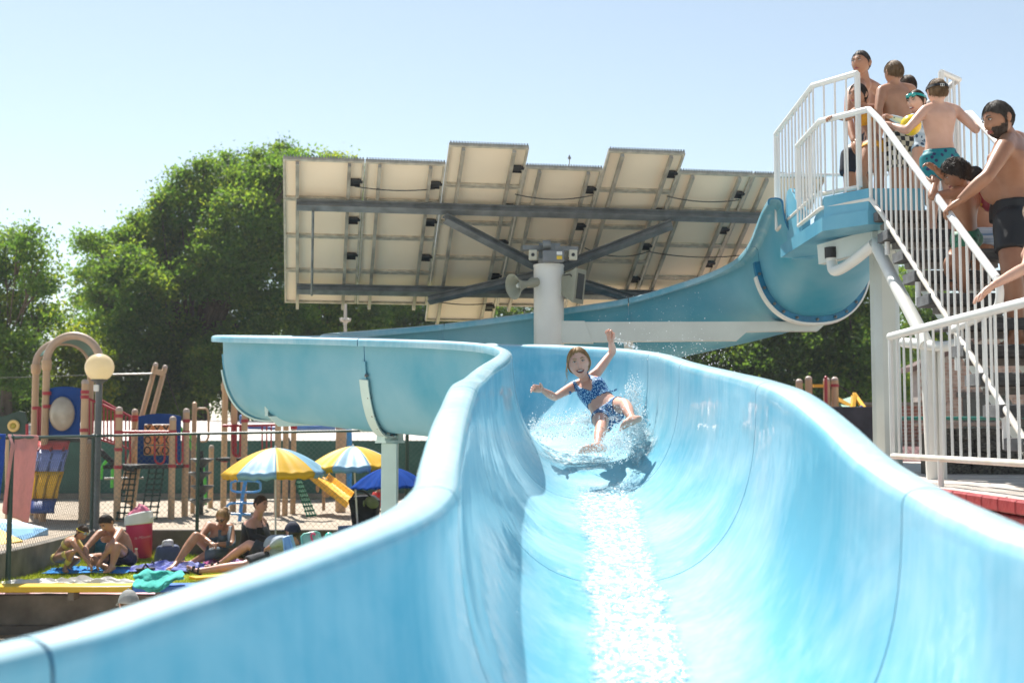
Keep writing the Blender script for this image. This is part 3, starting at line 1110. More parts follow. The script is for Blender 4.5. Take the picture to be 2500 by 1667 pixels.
# ------------------------------------------------------------------ right side: deck, red brick edge, stone wall, fences, brick house
DZ = 1.58
M_DECK = mat('deck_paving', (0.40, 0.35, 0.31), rough=.85, scale=2, col2=(0.56, 0.50, 0.45), bump=.2, bscale=60)
M_REDB = mat('red_painted_brick', (0.26, 0.02, 0.026), rough=.45, scale=7, col2=(0.40, 0.05, 0.055), bump=.25, bscale=50)
M_MORT = mat('dark_mortar', (0.10, 0.035, 0.035), rough=.9)
deck = MB().prism([(2.47, 4.6, GZ), (9, 4.6, GZ), (9, 40, GZ), (4.2, 40, GZ), (2.47, 12.2, GZ)], (0, 0, 0), (0, 0, DZ - GZ - .03)).build('deck', M_MORT, smooth=False, kind='structure')
dsl = MB().box((0, 0, 0), (.49, .49, .03), bev=.006).mesh('deck_slab', M_DECK, smooth=False)
for i in range(13):
    for j in range(16):
        put('deck_slab', dsl, (2.70 + i * .5, 4.9 + j * .5, DZ - .015 + rg.uniform(-.003, .003)), deck, rot=(rg.uniform(-.004, .004), rg.uniform(-.004, .004), rg.uniform(-.004, .004)))
rb = MB().box((0, 0, 0), (.10, .205, .068), bev=.008).mesh('red_brick', M_REDB, smooth=False)
rw = thing('brick_edge', 'red painted brick wall below the edge of the right-hand deck', 'wall', (2.45, 6, GZ))
for j in range(22):
    put('brick', rb, (2.452 + rg.uniform(-.004, .004), 4.72 + j * .215, DZ - .036), rw, rot=(0, 0, rg.uniform(-.01, .01)))
for r_ in range(1, 9):
    for j in range(22):
        put('brick', rb, (2.466 + rg.uniform(-.003, .003), 4.72 + j * .215 + (.107 if r_ % 2 else 0), DZ - .036 - .077 * r_), rw)

# rough stone wall under the stairs
M_STONE = mat('rough_stone', (0.05, 0.047, 0.043), rough=.95, scale=6, col2=(0.22, 0.20, 0.165), bump=.8, bscale=26, detail=9)
sw = thing('stone_wall', 'low wall of dark rough stone blocks under the foot of the stairs', 'wall', (4, 9.2, DZ))


def stone_mesh(seed):
    me = bmesh.new()
    bmesh.ops.create_cube(me, size=1)
    bmesh.ops.subdivide_edges(me, edges=me.edges, cuts=2, use_grid_fill=True)
    r_ = random.Random(seed)
    for v in me.verts:
        n = v.co.normalized()
        v.co = v.co.lerp(n * .62, .16) + Vector((r_.uniform(-.05, .05), r_.uniform(-.05, .05), r_.uniform(-.05, .05)))
    m2 = bpy.data.meshes.new('stone')
    me.to_mesh(m2)
    me.free()
    m2.materials.append(M_STONE)
    return m2


STONES = [stone_mesh(i) for i in range(6)]
for r_ in range(4):
    x = 3.15
    while x < 5.2:
        w_ = rg.uniform(.11, .2)
        put('stone', STONES[rg.randrange(6)], (x + w_ / 2, 9.25 + rg.uniform(-.02, .02), DZ + .04 + r_ * .085), sw,
            rot=(rg.choice((0, PI)), rg.choice((0, PI)), rg.uniform(-.05, .05)), scale=(w_ * .98, .2, .083))
        x += w_
MB().box((4.2, 9.3, DZ + .15), (2.2, .12, .30)).build('wall_core', M_STONE, sw, smooth=False)
MB().box((4.2, 9.25, DZ + .372), (2.3, .24, .03), bev=.008).build('coping', mat('coping', (.33, .25, .21), rough=.8, var=.2), sw)

# brick house far right behind the stairs
M_BRK = mat('pale_brick', (0.27, 0.17, 0.135), rough=.9, scale=9, col2=(0.45, 0.34, 0.29), bump=.2, detail=2)
M_MORTL = mat('pale_mortar', (0.42, 0.38, 0.34), rough=.95)
M_DARKG = mat('dark_glass', (0.02, 0.022, 0.025), rough=.15, var=.2)
bh = thing('brick_house', 'pale brick building with dark doorways behind the stairs', 'building', (13, 28, DZ))
HX0, HY = 9.25, 28.0
MB().prism([(HX0, HY, DZ - .6), (HX0 + 7, HY, DZ - .6), (HX0 + 7, HY, 4.6), (HX0 + 3, HY, 4.6), (HX0, HY, 3.25)], (0, 0, 0), (0, .45, 0)).build('wall', M_MORTL, bh, smooth=False)
mb = MB()
for r_ in range(38):
    for j in range(24):
        x = HX0 + .02 + j * .225 + (.112 if r_ % 2 else 0)
        z = DZ - .3 + r_ * .078
        lim = 3.2 + (x - HX0) * .45
        if z > lim or (1.0 < x - HX0 < 1.75 and z < 2.6) or (2.6 < x - HX0 < 3.5 and z < 2.6):
            continue
        mb.box((x + .1, HY - .004, z), (.205, .03, .062))
mb.build('brickwork', M_BRK, bh, smooth=False, kind='stuff')
for x0, x1 in ((1.0, 1.75), (2.6, 3.5)):
    dw = MB().box((HX0 + (x0 + x1) / 2, HY - .02, 1.9), (x1 - x0, .05, 1.5)).build('doorway', M_DARKG, bh, smooth=False)
    MB().box((HX0 + (x0 + x1) / 2, HY - .05, 2.68), (x1 - x0 + .25, .1, .12)).build('lintel', mat('dark_timber', (.03, .028, .026)), bh, smooth=False)
MB().prism([(HX0 - .15, HY - .15, 3.32), (HX0 + 3, HY - .15, 4.75), (HX0 + 7, HY - .15, 4.75), (HX0 + 7, HY - .15, 4.63), (HX0 + 3, HY - .15, 4.63), (HX0 - .15, HY - .15, 3.2)], (0, 0, 0), (0, .9, 0)).build('roof', mat('house_roof', (.1, .06, .05), rough=.8), bh, smooth=False)
# dark slate wall with brick wall behind, seen between slide and column
MB().box((3.86, 16.0, 1.2), (1.76, .2, 2.0), bev=.01).build('slate_wall', mat('slate', (.055, .055, .065), rough=.7, var=.25), label='dark slate-grey wall with a pale top behind the slide, right of it', cat='wall')
bw = thing('garden_wall', 'low brick garden wall behind the dark slate wall', 'wall', (7.4, 26, .3))
MB().box((7.4, 26.1, 1.25), (3.4, .2, 2.3)).build('wall_core', M_MORTL, bw, smooth=False)
mb = MB()
for r_ in range(14):
    for j in range(15):
        mb.box((5.75 + j * .225 + (.112 if r_ % 2 else 0), 26.0, 2.36 - r_ * .078), (.205, .03, .062))
mb.build('brickwork', mat('red_brick', (.20, .075, .055), rough=.9, scale=8, col2=(.33, .16, .12), bump=.2), bw, smooth=False, kind='stuff')
MB().box((7.4, 26.05, 2.44), (3.5, .3, .06)).build('coping', M_CONC, bw, smooth=False)
# ================================================================== TREES
M_BARK = mat('bark', (0.045, 0.032, 0.022), rough=.95, scale=8, col2=(0.11, 0.085, 0.06), stretch=(1, 1, .25), bump=.6, bscale=30)


def leaf_material(name, a, b, c):
    m = bpy.data.materials.new(name)
    m.use_nodes = True
    t = m.node_tree
    L = t.links.new
    bs = t.nodes['Principled BSDF']
    at = t.nodes.new('ShaderNodeAttribute')
    at.attribute_name = 'tint'
    r = t.nodes.new('ShaderNodeValToRGB')
    r.color_ramp.elements[0].color = (*a, 1)
    r.color_ramp.elements[1].color = (*c, 1)
    e = r.color_ramp.elements.new(.5)
    e.color = (*b, 1)
    L(at.outputs['Fac'], r.inputs['Fac'])
    L(r.outputs[0], bs.inputs['Base Color'])
    bs.inputs['Roughness'].default_value = .6
    bs.inputs['Specular IOR Level'].default_value = .3
    tr = t.nodes.new('ShaderNodeBsdfTranslucent')
    h = t.nodes.new('ShaderNodeMixRGB')
    h.blend_type = 'MULTIPLY'
    h.inputs[0].default_value = 1
    h.inputs[2].default_value = (1.9, 1.7, .6, 1)
    L(r.outputs[0], h.inputs[1])
    L(h.outputs[0], tr.inputs['Color'])
    mx = t.nodes.new('ShaderNodeMixShader')
    mx.inputs[0].default_value = .66
    L(bs.outputs[0], mx.inputs[1])
    L(tr.outputs[0], mx.inputs[2])
    L(mx.outputs[0], t.nodes['Material Output'].inputs['Surface'])
    return m


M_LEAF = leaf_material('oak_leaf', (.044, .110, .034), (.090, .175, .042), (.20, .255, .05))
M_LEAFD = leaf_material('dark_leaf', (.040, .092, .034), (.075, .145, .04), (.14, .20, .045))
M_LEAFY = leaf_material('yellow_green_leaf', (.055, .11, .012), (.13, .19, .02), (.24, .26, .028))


def foliage(blobs, name, m, parent, seed, clumps=26, leaves=70, size=.13, spread=.34):
    """blobs: (centre, radius). leaf quads gathered in clumps through each blob's volume, denser near its surface"""
    rng = np.random.default_rng(seed)
    V_, T_ = [], []
    for (c, rad) in blobs:
        n = max(6, int(clumps * 3.0 * (rad / 1.3) ** 2))
        d = rng.normal(size=(n, 3))
        d /= np.linalg.norm(d, axis=1)[:, None]
        rr = rad * rng.uniform(.2, 1.0, n) ** .42
        cc = np.array(c) + d * rr[:, None] * np.array([1, 1, .92])
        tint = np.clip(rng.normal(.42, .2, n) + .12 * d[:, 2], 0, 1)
        k = int(leaves * 2.6)
        sp = spread * .82 * rng.uniform(.5, 1.25, n)
        off = rng.normal(size=(n, k, 3)) * sp[:, None, None] * np.array([1, 1, .62])
        p = (cc[:, None, :] + off).reshape(-1, 3)
        N = len(p)
        nrm = rng.normal(size=(N, 3)) + np.array([0, 0, .55])
        nrm /= np.linalg.norm(nrm, axis=1)[:, None]
        ax = rng.normal(size=(N, 3))
        t1 = np.cross(nrm, ax)
        t1 /= np.linalg.norm(t1, axis=1)[:, None]
        t2 = np.cross(nrm, t1)
        s = size * 1.05 * rng.uniform(.55, 1.25, N)[:, None]
        q = np.stack([p - t1 * s * .55 - t2 * s * .1, p + t2 * s * .42, p + t1 * s * .5 - t2 * s * .22], 1)
        V_.append(q.reshape(-1, 3))
        T_.append(np.repeat(np.clip(np.repeat(tint, k) + rng.normal(0, .12, N), 0, 1), 3))
    v = np.concatenate(V_).astype(np.float32)
    tv = np.concatenate(T_).astype(np.float32)
    n = len(v) // 3
    me = bpy.data.meshes.new(name)
    me.vertices.add(len(v))
    me.vertices.foreach_set('co', v.ravel())
    me.loops.add(len(v))
    me.loops.foreach_set('vertex_index', np.arange(len(v), dtype=np.int32))
    me.polygons.add(n)
    me.polygons.foreach_set('loop_start', np.arange(0, len(v), 3, dtype=np.int32))
    me.update(calc_edges=True)
    a = me.attributes.new('tint', 'FLOAT', 'POINT')
    a.data.foreach_set('value', tv)
    me.materials.append(m)
    o = bpy.data.objects.new(name, me)
    return link(o, parent)


def trunk_limbs(base, blobs, r0, parent, seed, fork=.4):
    rnd = random.Random(seed)
    mb = MB()
    base = Vector(base)
    cen = Vector((0, 0, 0))
    for c, r_ in blobs:
        cen += Vector(c)
    cen /= len(blobs)
    topz = max(c[2] for c, r_ in blobs)
    fk = base.lerp(Vector((cen.x, cen.y, topz)), fork)
    fk.x = lerp(base.x, cen.x, .35)
    fk.y = lerp(base.y, cen.y, .35)
    mb.tube(spline([base - Vector((0, 0, .3)), base + Vector((rnd.uniform(-.1, .1), 0, (fk.z - base.z) * .5)), fk], 5), [r0 * (1.35 - .6 * i / 10) for i in range(11)], 9)
    for c, r_ in blobs:
        c = Vector(c)
        s = base.lerp(fk, rnd.uniform(.7, 1.0))
        mid = s.lerp(c, .5) + Vector((rnd.uniform(-.4, .4), rnd.uniform(-.4, .4), rnd.uniform(.1, .5)))
        pts = spline([s, mid, c], 4)
        rr = [max(.02, r0 * .3 * (1 - i / len(pts)) * min(1.2, r_)) for i in range(len(pts))]
        mb.tube(pts, rr, 6)
        for k in range(3):
            e = c + Vector((rnd.uniform(-1, 1), rnd.uniform(-1, 1), rnd.uniform(-.4, 1))) * r_ * .8
            mb.tube([pts[-4], pts[-4].lerp(e, .5) + Vector((0, 0, .1)), e], [.03, .02, .008], 5)
    mb.build('trunk', M_BARK, parent)


def tree(name, label, blobs_px, d, base_px, m, seed, size=.13, clumps=26, leaves=70, r0=.22, spread=.34, ground=0.2, fork=.4, depth=1.0, group='trees behind the pool grounds'):
    rnd = random.Random(seed)
    blobs = []
    for b in blobs_px:
        dd = d + (b[3] if len(b) > 3 else rnd.uniform(-1, 1) * depth)
        blobs.append((tuple(P(b[0], b[1], dd)), b[2] * dd / 3000.0))
    bx = P(base_px, 1000, d).x
    t = thing(name, label, 'tree', (bx, d, ground), group)
    trunk_limbs((bx, d, ground), blobs, r0, t, seed, fork)
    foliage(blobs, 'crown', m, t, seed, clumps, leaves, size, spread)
    return t


tree('oak_tree', 'largest broad leafy tree, rising behind the left end of the solar panels',
     [(660, 455, 72), (600, 450, 56), (545, 470, 60), (470, 480, 46), (505, 530, 78), (415, 548, 52), (600, 545, 92), (690, 560, 88), (372, 605, 64), (450, 620, 82), (540, 645, 92), (640, 660, 92),
      (300, 655, 60), (248, 612, 26), (236, 655, 30), (360, 710, 78), (450, 735, 92), (560, 765, 98), (285, 750, 56), (232, 725, 32), (340, 815, 78), (280, 845, 60), (450, 855, 88), (570, 870, 88), (690, 790, 88), (705, 425, 56), (742, 402, 44),
      (448, 436, 18), (500, 412, 20), (560, 400, 22), (625, 388, 20), (690, 372, 18), (392, 486, 17), (345, 545, 20), (300, 580, 18), (218, 592, 15), (206, 672, 16), (202, 735, 17), (330, 585, 26), (420, 470, 20), (225, 800, 26)],
     40, 480, M_LEAF, 11, leaves=64, clumps=24, r0=.42, depth=2.2)
tree('oak_tree', 'tree behind the solar panels, its lower branches showing under their left end',
     [(800, 420, 60), (850, 480, 90), (760, 500, 90), (900, 560, 100), (800, 620, 100), (780, 740, 90), (870, 770, 66), (880, 840, 70), (760, 850, 90), (950, 700, 80)],
     43, 790, M_LEAF, 12, leaves=56, clumps=22, r0=.35, depth=2)
tree('beech_tree', 'dark tree seen in the gap below the middle of the solar panels',
     [(940, 780, 60), (1010, 740, 60), (1060, 800, 60), (930, 860, 80), (1030, 860, 70), (1100, 850, 70), (980, 930, 80), (1090, 930, 80), (1000, 650, 80)],
     46, 1000, M_LEAFD, 13, leaves=50, clumps=20, r0=.3)
tree('beech_tree', 'dark tree seen between the loudspeakers and behind the column',
     [(1200, 770, 60), (1270, 740, 70), (1340, 770, 70), (1230, 860, 80), (1330, 860, 80), (1420, 850, 80), (1180, 930, 80), (1300, 940, 80), (1430, 930, 80)],
     46, 1290, M_LEAFD, 14, leaves=40, clumps=18, r0=.3)
tree('birch_tree', 'tall tree with airy branches at the left edge of the picture',
     [(10, 610, 55), (60, 590, 42), (-40, 640, 70), (80, 650, 45), (25, 690, 60), (110, 690, 30), (95, 740, 40), (125, 770, 24), (30, 780, 62), (-40, 760, 70), (85, 810, 40), (20, 860, 60), (-50, 870, 70), (60, 910, 55)],
     33, 5, M_LEAF, 15, leaves=52, clumps=20, size=.11, spread=.3, r0=.16, fork=.5)
tree('lime_tree', 'small yellow-green tree behind the tan playground arch',
     [(150, 830, 46), (200, 850, 44), (120, 880, 50), (240, 870, 30), (180, 920, 52), (120, 960, 50), (230, 950, 44), (60, 960, 50), (160, 1010, 50), (245, 1010, 40)],
     36, 170, M_LEAFY, 16, leaves=56, clumps=22, size=.11, spread=.28, r0=.12)
tree('dark_shrub_tree', 'dark evergreen mass at the far left behind the green play panel',
     [(0, 930, 60), (60, 960, 60), (-60, 960, 80), (20, 1010, 60), (100, 1020, 50)],
     34, 20, M_LEAFD, 17, leaves=50, clumps=20, size=.11, r0=.12)
for k, (px, lab) in enumerate(((300, 'dark tree behind the globe lamp'), (420, 'dark tree behind the tan leaning play posts'), (560, 'dark tree behind the slide bend'), (700, 'dark tree right of the slide bend rib, low behind the playground'), (840, 'dark low tree behind the yellow and blue parasols'))):
    rr = random.Random(40 + k)
    tree('beech_tree', lab, [(px + rr.uniform(-70, 70), 880 + rr.uniform(-30, 140), 60) for _ in range(7)], 39 + k % 2, px + 20, M_LEAFD, 50 + k, leaves=44, clumps=20, r0=.28, fork=.7)
# trees on the right, behind slide and stairs
tree('beech_tree', 'dark leafy tree behind the lower right part of the upper slide',
     [(1620, 850, 70), (1700, 830, 75), (1560, 880, 70), (1660, 930, 80), (1760, 900, 80), (1740, 980, 80), (1620, 1000, 80)],
     38, 1660, M_LEAFD, 18, leaves=48, clumps=24, r0=.3)
tree('beech_tree', 'dark leafy tree behind the start ring of the slide',
     [(1850, 830, 70), (1930, 800, 75), (1880, 740, 50), (1820, 900, 80), (1910, 900, 80), (1860, 980, 80), (1990, 860, 70), (1960, 960, 80), (2010, 760, 60)],
     38, 1900, M_LEAFD, 19, leaves=46, clumps=24, r0=.3)
tree('beech_tree', 'dark leafy tree behind the tower column, left of the stairs',
     [(2080, 780, 66), (2060, 690, 60), (2130, 720, 70), (2070, 860, 80), (2150, 850, 80), (2060, 950, 80), (2150, 960, 80), (2110, 640, 46)],
     37, 2090, M_LEAF, 20, leaves=48, clumps=24, r0=.3)
tree('beech_tree', 'dark leafy tree seen through the open stair treads',
     [(2230, 700, 60), (2280, 770, 70), (2230, 850, 70), (2320, 840, 70), (2210, 930, 60)],
     40, 2250, M_LEAFD, 21, leaves=46, clumps=20, r0=.25)
# ================================================================== PLAYGROUND
M_TAN = mat('tan_post', (0.50, 0.33, 0.19), rough=.5, var=.05, scale=4)
M_TANCAP = mat('tan_cap', (0.42, 0.33, 0.27), rough=.55, var=.05)
M_TANARCH = mat('tan_arch', (0.40, 0.29, 0.21), rough=.5, var=.08)
M_PRED = mat('play_red', (0.36, 0.018, 0.03), rough=.42, var=.1)
M_PBLUE = mat('play_blue', (0.0, 0.045, 0.22), rough=.6, spec=.2, var=.1)
M_PBLUEL = mat('play_light_blue', (0.10, 0.24, 0.60), rough=.35, var=.1)
M_CBLUE = mat('climber_blue', (0.03, 0.24, 0.58), rough=.35, var=.08)
M_YEL = mat('play_yellow', (0.80, 0.42, 0.02), rough=.4, var=.06)
M_GRN = mat('play_green', (0.07, 0.52, 0.05), rough=.4, var=.08)
M_DGRN = mat('dark_green_panel', (0.012, 0.045, 0.032), rough=.5, var=.2)
M_BLK = mat('black_rubber', (0.014, 0.014, 0.015), rough=.6, var=.3)
M_ORNG = mat('tile_orange', (0.72, 0.34, 0.13), rough=.5, var=.06)
M_ROPE = mat('net_rope', (0.02, 0.04, 0.03), rough=.8)
M_BUBBLE = mat('bubble_window', (0.42, 0.37, 0.29), rough=.25, var=.15, scale=5, coat=.5)
M_GREY = mat('grey_steel_post', (0.10, 0.11, 0.115), rough=.5, metal=.3, var=.2, scale=5)


def dsand(yb):
    return (EYE_Z - SZ) * 3000.0 / (yb - 1045.5)


POSTM = {}


def play_post(px, yt, yb, parent, r=.058, name='post', clamps=()):
    d = dsand(yb)
    a, b = P(px, yb, d), P(px, yt, d)
    a.x = b.x = (a.x + b.x) / 2
    h = b.z - SZ
    o = MB().lathe([(r, -.25), (r, h - .07)], (a.x, d, SZ), n=16).build(name, M_TAN, parent)
    MB().lathe([(r + .003, h - .075), (r + .004, h - .045), (r * .8, h - .012), (r * .4, h), (0, h + .003)], (a.x, d, SZ), n=16).build('cap', M_TANCAP, o)
    for y in clamps:
        z = P(px, y, d).z
        MB().lathe([(r, z - .03 - SZ), (r + .012, z - .028 - SZ), (r + .012, z + .028 - SZ), (r, z + .03 - SZ)], (a.x, d, SZ), n=16).build('clamp', M_PRED, o)
    return Vector((a.x, d, 0)), o


def pl(px, py, d):
    return P(px, py, d)


# ---- left tower with the arch
D1 = 21.6
lt = thing('play_tower', 'tan play tower with double arch and blue bubble panel, left of the globe lamp', 'play tower', P(160, 1262, D1))


def arch(x0, x1, ycap, ytop, d, parent):
    a, b = pl(x0, ycap, d), pl(x1, ycap, d)
    a.z = b.z
    c = (a + b) / 2
    rx = (b.x - a.x) / 2
    rz = pl(x0, ytop, d).z - a.z - .06
    pts = [Vector((c.x - rx * math.cos(t), d, a.z + rz * math.sin(t))) for t in [PI * i / 22 for i in range(23)]]
    o = MB().tube(pts, .068, 14).build('arch', M_TANARCH, parent)
    for s in (a, b):
        MB().lathe([(.06, -.16), (.082, -.13), (.085, .0), (.075, .02), (.068, .02)], s, n=16).build('collar', M_TAN, o)
        MB().lathe([(.06, SZ - .25 - s.z), (.06, -.1)], s, n=16).build('post', M_TAN, parent)
    return pts


f_ = arch(114, 243, 882, 811, 21.2, lt)
b_ = arch(88, 222, 892, 826, 22.3, lt)
# green barrel roof between the arches
mb = MB()
mb.grid(lambda u, v: f_[int(round(u * 16)) + 3].lerp(b_[int(round(u * 16)) + 3], .08 + .84 * v) - Vector((0, 0, .02)), 16, 4)
ob = mb.build('canopy', mat('canopy_green', (.02, .11, .085), rough=.6, var=.2, scale=12), lt)
so = ob.modifiers.new('thick', 'SOLIDIFY'); so.thickness = .02
# bubble panel
dp = 21.25
x0, x1, zt_, zb_ = pl(118, 1000, dp).x, pl(196, 1000, dp).x, pl(150, 944, dp).z, pl(150, 1064, dp).z
n = 14
poly = [Vector((x0, dp, zb_)), Vector((x1, dp, zb_))] + [Vector((lerp(x1, x0, i / n), dp, zt_ - .03 + .035 * math.sin(PI * i / n))) for i in range(n + 1)]
bpn = MB().prism(poly, (0, -.02, 0), (0, .02, 0)).build('blue_panel', M_PBLUE, lt, smooth=False)
c = pl(153, 1010, dp)
MB().ell((c.x, dp - .015, c.z), (.225, .16, .30), 24, 14).build('bubble_window', M_BUBBLE, bpn)
MB().tube([Vector((c.x + .235 * math.cos(t), dp - .03, c.z + .31 * math.sin(t))) for t in [2 * PI * i / 28 for i in range(28)]], .014, 8, closed=True).build('bubble_ring', M_PBLUE, bpn)
MB().ell((c.x - .22, dp - .04, c.z + .3), (.01, .01, .01), 6, 4).build('ring_bolt', M_STEEL, bpn)
pA, _ = play_post(204, 926, 1270, lt, clamps=(957, 969, 1050))
for yy in (957, 969 + 20, 1050):
    pass
for px, ys in ((114, (960, 992)), (88, (996,))):
    dd = 21.2 if px == 114 else 22.3
    for y in ys:
        p = pl(px, y, dd)
        MB().lathe([(.06, -.03), (.075, -.028), (.075, .028), (.06, .03)], p, n=14).build('clamp', M_PRED, lt)
# red infill rails between posts, deck of the tower
for px in (93, 99, 104):
    MB().tube([pl(px, 995, 21.8), pl(px, 1066, 21.8)], .022, 8).build('red_bar', M_PRED, lt)
MB().box((pl(150, 1072, 21.9).x, 21.9, pl(150, 1074, 21.6).z), (1.0, 1.2, .07)).build('tower_deck', M_BLK, lt, smooth=False)
play_post(92, 1075, 1262, lt, r=.05)
play_post(218, 1072, 1262, lt, r=.05)
# colour-banded climbing wall hanging below the deck
cw = thing('climbing_wall', 'curved climbing wall in red, blue and orange bands below the left play tower', 'climbing wall', P(125, 1250, 21.0))
bands = [(1078, 1101, 172, 168, (0.62, .07, .06)), (1101, 1153, 168, 156, (.22, .27, .55)), (1153, 1220, 156, 140, (.82, .42, .015)), (1220, 1253, 140, 133, (.02, .05, .2))]
for k, (ya, yb, xa, xb, colr) in enumerate(bands):
    d0, d1 = 21.35 - .25 * k, 21.1 - .25 * k
    q = [pl(92 - 4 * k, ya, d0), pl(xa, ya, d0), pl(xb, yb, d1), pl(88 - 4 * k, yb, d1)]
    g = MB().grid(lambda u, v: q[0].lerp(q[1], u).lerp(q[3].lerp(q[2], u), v) + Vector((0, -.05 * math.sin(PI * v), 0)), 6, 4)
    o = g.build('band', mat('band_%d' % k, colr, rough=.45, var=.1), cw)
    o.modifiers.new('thick', 'SOLIDIFY').thickness = .04
    if k < 3:
        for j in range(3):
            t = .12 + .38 * j
            a_, b2 = q[0].lerp(q[1], t + .06).lerp(q[3].lerp(q[2], t + .06), .1), q[0].lerp(q[1], t).lerp(q[3].lerp(q[2], t), .92)
            MB().bar(a_ + Vector((0, -.07, 0)), b2 + Vector((0, -.09, 0)), .035, .03, (0, 1, 0)).build('grip', mat('grip_%d' % k, tuple(c_ * .35 for c_ in colr)), cw, smooth=False)

# ---- sloping bridge with red rails
br = thing('play_bridge', 'sloping bridge with red bar railings between the two left play towers', 'bridge', P(265, 1262, 21.6))
for (xa, ya, xb, yb, d, low) in ((214, 972, 284, 1003, 21.1, 90), (249, 978, 320, 1018, 22.3, 88)):
    a, b = pl(xa, ya, d), pl(xb, yb, d)
    a2, b2 = pl(xa, ya + low, d), pl(xb, yb + low - 8, d)
    MB().tube([a, b], .022, 8).build('top_rail', M_PRED, br)
    MB().tube([a2, b2], .018, 8).build('bottom_rail', M_PRED, br)
    for k in range(8):
        t = (k + .5) / 8
        MB().tube([a.lerp(b, t), a2.lerp(b2, t)], .013, 7).build('bar', M_PRED, br)
MB().grid(lambda u, v: pl(lerp(246, 330, u), lerp(1092, 1138, u) + 12 * math.sin(PI * u), lerp(21.2, 22.4, v)), 10, 3).build('bridge_deck', M_BLK, br).modifiers.new('thick', 'SOLIDIFY').thickness = .1

# ---- second tower with noughts and crosses
t2 = thing('play_tower', 'tan and red play tower with noughts-and-crosses panel and rope nets', 'play tower', P(370, 1262, 21.8))
D2 = 21.7
play_post(288, 993, 1268, t2, clamps=(1015, 1055, 1097, 1140))
play_post(327, 998, 1248, t2, clamps=(1017, 1025, 1052))
play_post(420, 1016, 1263, t2, clamps=(1054, 1137))
play_post(453, 997, 1257, t2, clamps=(1027, 1055, 1137))
dp = 22.0
x0, x1, x2, x3 = (pl(v, 1050, dp).x for v in (338, 352, 418, 441))
z0, z1, z2, z3 = (pl(350, v, dp).z for v in (1132, 1112, 1035, 1016))
ttt = MB()
ttt.box(((x0 + x1) / 2, dp, (z0 + z3) / 2), (x1 - x0, .05, z3 - z0))
ttt.box(((x2 + x3) / 2, dp, (z0 + z3) / 2), (x3 - x2, .05, z3 - z0))
ttt.box(((x1 + x2) / 2, dp, (z0 + z1) / 2), (x2 - x1, .0495, z1 - z0))
ttt.prism([Vector((x1, dp, z2)), Vector((x2, dp, z2))] + [Vector((lerp(x3, x0, i / 10), dp, z3 + .05 * math.sin(PI * i / 10))) for i in range(11)], (0, -.026, 0), (0, .026, 0))
tf = ttt.build('game_frame', M_PBLUE, t2, smooth=False)
GM = ['XXX', 'OXX', 'OXO']
tw, th_ = (x2 - x1) / 3, (z2 - z1) / 3
tile = MB().box((0, 0, 0), (tw * .9, .09, th_ * .9), bev=.015).mesh('tile', M_ORNG)
xm = MB()
for s in (-1, 1):
    xm.bar((-.045 * s, 0, -.065), (.045 * s, 0, .065), .022, .012, (0, 1, 0))
xmesh = xm.mesh('cross_mark', M_BLK, smooth=False)
omesh = MB().tube([(.052 * math.cos(t), 0, .062 * math.sin(t)) for t in [2 * PI * i / 18 for i in range(18)]], .012, 6, closed=True).mesh('nought_mark', M_BLK)
for r_ in range(3):
    for c_ in range(3):
        loc = Vector((x1 + tw * (c_ + .5), dp, z2 - th_ * (r_ + .5)))
        to = put('tile', tile, loc, t2)
        put('cross_mark' if GM[r_][c_] == 'X' else 'nought_mark', xmesh if GM[r_][c_] == 'X' else omesh, loc + Vector((0, -.052, 0)), to)
# red rails in front, platform, loops
MB().tube([pl(290, 1054, 21.4), pl(425, 1054, 21.5)], .024, 8).build('red_rail', M_PRED, t2)
for px, yb in ((307, 1132), (318, 1130)):
    MB().tube([pl(px, 1056, 21.45), pl(px, yb, 21.45)], .016, 7).build('red_bar', M_PRED, t2)
for xa, xb in ((378, 402), (430, 446)):
    pts = [pl(xa, 1056, 21.5)] + [pl((xa + xb) / 2 - (xb - xa) / 2 * math.cos(t), 1118 + 14 * math.sin(t), 21.5) for t in [PI * i / 8 for i in range(9)]] + [pl(xb, 1056, 21.5)]
    MB().tube(pts, .017, 8).build('red_loop', M_PRED, t2)
MB().box(((pl(290, 1, D2).x + pl(453, 1, D2).x) / 2, 22.0, pl(300, 1139, D2).z), (1.25, 1.0, .06)).build('platform', M_BLK, t2, smooth=False)
MB().tube([pl(255, 1168, 22.6), pl(350, 1166, 22.6)], .02, 7).build('low_rail', M_STEEL, t2)


def net(corners, nu, nv, r, name, m, parent):
    a, b, c, d = corners
    mb = MB()
    for i in range(nu + 1):
        mb.tube([a.lerp(b, i / nu), d.lerp(c, i / nu)], r, 5)
    for j in range(nv + 1):
        mb.tube([a.lerp(d, j / nv), b.lerp(c, j / nv)], r, 5)
    for i in range(nu + 1):
        for j in range(nv + 1):
            mb.ell(a.lerp(b, i / nu).lerp(d.lerp(c, i / nu), j / nv), (r * 1.9,) * 3, 6, 4)
    return mb.build(name, m, parent, kind='stuff')


net([pl(309, 1142, 21.6), pl(333, 1142, 21.6), pl(318, 1266, 20.9), pl(285, 1266, 20.9)], 2, 9, .014, 'rope_net', M_ROPE, t2)
net([pl(365, 1142, 21.7), pl(400, 1142, 21.7), pl(382, 1264, 21.0), pl(345, 1264, 21.0)], 2, 9, .014, 'rope_net', M_ROPE, t2)
MB().bar(pl(329, 1140, 21.9), pl(317, 1230, 22.3), .2, .03, (0, 1, 0)).build('ramp_board', M_TAN, t2, smooth=False)

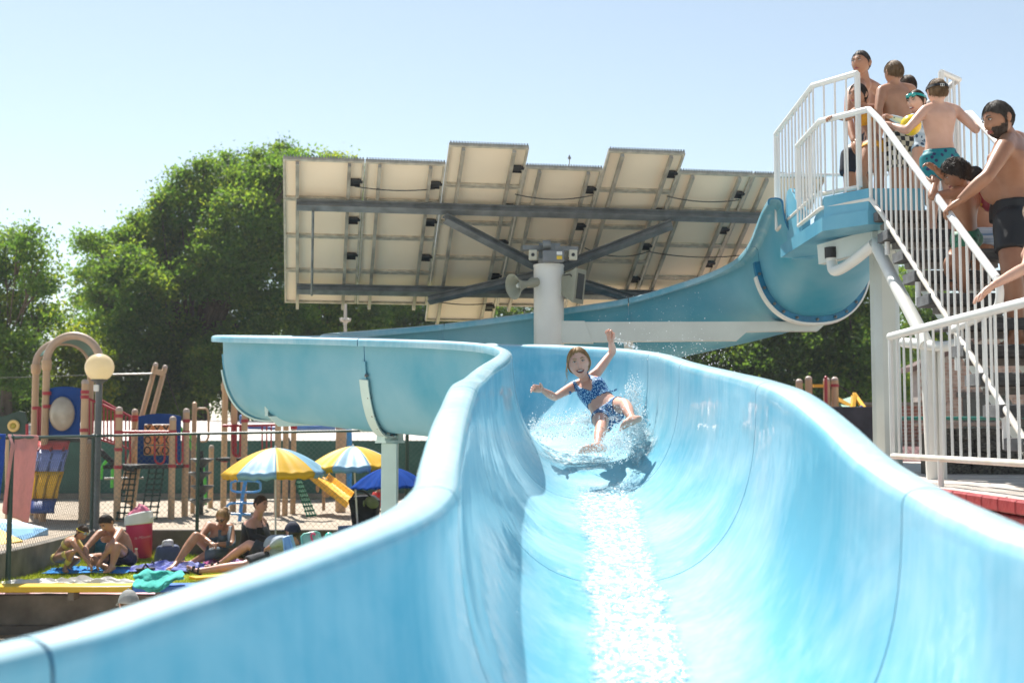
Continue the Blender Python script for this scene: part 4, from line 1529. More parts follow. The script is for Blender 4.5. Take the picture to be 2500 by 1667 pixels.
# leaning twin posts with cable
cr = thing('leaning_posts', 'pair of leaning tan posts joined at the top, with a cable', 'play frame', P(355, 1250, 23))
for xt, yt, xb in ((380, 891, 337), (403, 897, 362)):
    a, b = pl(xb, 1050, 23), pl(xt, yt, 23)
    b2 = a + (a - b) * 1.2
    MB().bar(a + (a - b) * .9, b, .085, .085, (0, 1, 0), bev=.02).build('post', M_TAN, cr)
    MB().ell(b, (.052, .052, .05), 10, 6).build('cap', M_TANCAP, cr)
MB().bar(pl(379, 907, 23), pl(402, 912, 23), .10, .14, (0, 1, 0)).build('crosspiece', M_TAN, cr, smooth=False)
MB().tube([pl(372, 912, 22.95), pl(276, 914, 22.95)], .018, 7).build('rod', M_STEEL, cr)
MB().tube([pl(402, 905, 23), pl(440, 1012, 23)], .008, 5).build('cable', M_CABLE, cr)
MB().tube([pl(276, 914, 22.95), pl(-60, 924, 26)], .006, 5).build('cable', M_CABLE, cr)

# loop climber, green curved climber, spiral climber
lc = thing('loop_climber', 'tan pole with a long oval loop, right of the noughts-and-crosses tower', 'climber', P(493, 1240, 23))
MB().lathe([(.045, SZ - .2), (.045, pl(493, 984, 23).z), (.02, pl(493, 981, 23).z), (0, pl(493, 980, 23).z)], (pl(493, 1, 23).x, 23, 0), n=12).build('pole', M_TAN, lc)
pts = []
for i in range(28):
    t = 2 * PI * i / 28
    pts.append(pl(493 + 16 * max(-1, min(1, 1.25 * math.cos(t))), 1037 - 40 * max(-1, min(1, 1.2 * math.sin(t))), 22.95))
MB().tube(pts, .02, 8, closed=True).build('loop', M_TAN, lc)
play_post(515, 1086, 1235, lc, r=.05)
gc = thing('arched_climber', 'bright green curved climbing bars behind the wire fence', 'climber', P(470, 1240, 23.5))
for s, dd in ((0, 23.2), (12, 24)):
    MB().tube(spline([pl(438 + s, 1040, dd), pl(462 + s, 1080, dd), pl(478 + s, 1120, dd), pl(488 + s, 1170, dd), pl(490 + s, 1232, dd)], 5), .03, 8).build('side_bar', M_GRN, gc)
MB().tube(spline([pl(262, 1122, 23.5), pl(250, 1140, 23.5), pl(246, 1170, 23.5)], 5), .03, 8).build('side_bar', M_GRN, gc)
MB().tube(spline([pl(276, 1128, 23.5), pl(274, 1160, 23.5), pl(273, 1190, 23.5)], 5), .03, 8).build('side_bar', M_GRN, gc)
sp = thing('spiral_climber', 'dark stepped climbing pole behind the middle fence post', 'climber', P(490, 1252, 22.6))
for y, s in ((1120, 1), (1153, -1), (1186, 1), (1219, -1)):
    MB().lathe([(.0, -.16), (.05, -.15), (.10, -.08), (.2, -.02), (.22, 0), (.2, .012), (0, .014)], pl(491 + 3 * s, y, 22.6), n=16).build('step', M_GREY, sp)
MB().tube([pl(491, 1100, 22.6), pl(491, 1256, 22.6)], .04, 10).build('pole', M_BLK, sp)

# ---- middle tower behind the slide bend
t3 = thing('play_tower', 'tan play tower with red railings and blue pipes under the slide bend', 'play tower', P(640, 1245, 23.5))
for px, yt, yb in ((596, 997, 1251),):
    play_post(px, yt, yb, t3, clamps=(1027,))
play_post(678, 990, 1258, t3, r=.056)
play_post(697, 995, 1256, t3, r=.052)
play_post(716, 1040, 1252, t3, r=.05, clamps=(1043,))
play_post(832, 1038, 1243, t3, r=.1, clamps=(1040,))
for px, yb, ycap in ((550, 1236, 938), (573, 1248, 945)):
    d = dsand(yb)
    b = pl(px, ycap, d)
    MB().lathe([(.06, SZ - .2 - b.z), (.06, -.15), (.078, -.12), (.085, 0), (.07, .02)], b, n=16).build('post', M_TAN, t3)
    MB().tube([b + Vector((.9 * (1 - math.cos(t)), 0, .75 * math.sin(t))) for t in [PI * i / 20 for i in range(14)]], .068, 12).build('arch', M_TANARCH, t3)
MB().tube([pl(543, 1039, 23.0), pl(690, 1037, 23.2)], .026, 8).build('red_rail', M_PRED, t3)
for px in (640, 651, 662):
    MB().tube([pl(px, 1040, 23.1), pl(px, 1100, 23.1)], .015, 7).build('red_bar', M_PRED, t3)
MB().bar(pl(716, 1048, 23.3), pl(716, 1108, 23.3), .05, .05, (0, 1, 0)).build('red_post', M_PRED, t3, smooth=False)
for xa, xb in ((568, 594),):
    for inset in (0, 7):
        pts = [pl(xa + inset, 1040, 23)] + [pl((xa + xb) / 2 - ((xb - xa) / 2 - inset) * math.cos(t), 1100 + 14 * math.sin(t), 23) for t in [PI * i / 8 for i in range(9)]] + [pl(xb - inset, 1040, 23)]
        MB().tube(pts, .025, 8).build('red_loop', M_PRED, t3)
MB().bar(pl(591, 1012, 23.2), pl(598, 1100, 23.2), .11, .06, (0, 1, 0), bev=.02).build('blue_board', M_PBLUEL, t3)
MB().tube([pl(606, 1043, 23.3), pl(640, 1044, 23.3), pl(672, 1045, 23.3)], .035, 10).build('blue_pipe', M_PBLUEL, t3)
MB().tube([pl(720, 1044, 23.4), pl(818, 1043, 23.4)], .055, 12).build('blue_pipe', M_PBLUEL, t3)
MB().tube(spline([pl(838, 1040, 23.2), pl(850, 1044, 23.2), pl(853, 1060, 23.2), pl(852, 1210, 23.2)], 4), .05, 10).build('blue_pipe', M_CBLUE, t3)
MB().bar(pl(697, 1048, 23.3), pl(697, 1096, 23.3), .03, .03, (0, 1, 0)).build('blue_strut', M_PBLUEL, t3, smooth=False)
MB().box(((pl(560, 1, 23).x + pl(640, 1, 23).x) / 2, 23.6, pl(560, 1122, 23).z), (.9, 1.0, .06)).build('platform', M_BLK, t3, smooth=False)
for px, y in ((548, 1124), (572, 1124)):
    MB().lathe([(.06, -.03), (.075, -.028), (.075, .028), (.06, .03)], pl(px, y, dsand(1240)), n=14).build('clamp', M_PRED, t3)
net([pl(716, 1160, 22.8), pl(728, 1160, 22.8), pl(770, 1256, 22.0), pl(750, 1258, 22.0)], 3, 9, .014, 'rope_net', mat('green_rope', (.01, .12, .06), rough=.8), t3)
# yellow slide
ys = thing('play_slide', 'yellow plastic play slide between the parasols', 'slide', P(850, 1240, 22))
q = [pl(745, 1158, 22.6), pl(778, 1150, 23.3), pl(862, 1213, 22.2), pl(846, 1238, 21.5)]
nrm = (q[1] - q[0]).cross(q[3] - q[0]).normalized()
nrm = nrm if nrm.z > 0 else -nrm
mb = MB()
for off in ((0, .06), (1, .06)):
    pass
secs = [(0, .09), (.06, .09), (.12, 0), (.88, 0), (.94, .09), (1, .09), (1, .06), (.95, -.03), (.05, -.03), (0, .06)]
vs = []
for k in range(9):
    t = k / 8
    a, b = q[0].lerp(q[3], t), q[1].lerp(q[2], t)
    for u, h in secs:
        vs.append(a.lerp(b, u) + nrm * h)
fs = []
ns = len(secs)
for k in range(8):
    for j in range(ns):
        fs.append((k * ns + j, k * ns + (j + 1) % ns, k * ns + ns + (j + 1) % ns, k * ns + ns + j))
fs += [tuple(range(ns)), tuple(reversed(range(8 * ns, 9 * ns)))]
mb.add(vs, fs).build('chute', M_YEL, ys, smooth=False)
MB().tube([pl(790, 1190, 22.8), pl(790, 1246, 22.8)], .03, 8).build('leg', M_TAN, ys)
for px, py, rx, ry in ((775, 1190, 4, 12), (797, 1203, 11, 11)):
    MB().prism([pl(px + rx * math.cos(t), py + ry * math.sin(t), 22.9) for t in [2 * PI * i / 14 for i in range(14)]], (0, 0, 0), (0, .04, 0)).build('cut_out', M_TAN, ys, smooth=False)
# blue loop climber
bc = thing('loop_climber', 'blue pole climber with two oval loops, behind the woman in black', 'climber', P(586, 1268, 21))
MB().tube(spline([pl(601, 1166, 21.2), pl(598, 1180, 21.2), pl(590, 1225, 21.2), pl(585, 1272, 21.2)], 5), .032, 10).build('pole', M_CBLUE, bc)
MB().tube([pl(600 + 36 * max(-1, min(1, 1.2 * math.cos(t))), 1187 + 14 * max(-1, min(1, 1.15 * math.sin(t))), 21.1 + .15 * math.sin(t)) for t in [2 * PI * i / 28 for i in range(28)]], .02, 8, closed=True).build('loop', M_CBLUE, bc)
MB().tube(spline([pl(553, 1238, 21.1), pl(562, 1229, 21.1), pl(590, 1227, 21.1), pl(618, 1228, 21.1)], 5), .02, 8).build('bar', M_CBLUE, bc)
MB().tube([pl(564, 1254, 21.1), pl(612, 1255, 21.1)], .02, 8).build('bar', M_CBLUE, bc)

# dark green play panel with yellow porthole, far left
gp = thing('play_board', 'dark green play panel with a yellow porthole at the left edge', 'play panel', P(30, 1250, 20.6))
poly = [pl(-60, 1070, 20.6), pl(62, 1070, 20.6), pl(66, 1030, 20.6), pl(60, 1006, 20.6), pl(46, 1003, 20.6), pl(30, 1008, 20.6), pl(10, 1016, 20.6), pl(-60, 1016, 20.6)]
MB().prism(poly, (0, 0, 0), (0, .05, 0)).build('board', M_DGRN, gp, smooth=False)
c = pl(33, 1039, 20.57)
MB().tube([c + Vector((.075 * math.cos(t), 0, .075 * math.sin(t))) for t in [2 * PI * i / 20 for i in range(20)]], .028, 8, closed=True).build('porthole', mat('porthole_yellow', (.66, .46, .16), rough=.4), gp)
MB().ell(c, (.05, .02, .05), 12, 8).build('porthole_knob', mat('knob', (.35, .28, .03)), gp)
for px in (20, 60):
    MB().tube([pl(px, 1066, 20.65), pl(px, 1275, 20.65)], .05, 10).build('post', M_TAN, gp)
MB().tube([pl(66, 1035, 20.6), pl(66, 1066, 20.6)], .025, 8).build('red_bar', M_PRED, gp)
# yellow and blue play mats on the sand, left of the fence
for nm, lab, pts, m in (('play_ramp', 'light blue sloping play ramp on the sand behind the left fence', [(-80, 1262, 18.6), (30, 1268, 18.6), (118, 1290, 18.4), (60, 1318, 17.6), (-10, 1290, 17.4), (-80, 1300, 17.4)], mat('ramp_blue', (.20, .42, .66), rough=.5)),
                        ('play_ramp', 'yellow sloping play ramp on the sand at the left edge', [(-80, 1292, 17.3), (-5, 1288, 17.3), (56, 1319, 17.2), (0, 1328, 16.9), (-80, 1340, 16.8)], mat('ramp_yellow', (.78, .52, .03), rough=.5))):
    poly = [pl(*p) for p in pts]
    MB().prism(poly, (0, 0, 0), (0, 0, -.3)).build(nm, m, smooth=False, label=lab, cat='play ramp')

# right-hand playground climber behind the slide
rp = thing('play_tower', 'small tan play tower with yellow and green ramp, behind the right slide rim', 'play tower', P(2010, 1020, 24))
for px, yt in ((1974, 918), (2018, 922), (2038, 920), (1951, 925)):
    p = pl(px, yt, 24)
    o = MB().lathe([(.068, -2.2), (.068, -.07)], p, n=14).build('post', M_TAN, rp)
    MB().lathe([(.07, -.07), (.066, -.03), (.03, 0), (0, .003)], p, n=14).build('cap', M_TANCAP, o)
MB().lathe([(.0, 0), (.03, -.02), (.035, -1.5)], pl(2016, 917, 23.7), n=10).build('red_pole', M_PRED, rp)
MB().bar(pl(1985, 942, 24), pl(2010, 942, 24), .06, .06).build('yellow_bar', M_YEL, rp, smooth=False)
MB().lathe([(.07, -.03), (.08, -.028), (.08, .028), (.07, .03)], pl(2038, 941, 24), n=14).build('clamp', M_PRED, rp)
q = [pl(2046, 978, 24.2), pl(2084, 966, 24.2), pl(2128, 1028, 23.2), pl(2088, 1036, 23.2)]
MB().prism(q, (0, 0, 0), (0, .05, -.04)).build('green_ramp', mat('ramp_green', (.02, .20, .10), rough=.5), rp, smooth=False)
for a, b in ((q[1], q[2]), (q[0], pl(2082, 998, 23.9)), (pl(2084, 966, 24.1), pl(2080, 1006, 23.6)), (pl(2080, 1006, 23.6), pl(2090, 1030, 23.1))):
    MB().bar(a + Vector((0, -.03, .02)), b + Vector((0, -.03, .02)), .07, .09, (0, 1, 0)).build('yellow_edge', M_YEL, rp, smooth=False)
MB().ell(pl(2103, 998, 23.5), (.05, .05, .07), 10, 6).build('hand_hold', M_PBLUE, rp)
MB().tube([pl(2048, 940, 24), pl(2082, 964, 24)], .012, 6).build('chain', M_CABLE, rp)
# ================================================================== FENCE, LAMP, PARASOLS, LAWN THINGS
M_FGREEN = mat('fence_green', (0.012, 0.05, 0.038), rough=.45, var=.15, scale=5)
M_WIRE = mat('fence_wire', (0.10, 0.16, 0.13), rough=.5, metal=.3, var=.2)
M_WIRE2 = mat('fence_wire_dark', (0.035, 0.05, 0.04), rough=.5, metal=.3, var=.2)


def chain_link(a, b, z0, z1, cell, r, m, parent):
    """diamond mesh of thin wires in the vertical plane from a to b"""
    a, b = Vector(a), Vector(b)
    L_ = (b - a).length
    dirv = (b - a).normalized()
    h = z1 - z0
    vs, fs = [], []
    n = Vector((-dirv.y, dirv.x, 0)) * r

    def seg(p, q):
        w_ = (q - p).normalized()
        s = w_.cross(n.normalized()) * r
        k = len(vs)
        vs.extend([p + s, p - s * .5 + n * .87, p - s * .5 - n * .87, q + s, q - s * .5 + n * .87, q - s * .5 - n * .87])
        fs.extend([(k, k + 1, k + 4, k + 3), (k + 1, k + 2, k + 5, k + 4), (k + 2, k, k + 3, k + 5)])
    slope = 1.0
    t = -h
    while t < L_:
        for sgn in (1, -1):
            t0 = t if sgn == 1 else t + h
            p0, z_0, p1, z_1 = t, (z0 if sgn == 1 else z1), t + h, (z1 if sgn == 1 else z0)
            # clip to 0..L
            if p1 <= 0 or p0 >= L_:
                continue
            u0, u1 = max(0, p0), min(L_, p1)
            f = lambda u: z_0 + (z_1 - z_0) * (u - p0) / (p1 - p0)
            seg(Vector((*(a + dirv * u0).xy, f(u0))) + n * sgn * .8, Vector((*(a + dirv * u1).xy, f(u1))) + n * sgn * .8)
        t += cell
    me = MB()
    me.v = [tuple(v) for v in vs]
    me.f = fs
    me.mi = [0] * len(fs)
    return me.build('wire_mesh', m, parent, kind='stuff', smooth=False)


CPX = P(228, 1292, 19.0)
fz = P(228, 1064, 19.0).z
fb = thing('wire_fence', 'green chain-link fence along the back of the lawn, in front of the playground', 'fence', (CPX.x, 19.0, SZ))
e = Vector((3.5, 19.0, fz + .09))
MB().tube([Vector((CPX.x, 19.0, fz)), P(485, 1058.5, 19), P(877, 1051.5, 19), e], .021, 10).build('top_rail', M_FGREEN, fb)
for px in (228, 485, 994, 1180):
    p = P(px, 1060, 19.0)
    o = MB().lathe([(.028, SZ - .1), (.028, fz + .02), (.012, fz + .035), (0, fz + .036)], (p.x, 19.0, 0), n=12).build('post', M_FGREEN, fb)
chain_link((CPX.x, 19.0), (3.5, 19.0), SZ + .03, fz - .02, .083, .0021, M_WIRE, fb)
MB().tube([Vector((CPX.x, 19.0, SZ + .5)), Vector((3.5, 19, SZ + .5))], .003, 5).build('tension_wire', M_WIRE, fb)
fl = thing('wire_fence', 'green chain-link fence running towards the camera on the left, with towels over it', 'fence', (-6.42, 15.4, 0))
NP = Vector((P(19, 1420, 15.4).x, 15.4, 0))
NP2 = Vector((-6.35, 12.2, 0))
MB().tube([Vector((CPX.x, 19.0, fz)), Vector((NP.x, NP.y, fz)), Vector((NP2.x, NP2.y, fz))], .021, 10).build('top_rail', M_FGREEN, fl)
MB().lathe([(.032, -.1), (.032, fz + .02), (.012, fz + .04), (0, fz + .041)], (NP.x, NP.y, 0), n=12).build('post', M_FGREEN, fl)
xf = lambda y: lerp(NP.x, CPX.x, (y - NP.y) / (19.0 - NP.y))
chain_link((CPX.x, 19.0), (xf(16.3), 16.3), SZ + .03, fz - .02, .083, .0023, M_WIRE2, fl)
chain_link((NP.x, NP.y), (NP2.x, NP2.y), SZ + .03, SZ + .45, .083, .0023, M_WIRE2, fl)
chain_link((xf(16.3), 16.3), (NP.x, NP.y), SZ + .03, SZ + .2, .083, .0023, M_WIRE2, fl)


# towels hanging over the left fence
def cloth(fn, nu, nv, name, m, parent=None, th=.006, **tags):
    o = MB().grid(fn, nu, nv).build(name, m, parent, **tags)
    s = o.modifiers.new('thick', 'SOLIDIFY')
    s.thickness = th
    sub = o.modifiers.new('smooth', 'SUBSURF')
    sub.levels = sub.render_levels = 1
    return o


def hung(px_tl, px_tr, pts_l, pts_r, d0, d1, fold, seed):
    rn = random.Random(seed)
    ph = rn.uniform(0, 6)

    def fn(u, v):
        # left and right edges as polylines in photo space
        def ev(pts, t):
            k = t * (len(pts) - 1)
            i = min(int(k), len(pts) - 2)
            f = k - i
            return [lerp(pts[i][0], pts[i + 1][0], f), lerp(pts[i][1], pts[i + 1][1], f)]
        a, b = ev(pts_l, v), ev(pts_r, v)
        x, y = lerp(a[0], b[0], u), lerp(a[1], b[1], u)
        d = lerp(d0, d1, u)
        p = P(x, y, d)
        p.y += fold * math.sin(u * 9 + ph + v * 1.5) * (.3 + v) * .5 + (.04 * (1 - v))
        p.x += fold * .4 * math.cos(u * 13 + ph)
        return p
    return fn


cloth(hung(0, 0, [(12, 1060), (22, 1082), (13, 1150), (1, 1252)], [(90, 1062), (84, 1120), (76, 1200), (68, 1278)], 15.2, 16.25, .025, 2), 16, 16, 'towel',
      mat('pink_towel', (.72, .40, .40), rough=.95, var=.06, scale=14, bump=.2, bscale=120, transl=.42), label='pink towel hanging over the green fence at the left', cat='towel')
cloth(hung(0, 0, [(-40, 1058), (-40, 1130), (-40, 1240)], [(12, 1059), (10, 1130), (-1, 1235)], 14.5, 15.2, .04, 3), 10, 12, 'towel',
      mat('blue_towel', (.01, .08, .45), rough=.95, var=.1, scale=14, bump=.3, bscale=120, transl=.2), label='royal blue towel on the fence at the left edge, beside the pink towel', cat='towel')

# globe lamp
lp = thing('globe_lamp', 'street lamp with a cream globe on a grey post behind the lawn corner', 'lamp', P(241, 1300, 19.4))
g = P(243, 897, 19.4)
MB().lathe([(.05, SZ - g.z - .1), (.05, -.4), (.045, -.26), (.075, -.235), (.09, -.215), (.1, -.21)], g, n=18).build('post', M_GREY, lp)
MB().ell(g, (.226, .226, .22), 28, 18).build('globe', mat('opal_glass', (.86, .76, .54), rough=.25, var=.02, transl=.5, coat=.3), lp)
MB().lathe([(.11, -.215), (.13, -.2), (.12, -.185)], g, n=20).build('collar', M_GREY, lp)
MB().box(P(235, 947, 19.3), (.075, .05, .105), bev=.008).build('notice_box', M_WHITE, lp, smooth=False)

# thin pole with star ornament under the panels
sp_ = thing('ornament_pole', 'slim pale pole with a star-shaped ornament below the solar panels', 'pole', P(843, 1205, 28.0))
MB().tube([P(843, 1205, 28.0), P(843, 735, 28.0)], .036, 10).build('pole', mat('pale_pole', (.50, .47, .42)), sp_)
c = P(843, 784, 28.0)
mb = MB()
for k in range(6):
    a = k * PI / 3
    v = Vector((math.cos(a), math.sin(a), .1))
    mb.tube([c + v * .03, c + v * .10 + Vector((0, 0, .015)), c + v * .125 + Vector((0, 0, .06))], [.033, .036, .013], 7)
mb.ell(c, (.058, .058, .08), 10, 8).build('star', mat('pale_pole', (.50, .47, .42)), sp_)


# parasols
def parasol(name, label, px, py_top, d, rad, drop, cols, pole_px, pole_base, seed, spin=0.0, tilt=0.0, valance=.075, group=None):
    top = P(px, py_top, d)
    base = P(pole_px, pole_base, d)
    o = thing(name, label, 'parasol', base, group)
    MB().tube([base, top], .013, 8).build('pole', mat('parasol_pole', (.7, .7, .68), rough=.35), o)
    MB().lathe([(.014, -.02), (.018, 0), (.008, .03), (0, .035)], top, n=10).build('finial', M_WHITE, o)
    ax = (top - base).normalized()
    ax = (ax + Vector((tilt, 0, 0))).normalized()
    q = Vector((0, 0, 1)).rotation_difference(ax).to_matrix()
    rn = random.Random(seed)
    for k in range(8):
        a0, a1 = spin + k * PI / 4, spin + (k + 1) * PI / 4
        ph = rn.uniform(0, 6)

        def fn(u, v):
            am = (a0 + a1) / 2
            a = lerp(a0, a1, u)
            # straight chord between the ribs, sagging a little between them
            rr = rad * v * math.cos(PI / 8) / math.cos(a - am)
            sag = .035 * v * math.sin(PI * u) * (1 - .3 * v)
            wr = .012 * v * v * math.sin(u * 17 + ph) * (math.sin(PI * u) ** .5)
            z = -drop * (v ** 1.75) - sag + wr + (.02 * math.sin(PI * u) if v > .98 else 0)
            return top + q @ Vector((rr * math.cos(a), rr * math.sin(a), z))
        mb = MB().grid(fn, 12, 12)
        # valance
        def fv(u, v):
            p = Vector(fn(u, 1.0))
            c_ = top + q @ Vector((0, 0, -drop))
            inw = (c_ - p)
            return p + q @ Vector((0, 0, -valance * v * (.9 + .1 * math.sin(u * 20 + ph)))) + inw * (.05 * v)
        mb.grid(fv, 12, 2)
        pan = mb.build('canopy_panel', cols[k % len(cols)], o)
        pan.modifiers.new('thick', 'SOLIDIFY').thickness = .002
    for k in range(8):
        a = spin + k * PI / 4
        MB().tube([top + q @ Vector((rad * v * math.cos(a) * .985, rad * v * math.sin(a) * .985, -drop * v ** 1.75 - .012)) for v in (0, .25, .5, .75, .98)], .005, 5).build('rib', M_WHITE, o)
    return o


C_Y = mat('parasol_yellow', (.80, .50, .015), rough=.55, var=.04, transl=.30)
C_B = mat('parasol_light_blue', (.26, .50, .66), rough=.5, var=.05, transl=.30)
C_D = mat('parasol_navy', (.0, .045, .27), rough=.9, var=.08, transl=.12, spec=.1)
parasol('parasol', 'yellow and light blue parasol on the left, over the woman in black', 672, 1093, 17.6, .76, .36, [C_Y, C_B], 673, 1318, 1, spin=R(-168), group='yellow and blue parasols')
parasol('parasol', 'yellow and light blue parasol on the right, partly behind the aqua post', 862, 1089, 18.2, .72, .30, [C_Y, C_B], 874, 1300, 2, spin=R(-152), tilt=.05, group='yellow and blue parasols')
parasol('parasol', 'dark blue parasol behind the aqua post', 950, 1140, 17.2, .58, .27, [C_D], 955, 1320, 3, spin=R(-60), valance=.01)

# bench planks, teal towel, mats
bn = thing('bench', 'long low bench plank, yellow on the left and blue on the right', 'bench', P(200, 1450, 14.7))
MB().bar(P(-80, 1435, 14.7), P(330, 1434, 14.7), .28, .075, bev=.012).build('yellow_plank', mat('bench_yellow', (.72, .45, .01), rough=.4, var=.06), bn)
MB().bar(P(332, 1434, 14.7), P(900, 1430, 14.7), .28, .075, bev=.012).build('blue_plank', mat('bench_blue', (.03, .17, .62), rough=.4, var=.06), bn)
for px in (-20, 180, 392, 600):
    MB().box(P(px, 1450, 14.72), (.07, .2, .12)).build('bench_foot', M_CONC, bn, smooth=False)
rgn = random.Random(8)


def lump(c, sx, sy, h, seed, nu=20, nv=16, rag=.25):
    c = Vector(c)

    def fn(u, v):
        x, y = (u - .5) * 2, (v - .5) * 2
        e = max(0, 1 - (abs(x) ** 3 + abs(y) ** 3) * .75)
        ed = 1 + rag * mnoise.noise(Vector((math.atan2(y, x) * 1.3, seed, 0)))
        n = mnoise.noise(Vector((x * 2.6, y * 2.6, seed))) * .8 + mnoise.noise(Vector((x * 6, y * 6, seed + 9))) * .7
        return c + Vector((x * sx * ed, y * sy * ed, h * (e * (.5 + n)) + .004))
    return fn


def ground_cloth(name, label, px, py, d, sx, sy, h, m, seed, z=None, rot=0.0):
    p = P(px, py, d)
    if z is not None:
        p.z = z
    o = MB().grid(lump((0, 0, 0), sx, sy, h * 1.5, seed), 40, 30).build(name, m, label=label, cat='towel')
    o.location = p
    o.rotation_euler = (0, 0, rot)
    o.modifiers.new('thick', 'SOLIDIFY').thickness = .006
    return o


dgr = lambda y: (EYE_Z) * 3000.0 / (y - 1045.5)
ground_cloth('towel', 'bright blue towel under the man and girl on the lawn', 222, 1390, dgr(1390), .55, .34, .03, mat('towel_azure', (.01, .16, .55), rough=.95, scale=9, col2=(.04, .32, .72), bump=.3, bscale=90), 1, z=.015)
ground_cloth('towel', 'violet-blue towel under the woman with sunglasses', 420, 1386, dgr(1386), .60, .34, .06, mat('towel_violet', (.05, .07, .35), rough=.95, scale=10, col2=(.30, .33, .62), bump=.3, bscale=90), 2, z=.015)
ground_cloth('towel', 'white and pink towel spread on the terrace wall under the bench', 200, 1446, 14.95, 1.0, .10, .02, mat('towel_white', (.62, .55, .56), rough=.95, scale=4, col2=(.75, .45, .50), bump=.2), 3, z=P(200, 1447, 14.95).z)
ground_cloth('towel', 'white towel lying on the near edge of the lawn', 170, 1421, dgr(1421), .85, .12, .05, mat('towel_white2', (.72, .70, .66), rough=.95, var=.06, scale=8, bump=.3), 4, z=.015)
ground_cloth('towel', 'pink and violet cloth beside the reclining man', 545, 1372, dgr(1375), .28, .15, .07, mat('cloth_pink', (.62, .06, .24), rough=.95, scale=12, col2=(.40, .34, .62)), 5, z=.015)
MB().bar(P(470, 1411, dgr(1412)) * 1.0, P(560, 1404, dgr(1405)), .22, .03).build('mat', C_Y, smooth=False, label='flat yellow mat at the near edge of the lawn', cat='mat')


def teal_fn(u, v):
    # towel thrown over the plank: front drape
    x = lerp(326, 448, u)
    ytop = lerp(1402, 1400, u) + 10 * math.sin(u * 3.2) * -1
    ybot = lerp(1428, 1414, u) + 26 * math.sin(PI * min(1, u * 1.15)) ** 1.2
    y = lerp(ytop, ybot, v)
    p = P(x + 10 * (v - .5) * math.sin(u * 6), y, lerp(14.75, 14.42, v ** .6))
    p.y += .05 * math.sin(u * 11 + v * 4) * v - .04 * math.sin(v * 9 + u * 3)
    k = mnoise.noise(Vector((u * 5, v * 3, 4))) + .6 * mnoise.noise(Vector((u * 11, v * 7, 8)))
    p.y += .07 * k
    p.z += .035 * k
    return p


cloth(teal_fn, 44, 30, 'towel', mat('teal_towel', (.05, .42, .36), rough=.9, var=.15, scale=9, bump=.3, bscale=60), label='crumpled teal towel on the bench', cat='towel')

# ---- pink bin
pb = thing('pink_bin', 'pink and white cup-shaped bin standing at the back of the lawn', 'bin', P(340, 1356, 18.45))
b0 = P(343, 1356, 18.45)
b0.z = 0
M_PINK = mat('bin_pink', (.52, .012, .10), rough=.4, var=.05)
q = Matrix.Rotation(R(-3.5), 3, 'Y')
MB().lathe([(.0, .0), (.155, .0), (.165, .012), (.195, .50), (.197, .52)], b0, n=36, axis=q @ Vector((0, 0, 1))).build('body', M_PINK, pb)
# slanted white collar
vs, fs = [], []
NN = 40
for i in range(NN):
    a = 2 * PI * i / NN
    sl = .045 * math.cos(a + .6)
    for r_, h in ((.198, .50 + sl * .2), (.212, .51 + sl * .3), (.206, .635 + sl), (.19, .65 + sl), (.18, .64 + sl), (.185, .53)):
        vs.append(b0 + q @ Vector((r_ * math.cos(a), r_ * math.sin(a), h)))
for i in range(NN):
    for j in range(6):
        i2, j2 = (i + 1) % NN, (j + 1) % 6
        fs.append((i * 6 + j, i2 * 6 + j, i2 * 6 + j2, i * 6 + j2))
MB().add(vs, fs).build('collar', M_WHITE, pb)


def liner(u, v):
    a = 2 * PI * u
    th = v * PI / 2
    r_ = .17 * math.cos(th) * (1 + .06 * math.sin(a * 9) * (1 - v))
    z = .60 + .045 * math.cos(a + .6) + .15 * math.sin(th) + .012 * math.sin(a * 7 + v * 5)
    return b0 + q @ Vector((r_ * math.cos(a), r_ * math.sin(a), z))


MB().grid(liner, 36, 8, cu=True).build('pink_top', mat('bin_top', (.72, .17, .27), rough=.6, var=.15, scale=18), pb)
MB().bar(b0 + q @ Vector((.20, -.05, .575)), b0 + q @ Vector((.27, -.06, .60)), .05, .02).build('lid_tab', M_WHITE, pb, smooth=False)


def text_mesh(name, body, size, m, parent, loc, rot, bend=None, shear=.0, offset=0.0):
    cu = bpy.data.curves.new(name, 'FONT')
    cu.body = body
    cu.size = size
    cu.shear = shear
    cu.extrude = .001
    cu.offset = offset
    to = bpy.data.objects.new('tmp_text', cu)
    COL.objects.link(to)
    dg = bpy.context.evaluated_depsgraph_get()
    me = bpy.data.meshes.new_from_object(to.evaluated_get(dg))
    bpy.data.objects.remove(to)
    me.name = name
    if bend:
        for v in me.vertices:
            a = v.co.x / bend
            v.co = Vector((math.sin(a) * (bend + v.co.z), v.co.y, -(math.cos(a) * (bend + v.co.z) - bend)))
    me.materials.clear()
    me.materials.append(m)
    o = bpy.data.objects.new(name, me)
    o.location = loc
    o.rotation_euler = rot
    return link(o, parent)


def on_bin(a, h, r_):
    return b0 + q @ Vector((r_ * math.cos(a), r_ * math.sin(a), h))


# lettering wrapped on the body
cu = bpy.data.curves.new('lettering', 'FONT')
cu.body = 'la Mouseq'
cu.size = .062
cu.shear = .22
to = bpy.data.objects.new('tmp_text', cu)
COL.objects.link(to)
dg_ = bpy.context.evaluated_depsgraph_get()
tme = bpy.data.meshes.new_from_object(to.evaluated_get(dg_))
bpy.data.objects.remove(to)
for v in tme.vertices:
    a = -PI / 2 - .10 + v.co.x / .187
    hh = .29 + v.co.y + v.co.x * .06
    v.co = on_bin(a, hh, .165 + .03 * hh / .5 + .0145)
tme.name = 'lettering'
tme.materials.append(mat('bin_lettering', (.62, .30, .38), rough=.5))
link(bpy.data.objects.new('lettering', tme), pb)

# bags and small things
M_NAVYB = mat('bag_slate_blue', (.045, .065, .13), rough=.8, var=.2, scale=9, bump=.3)


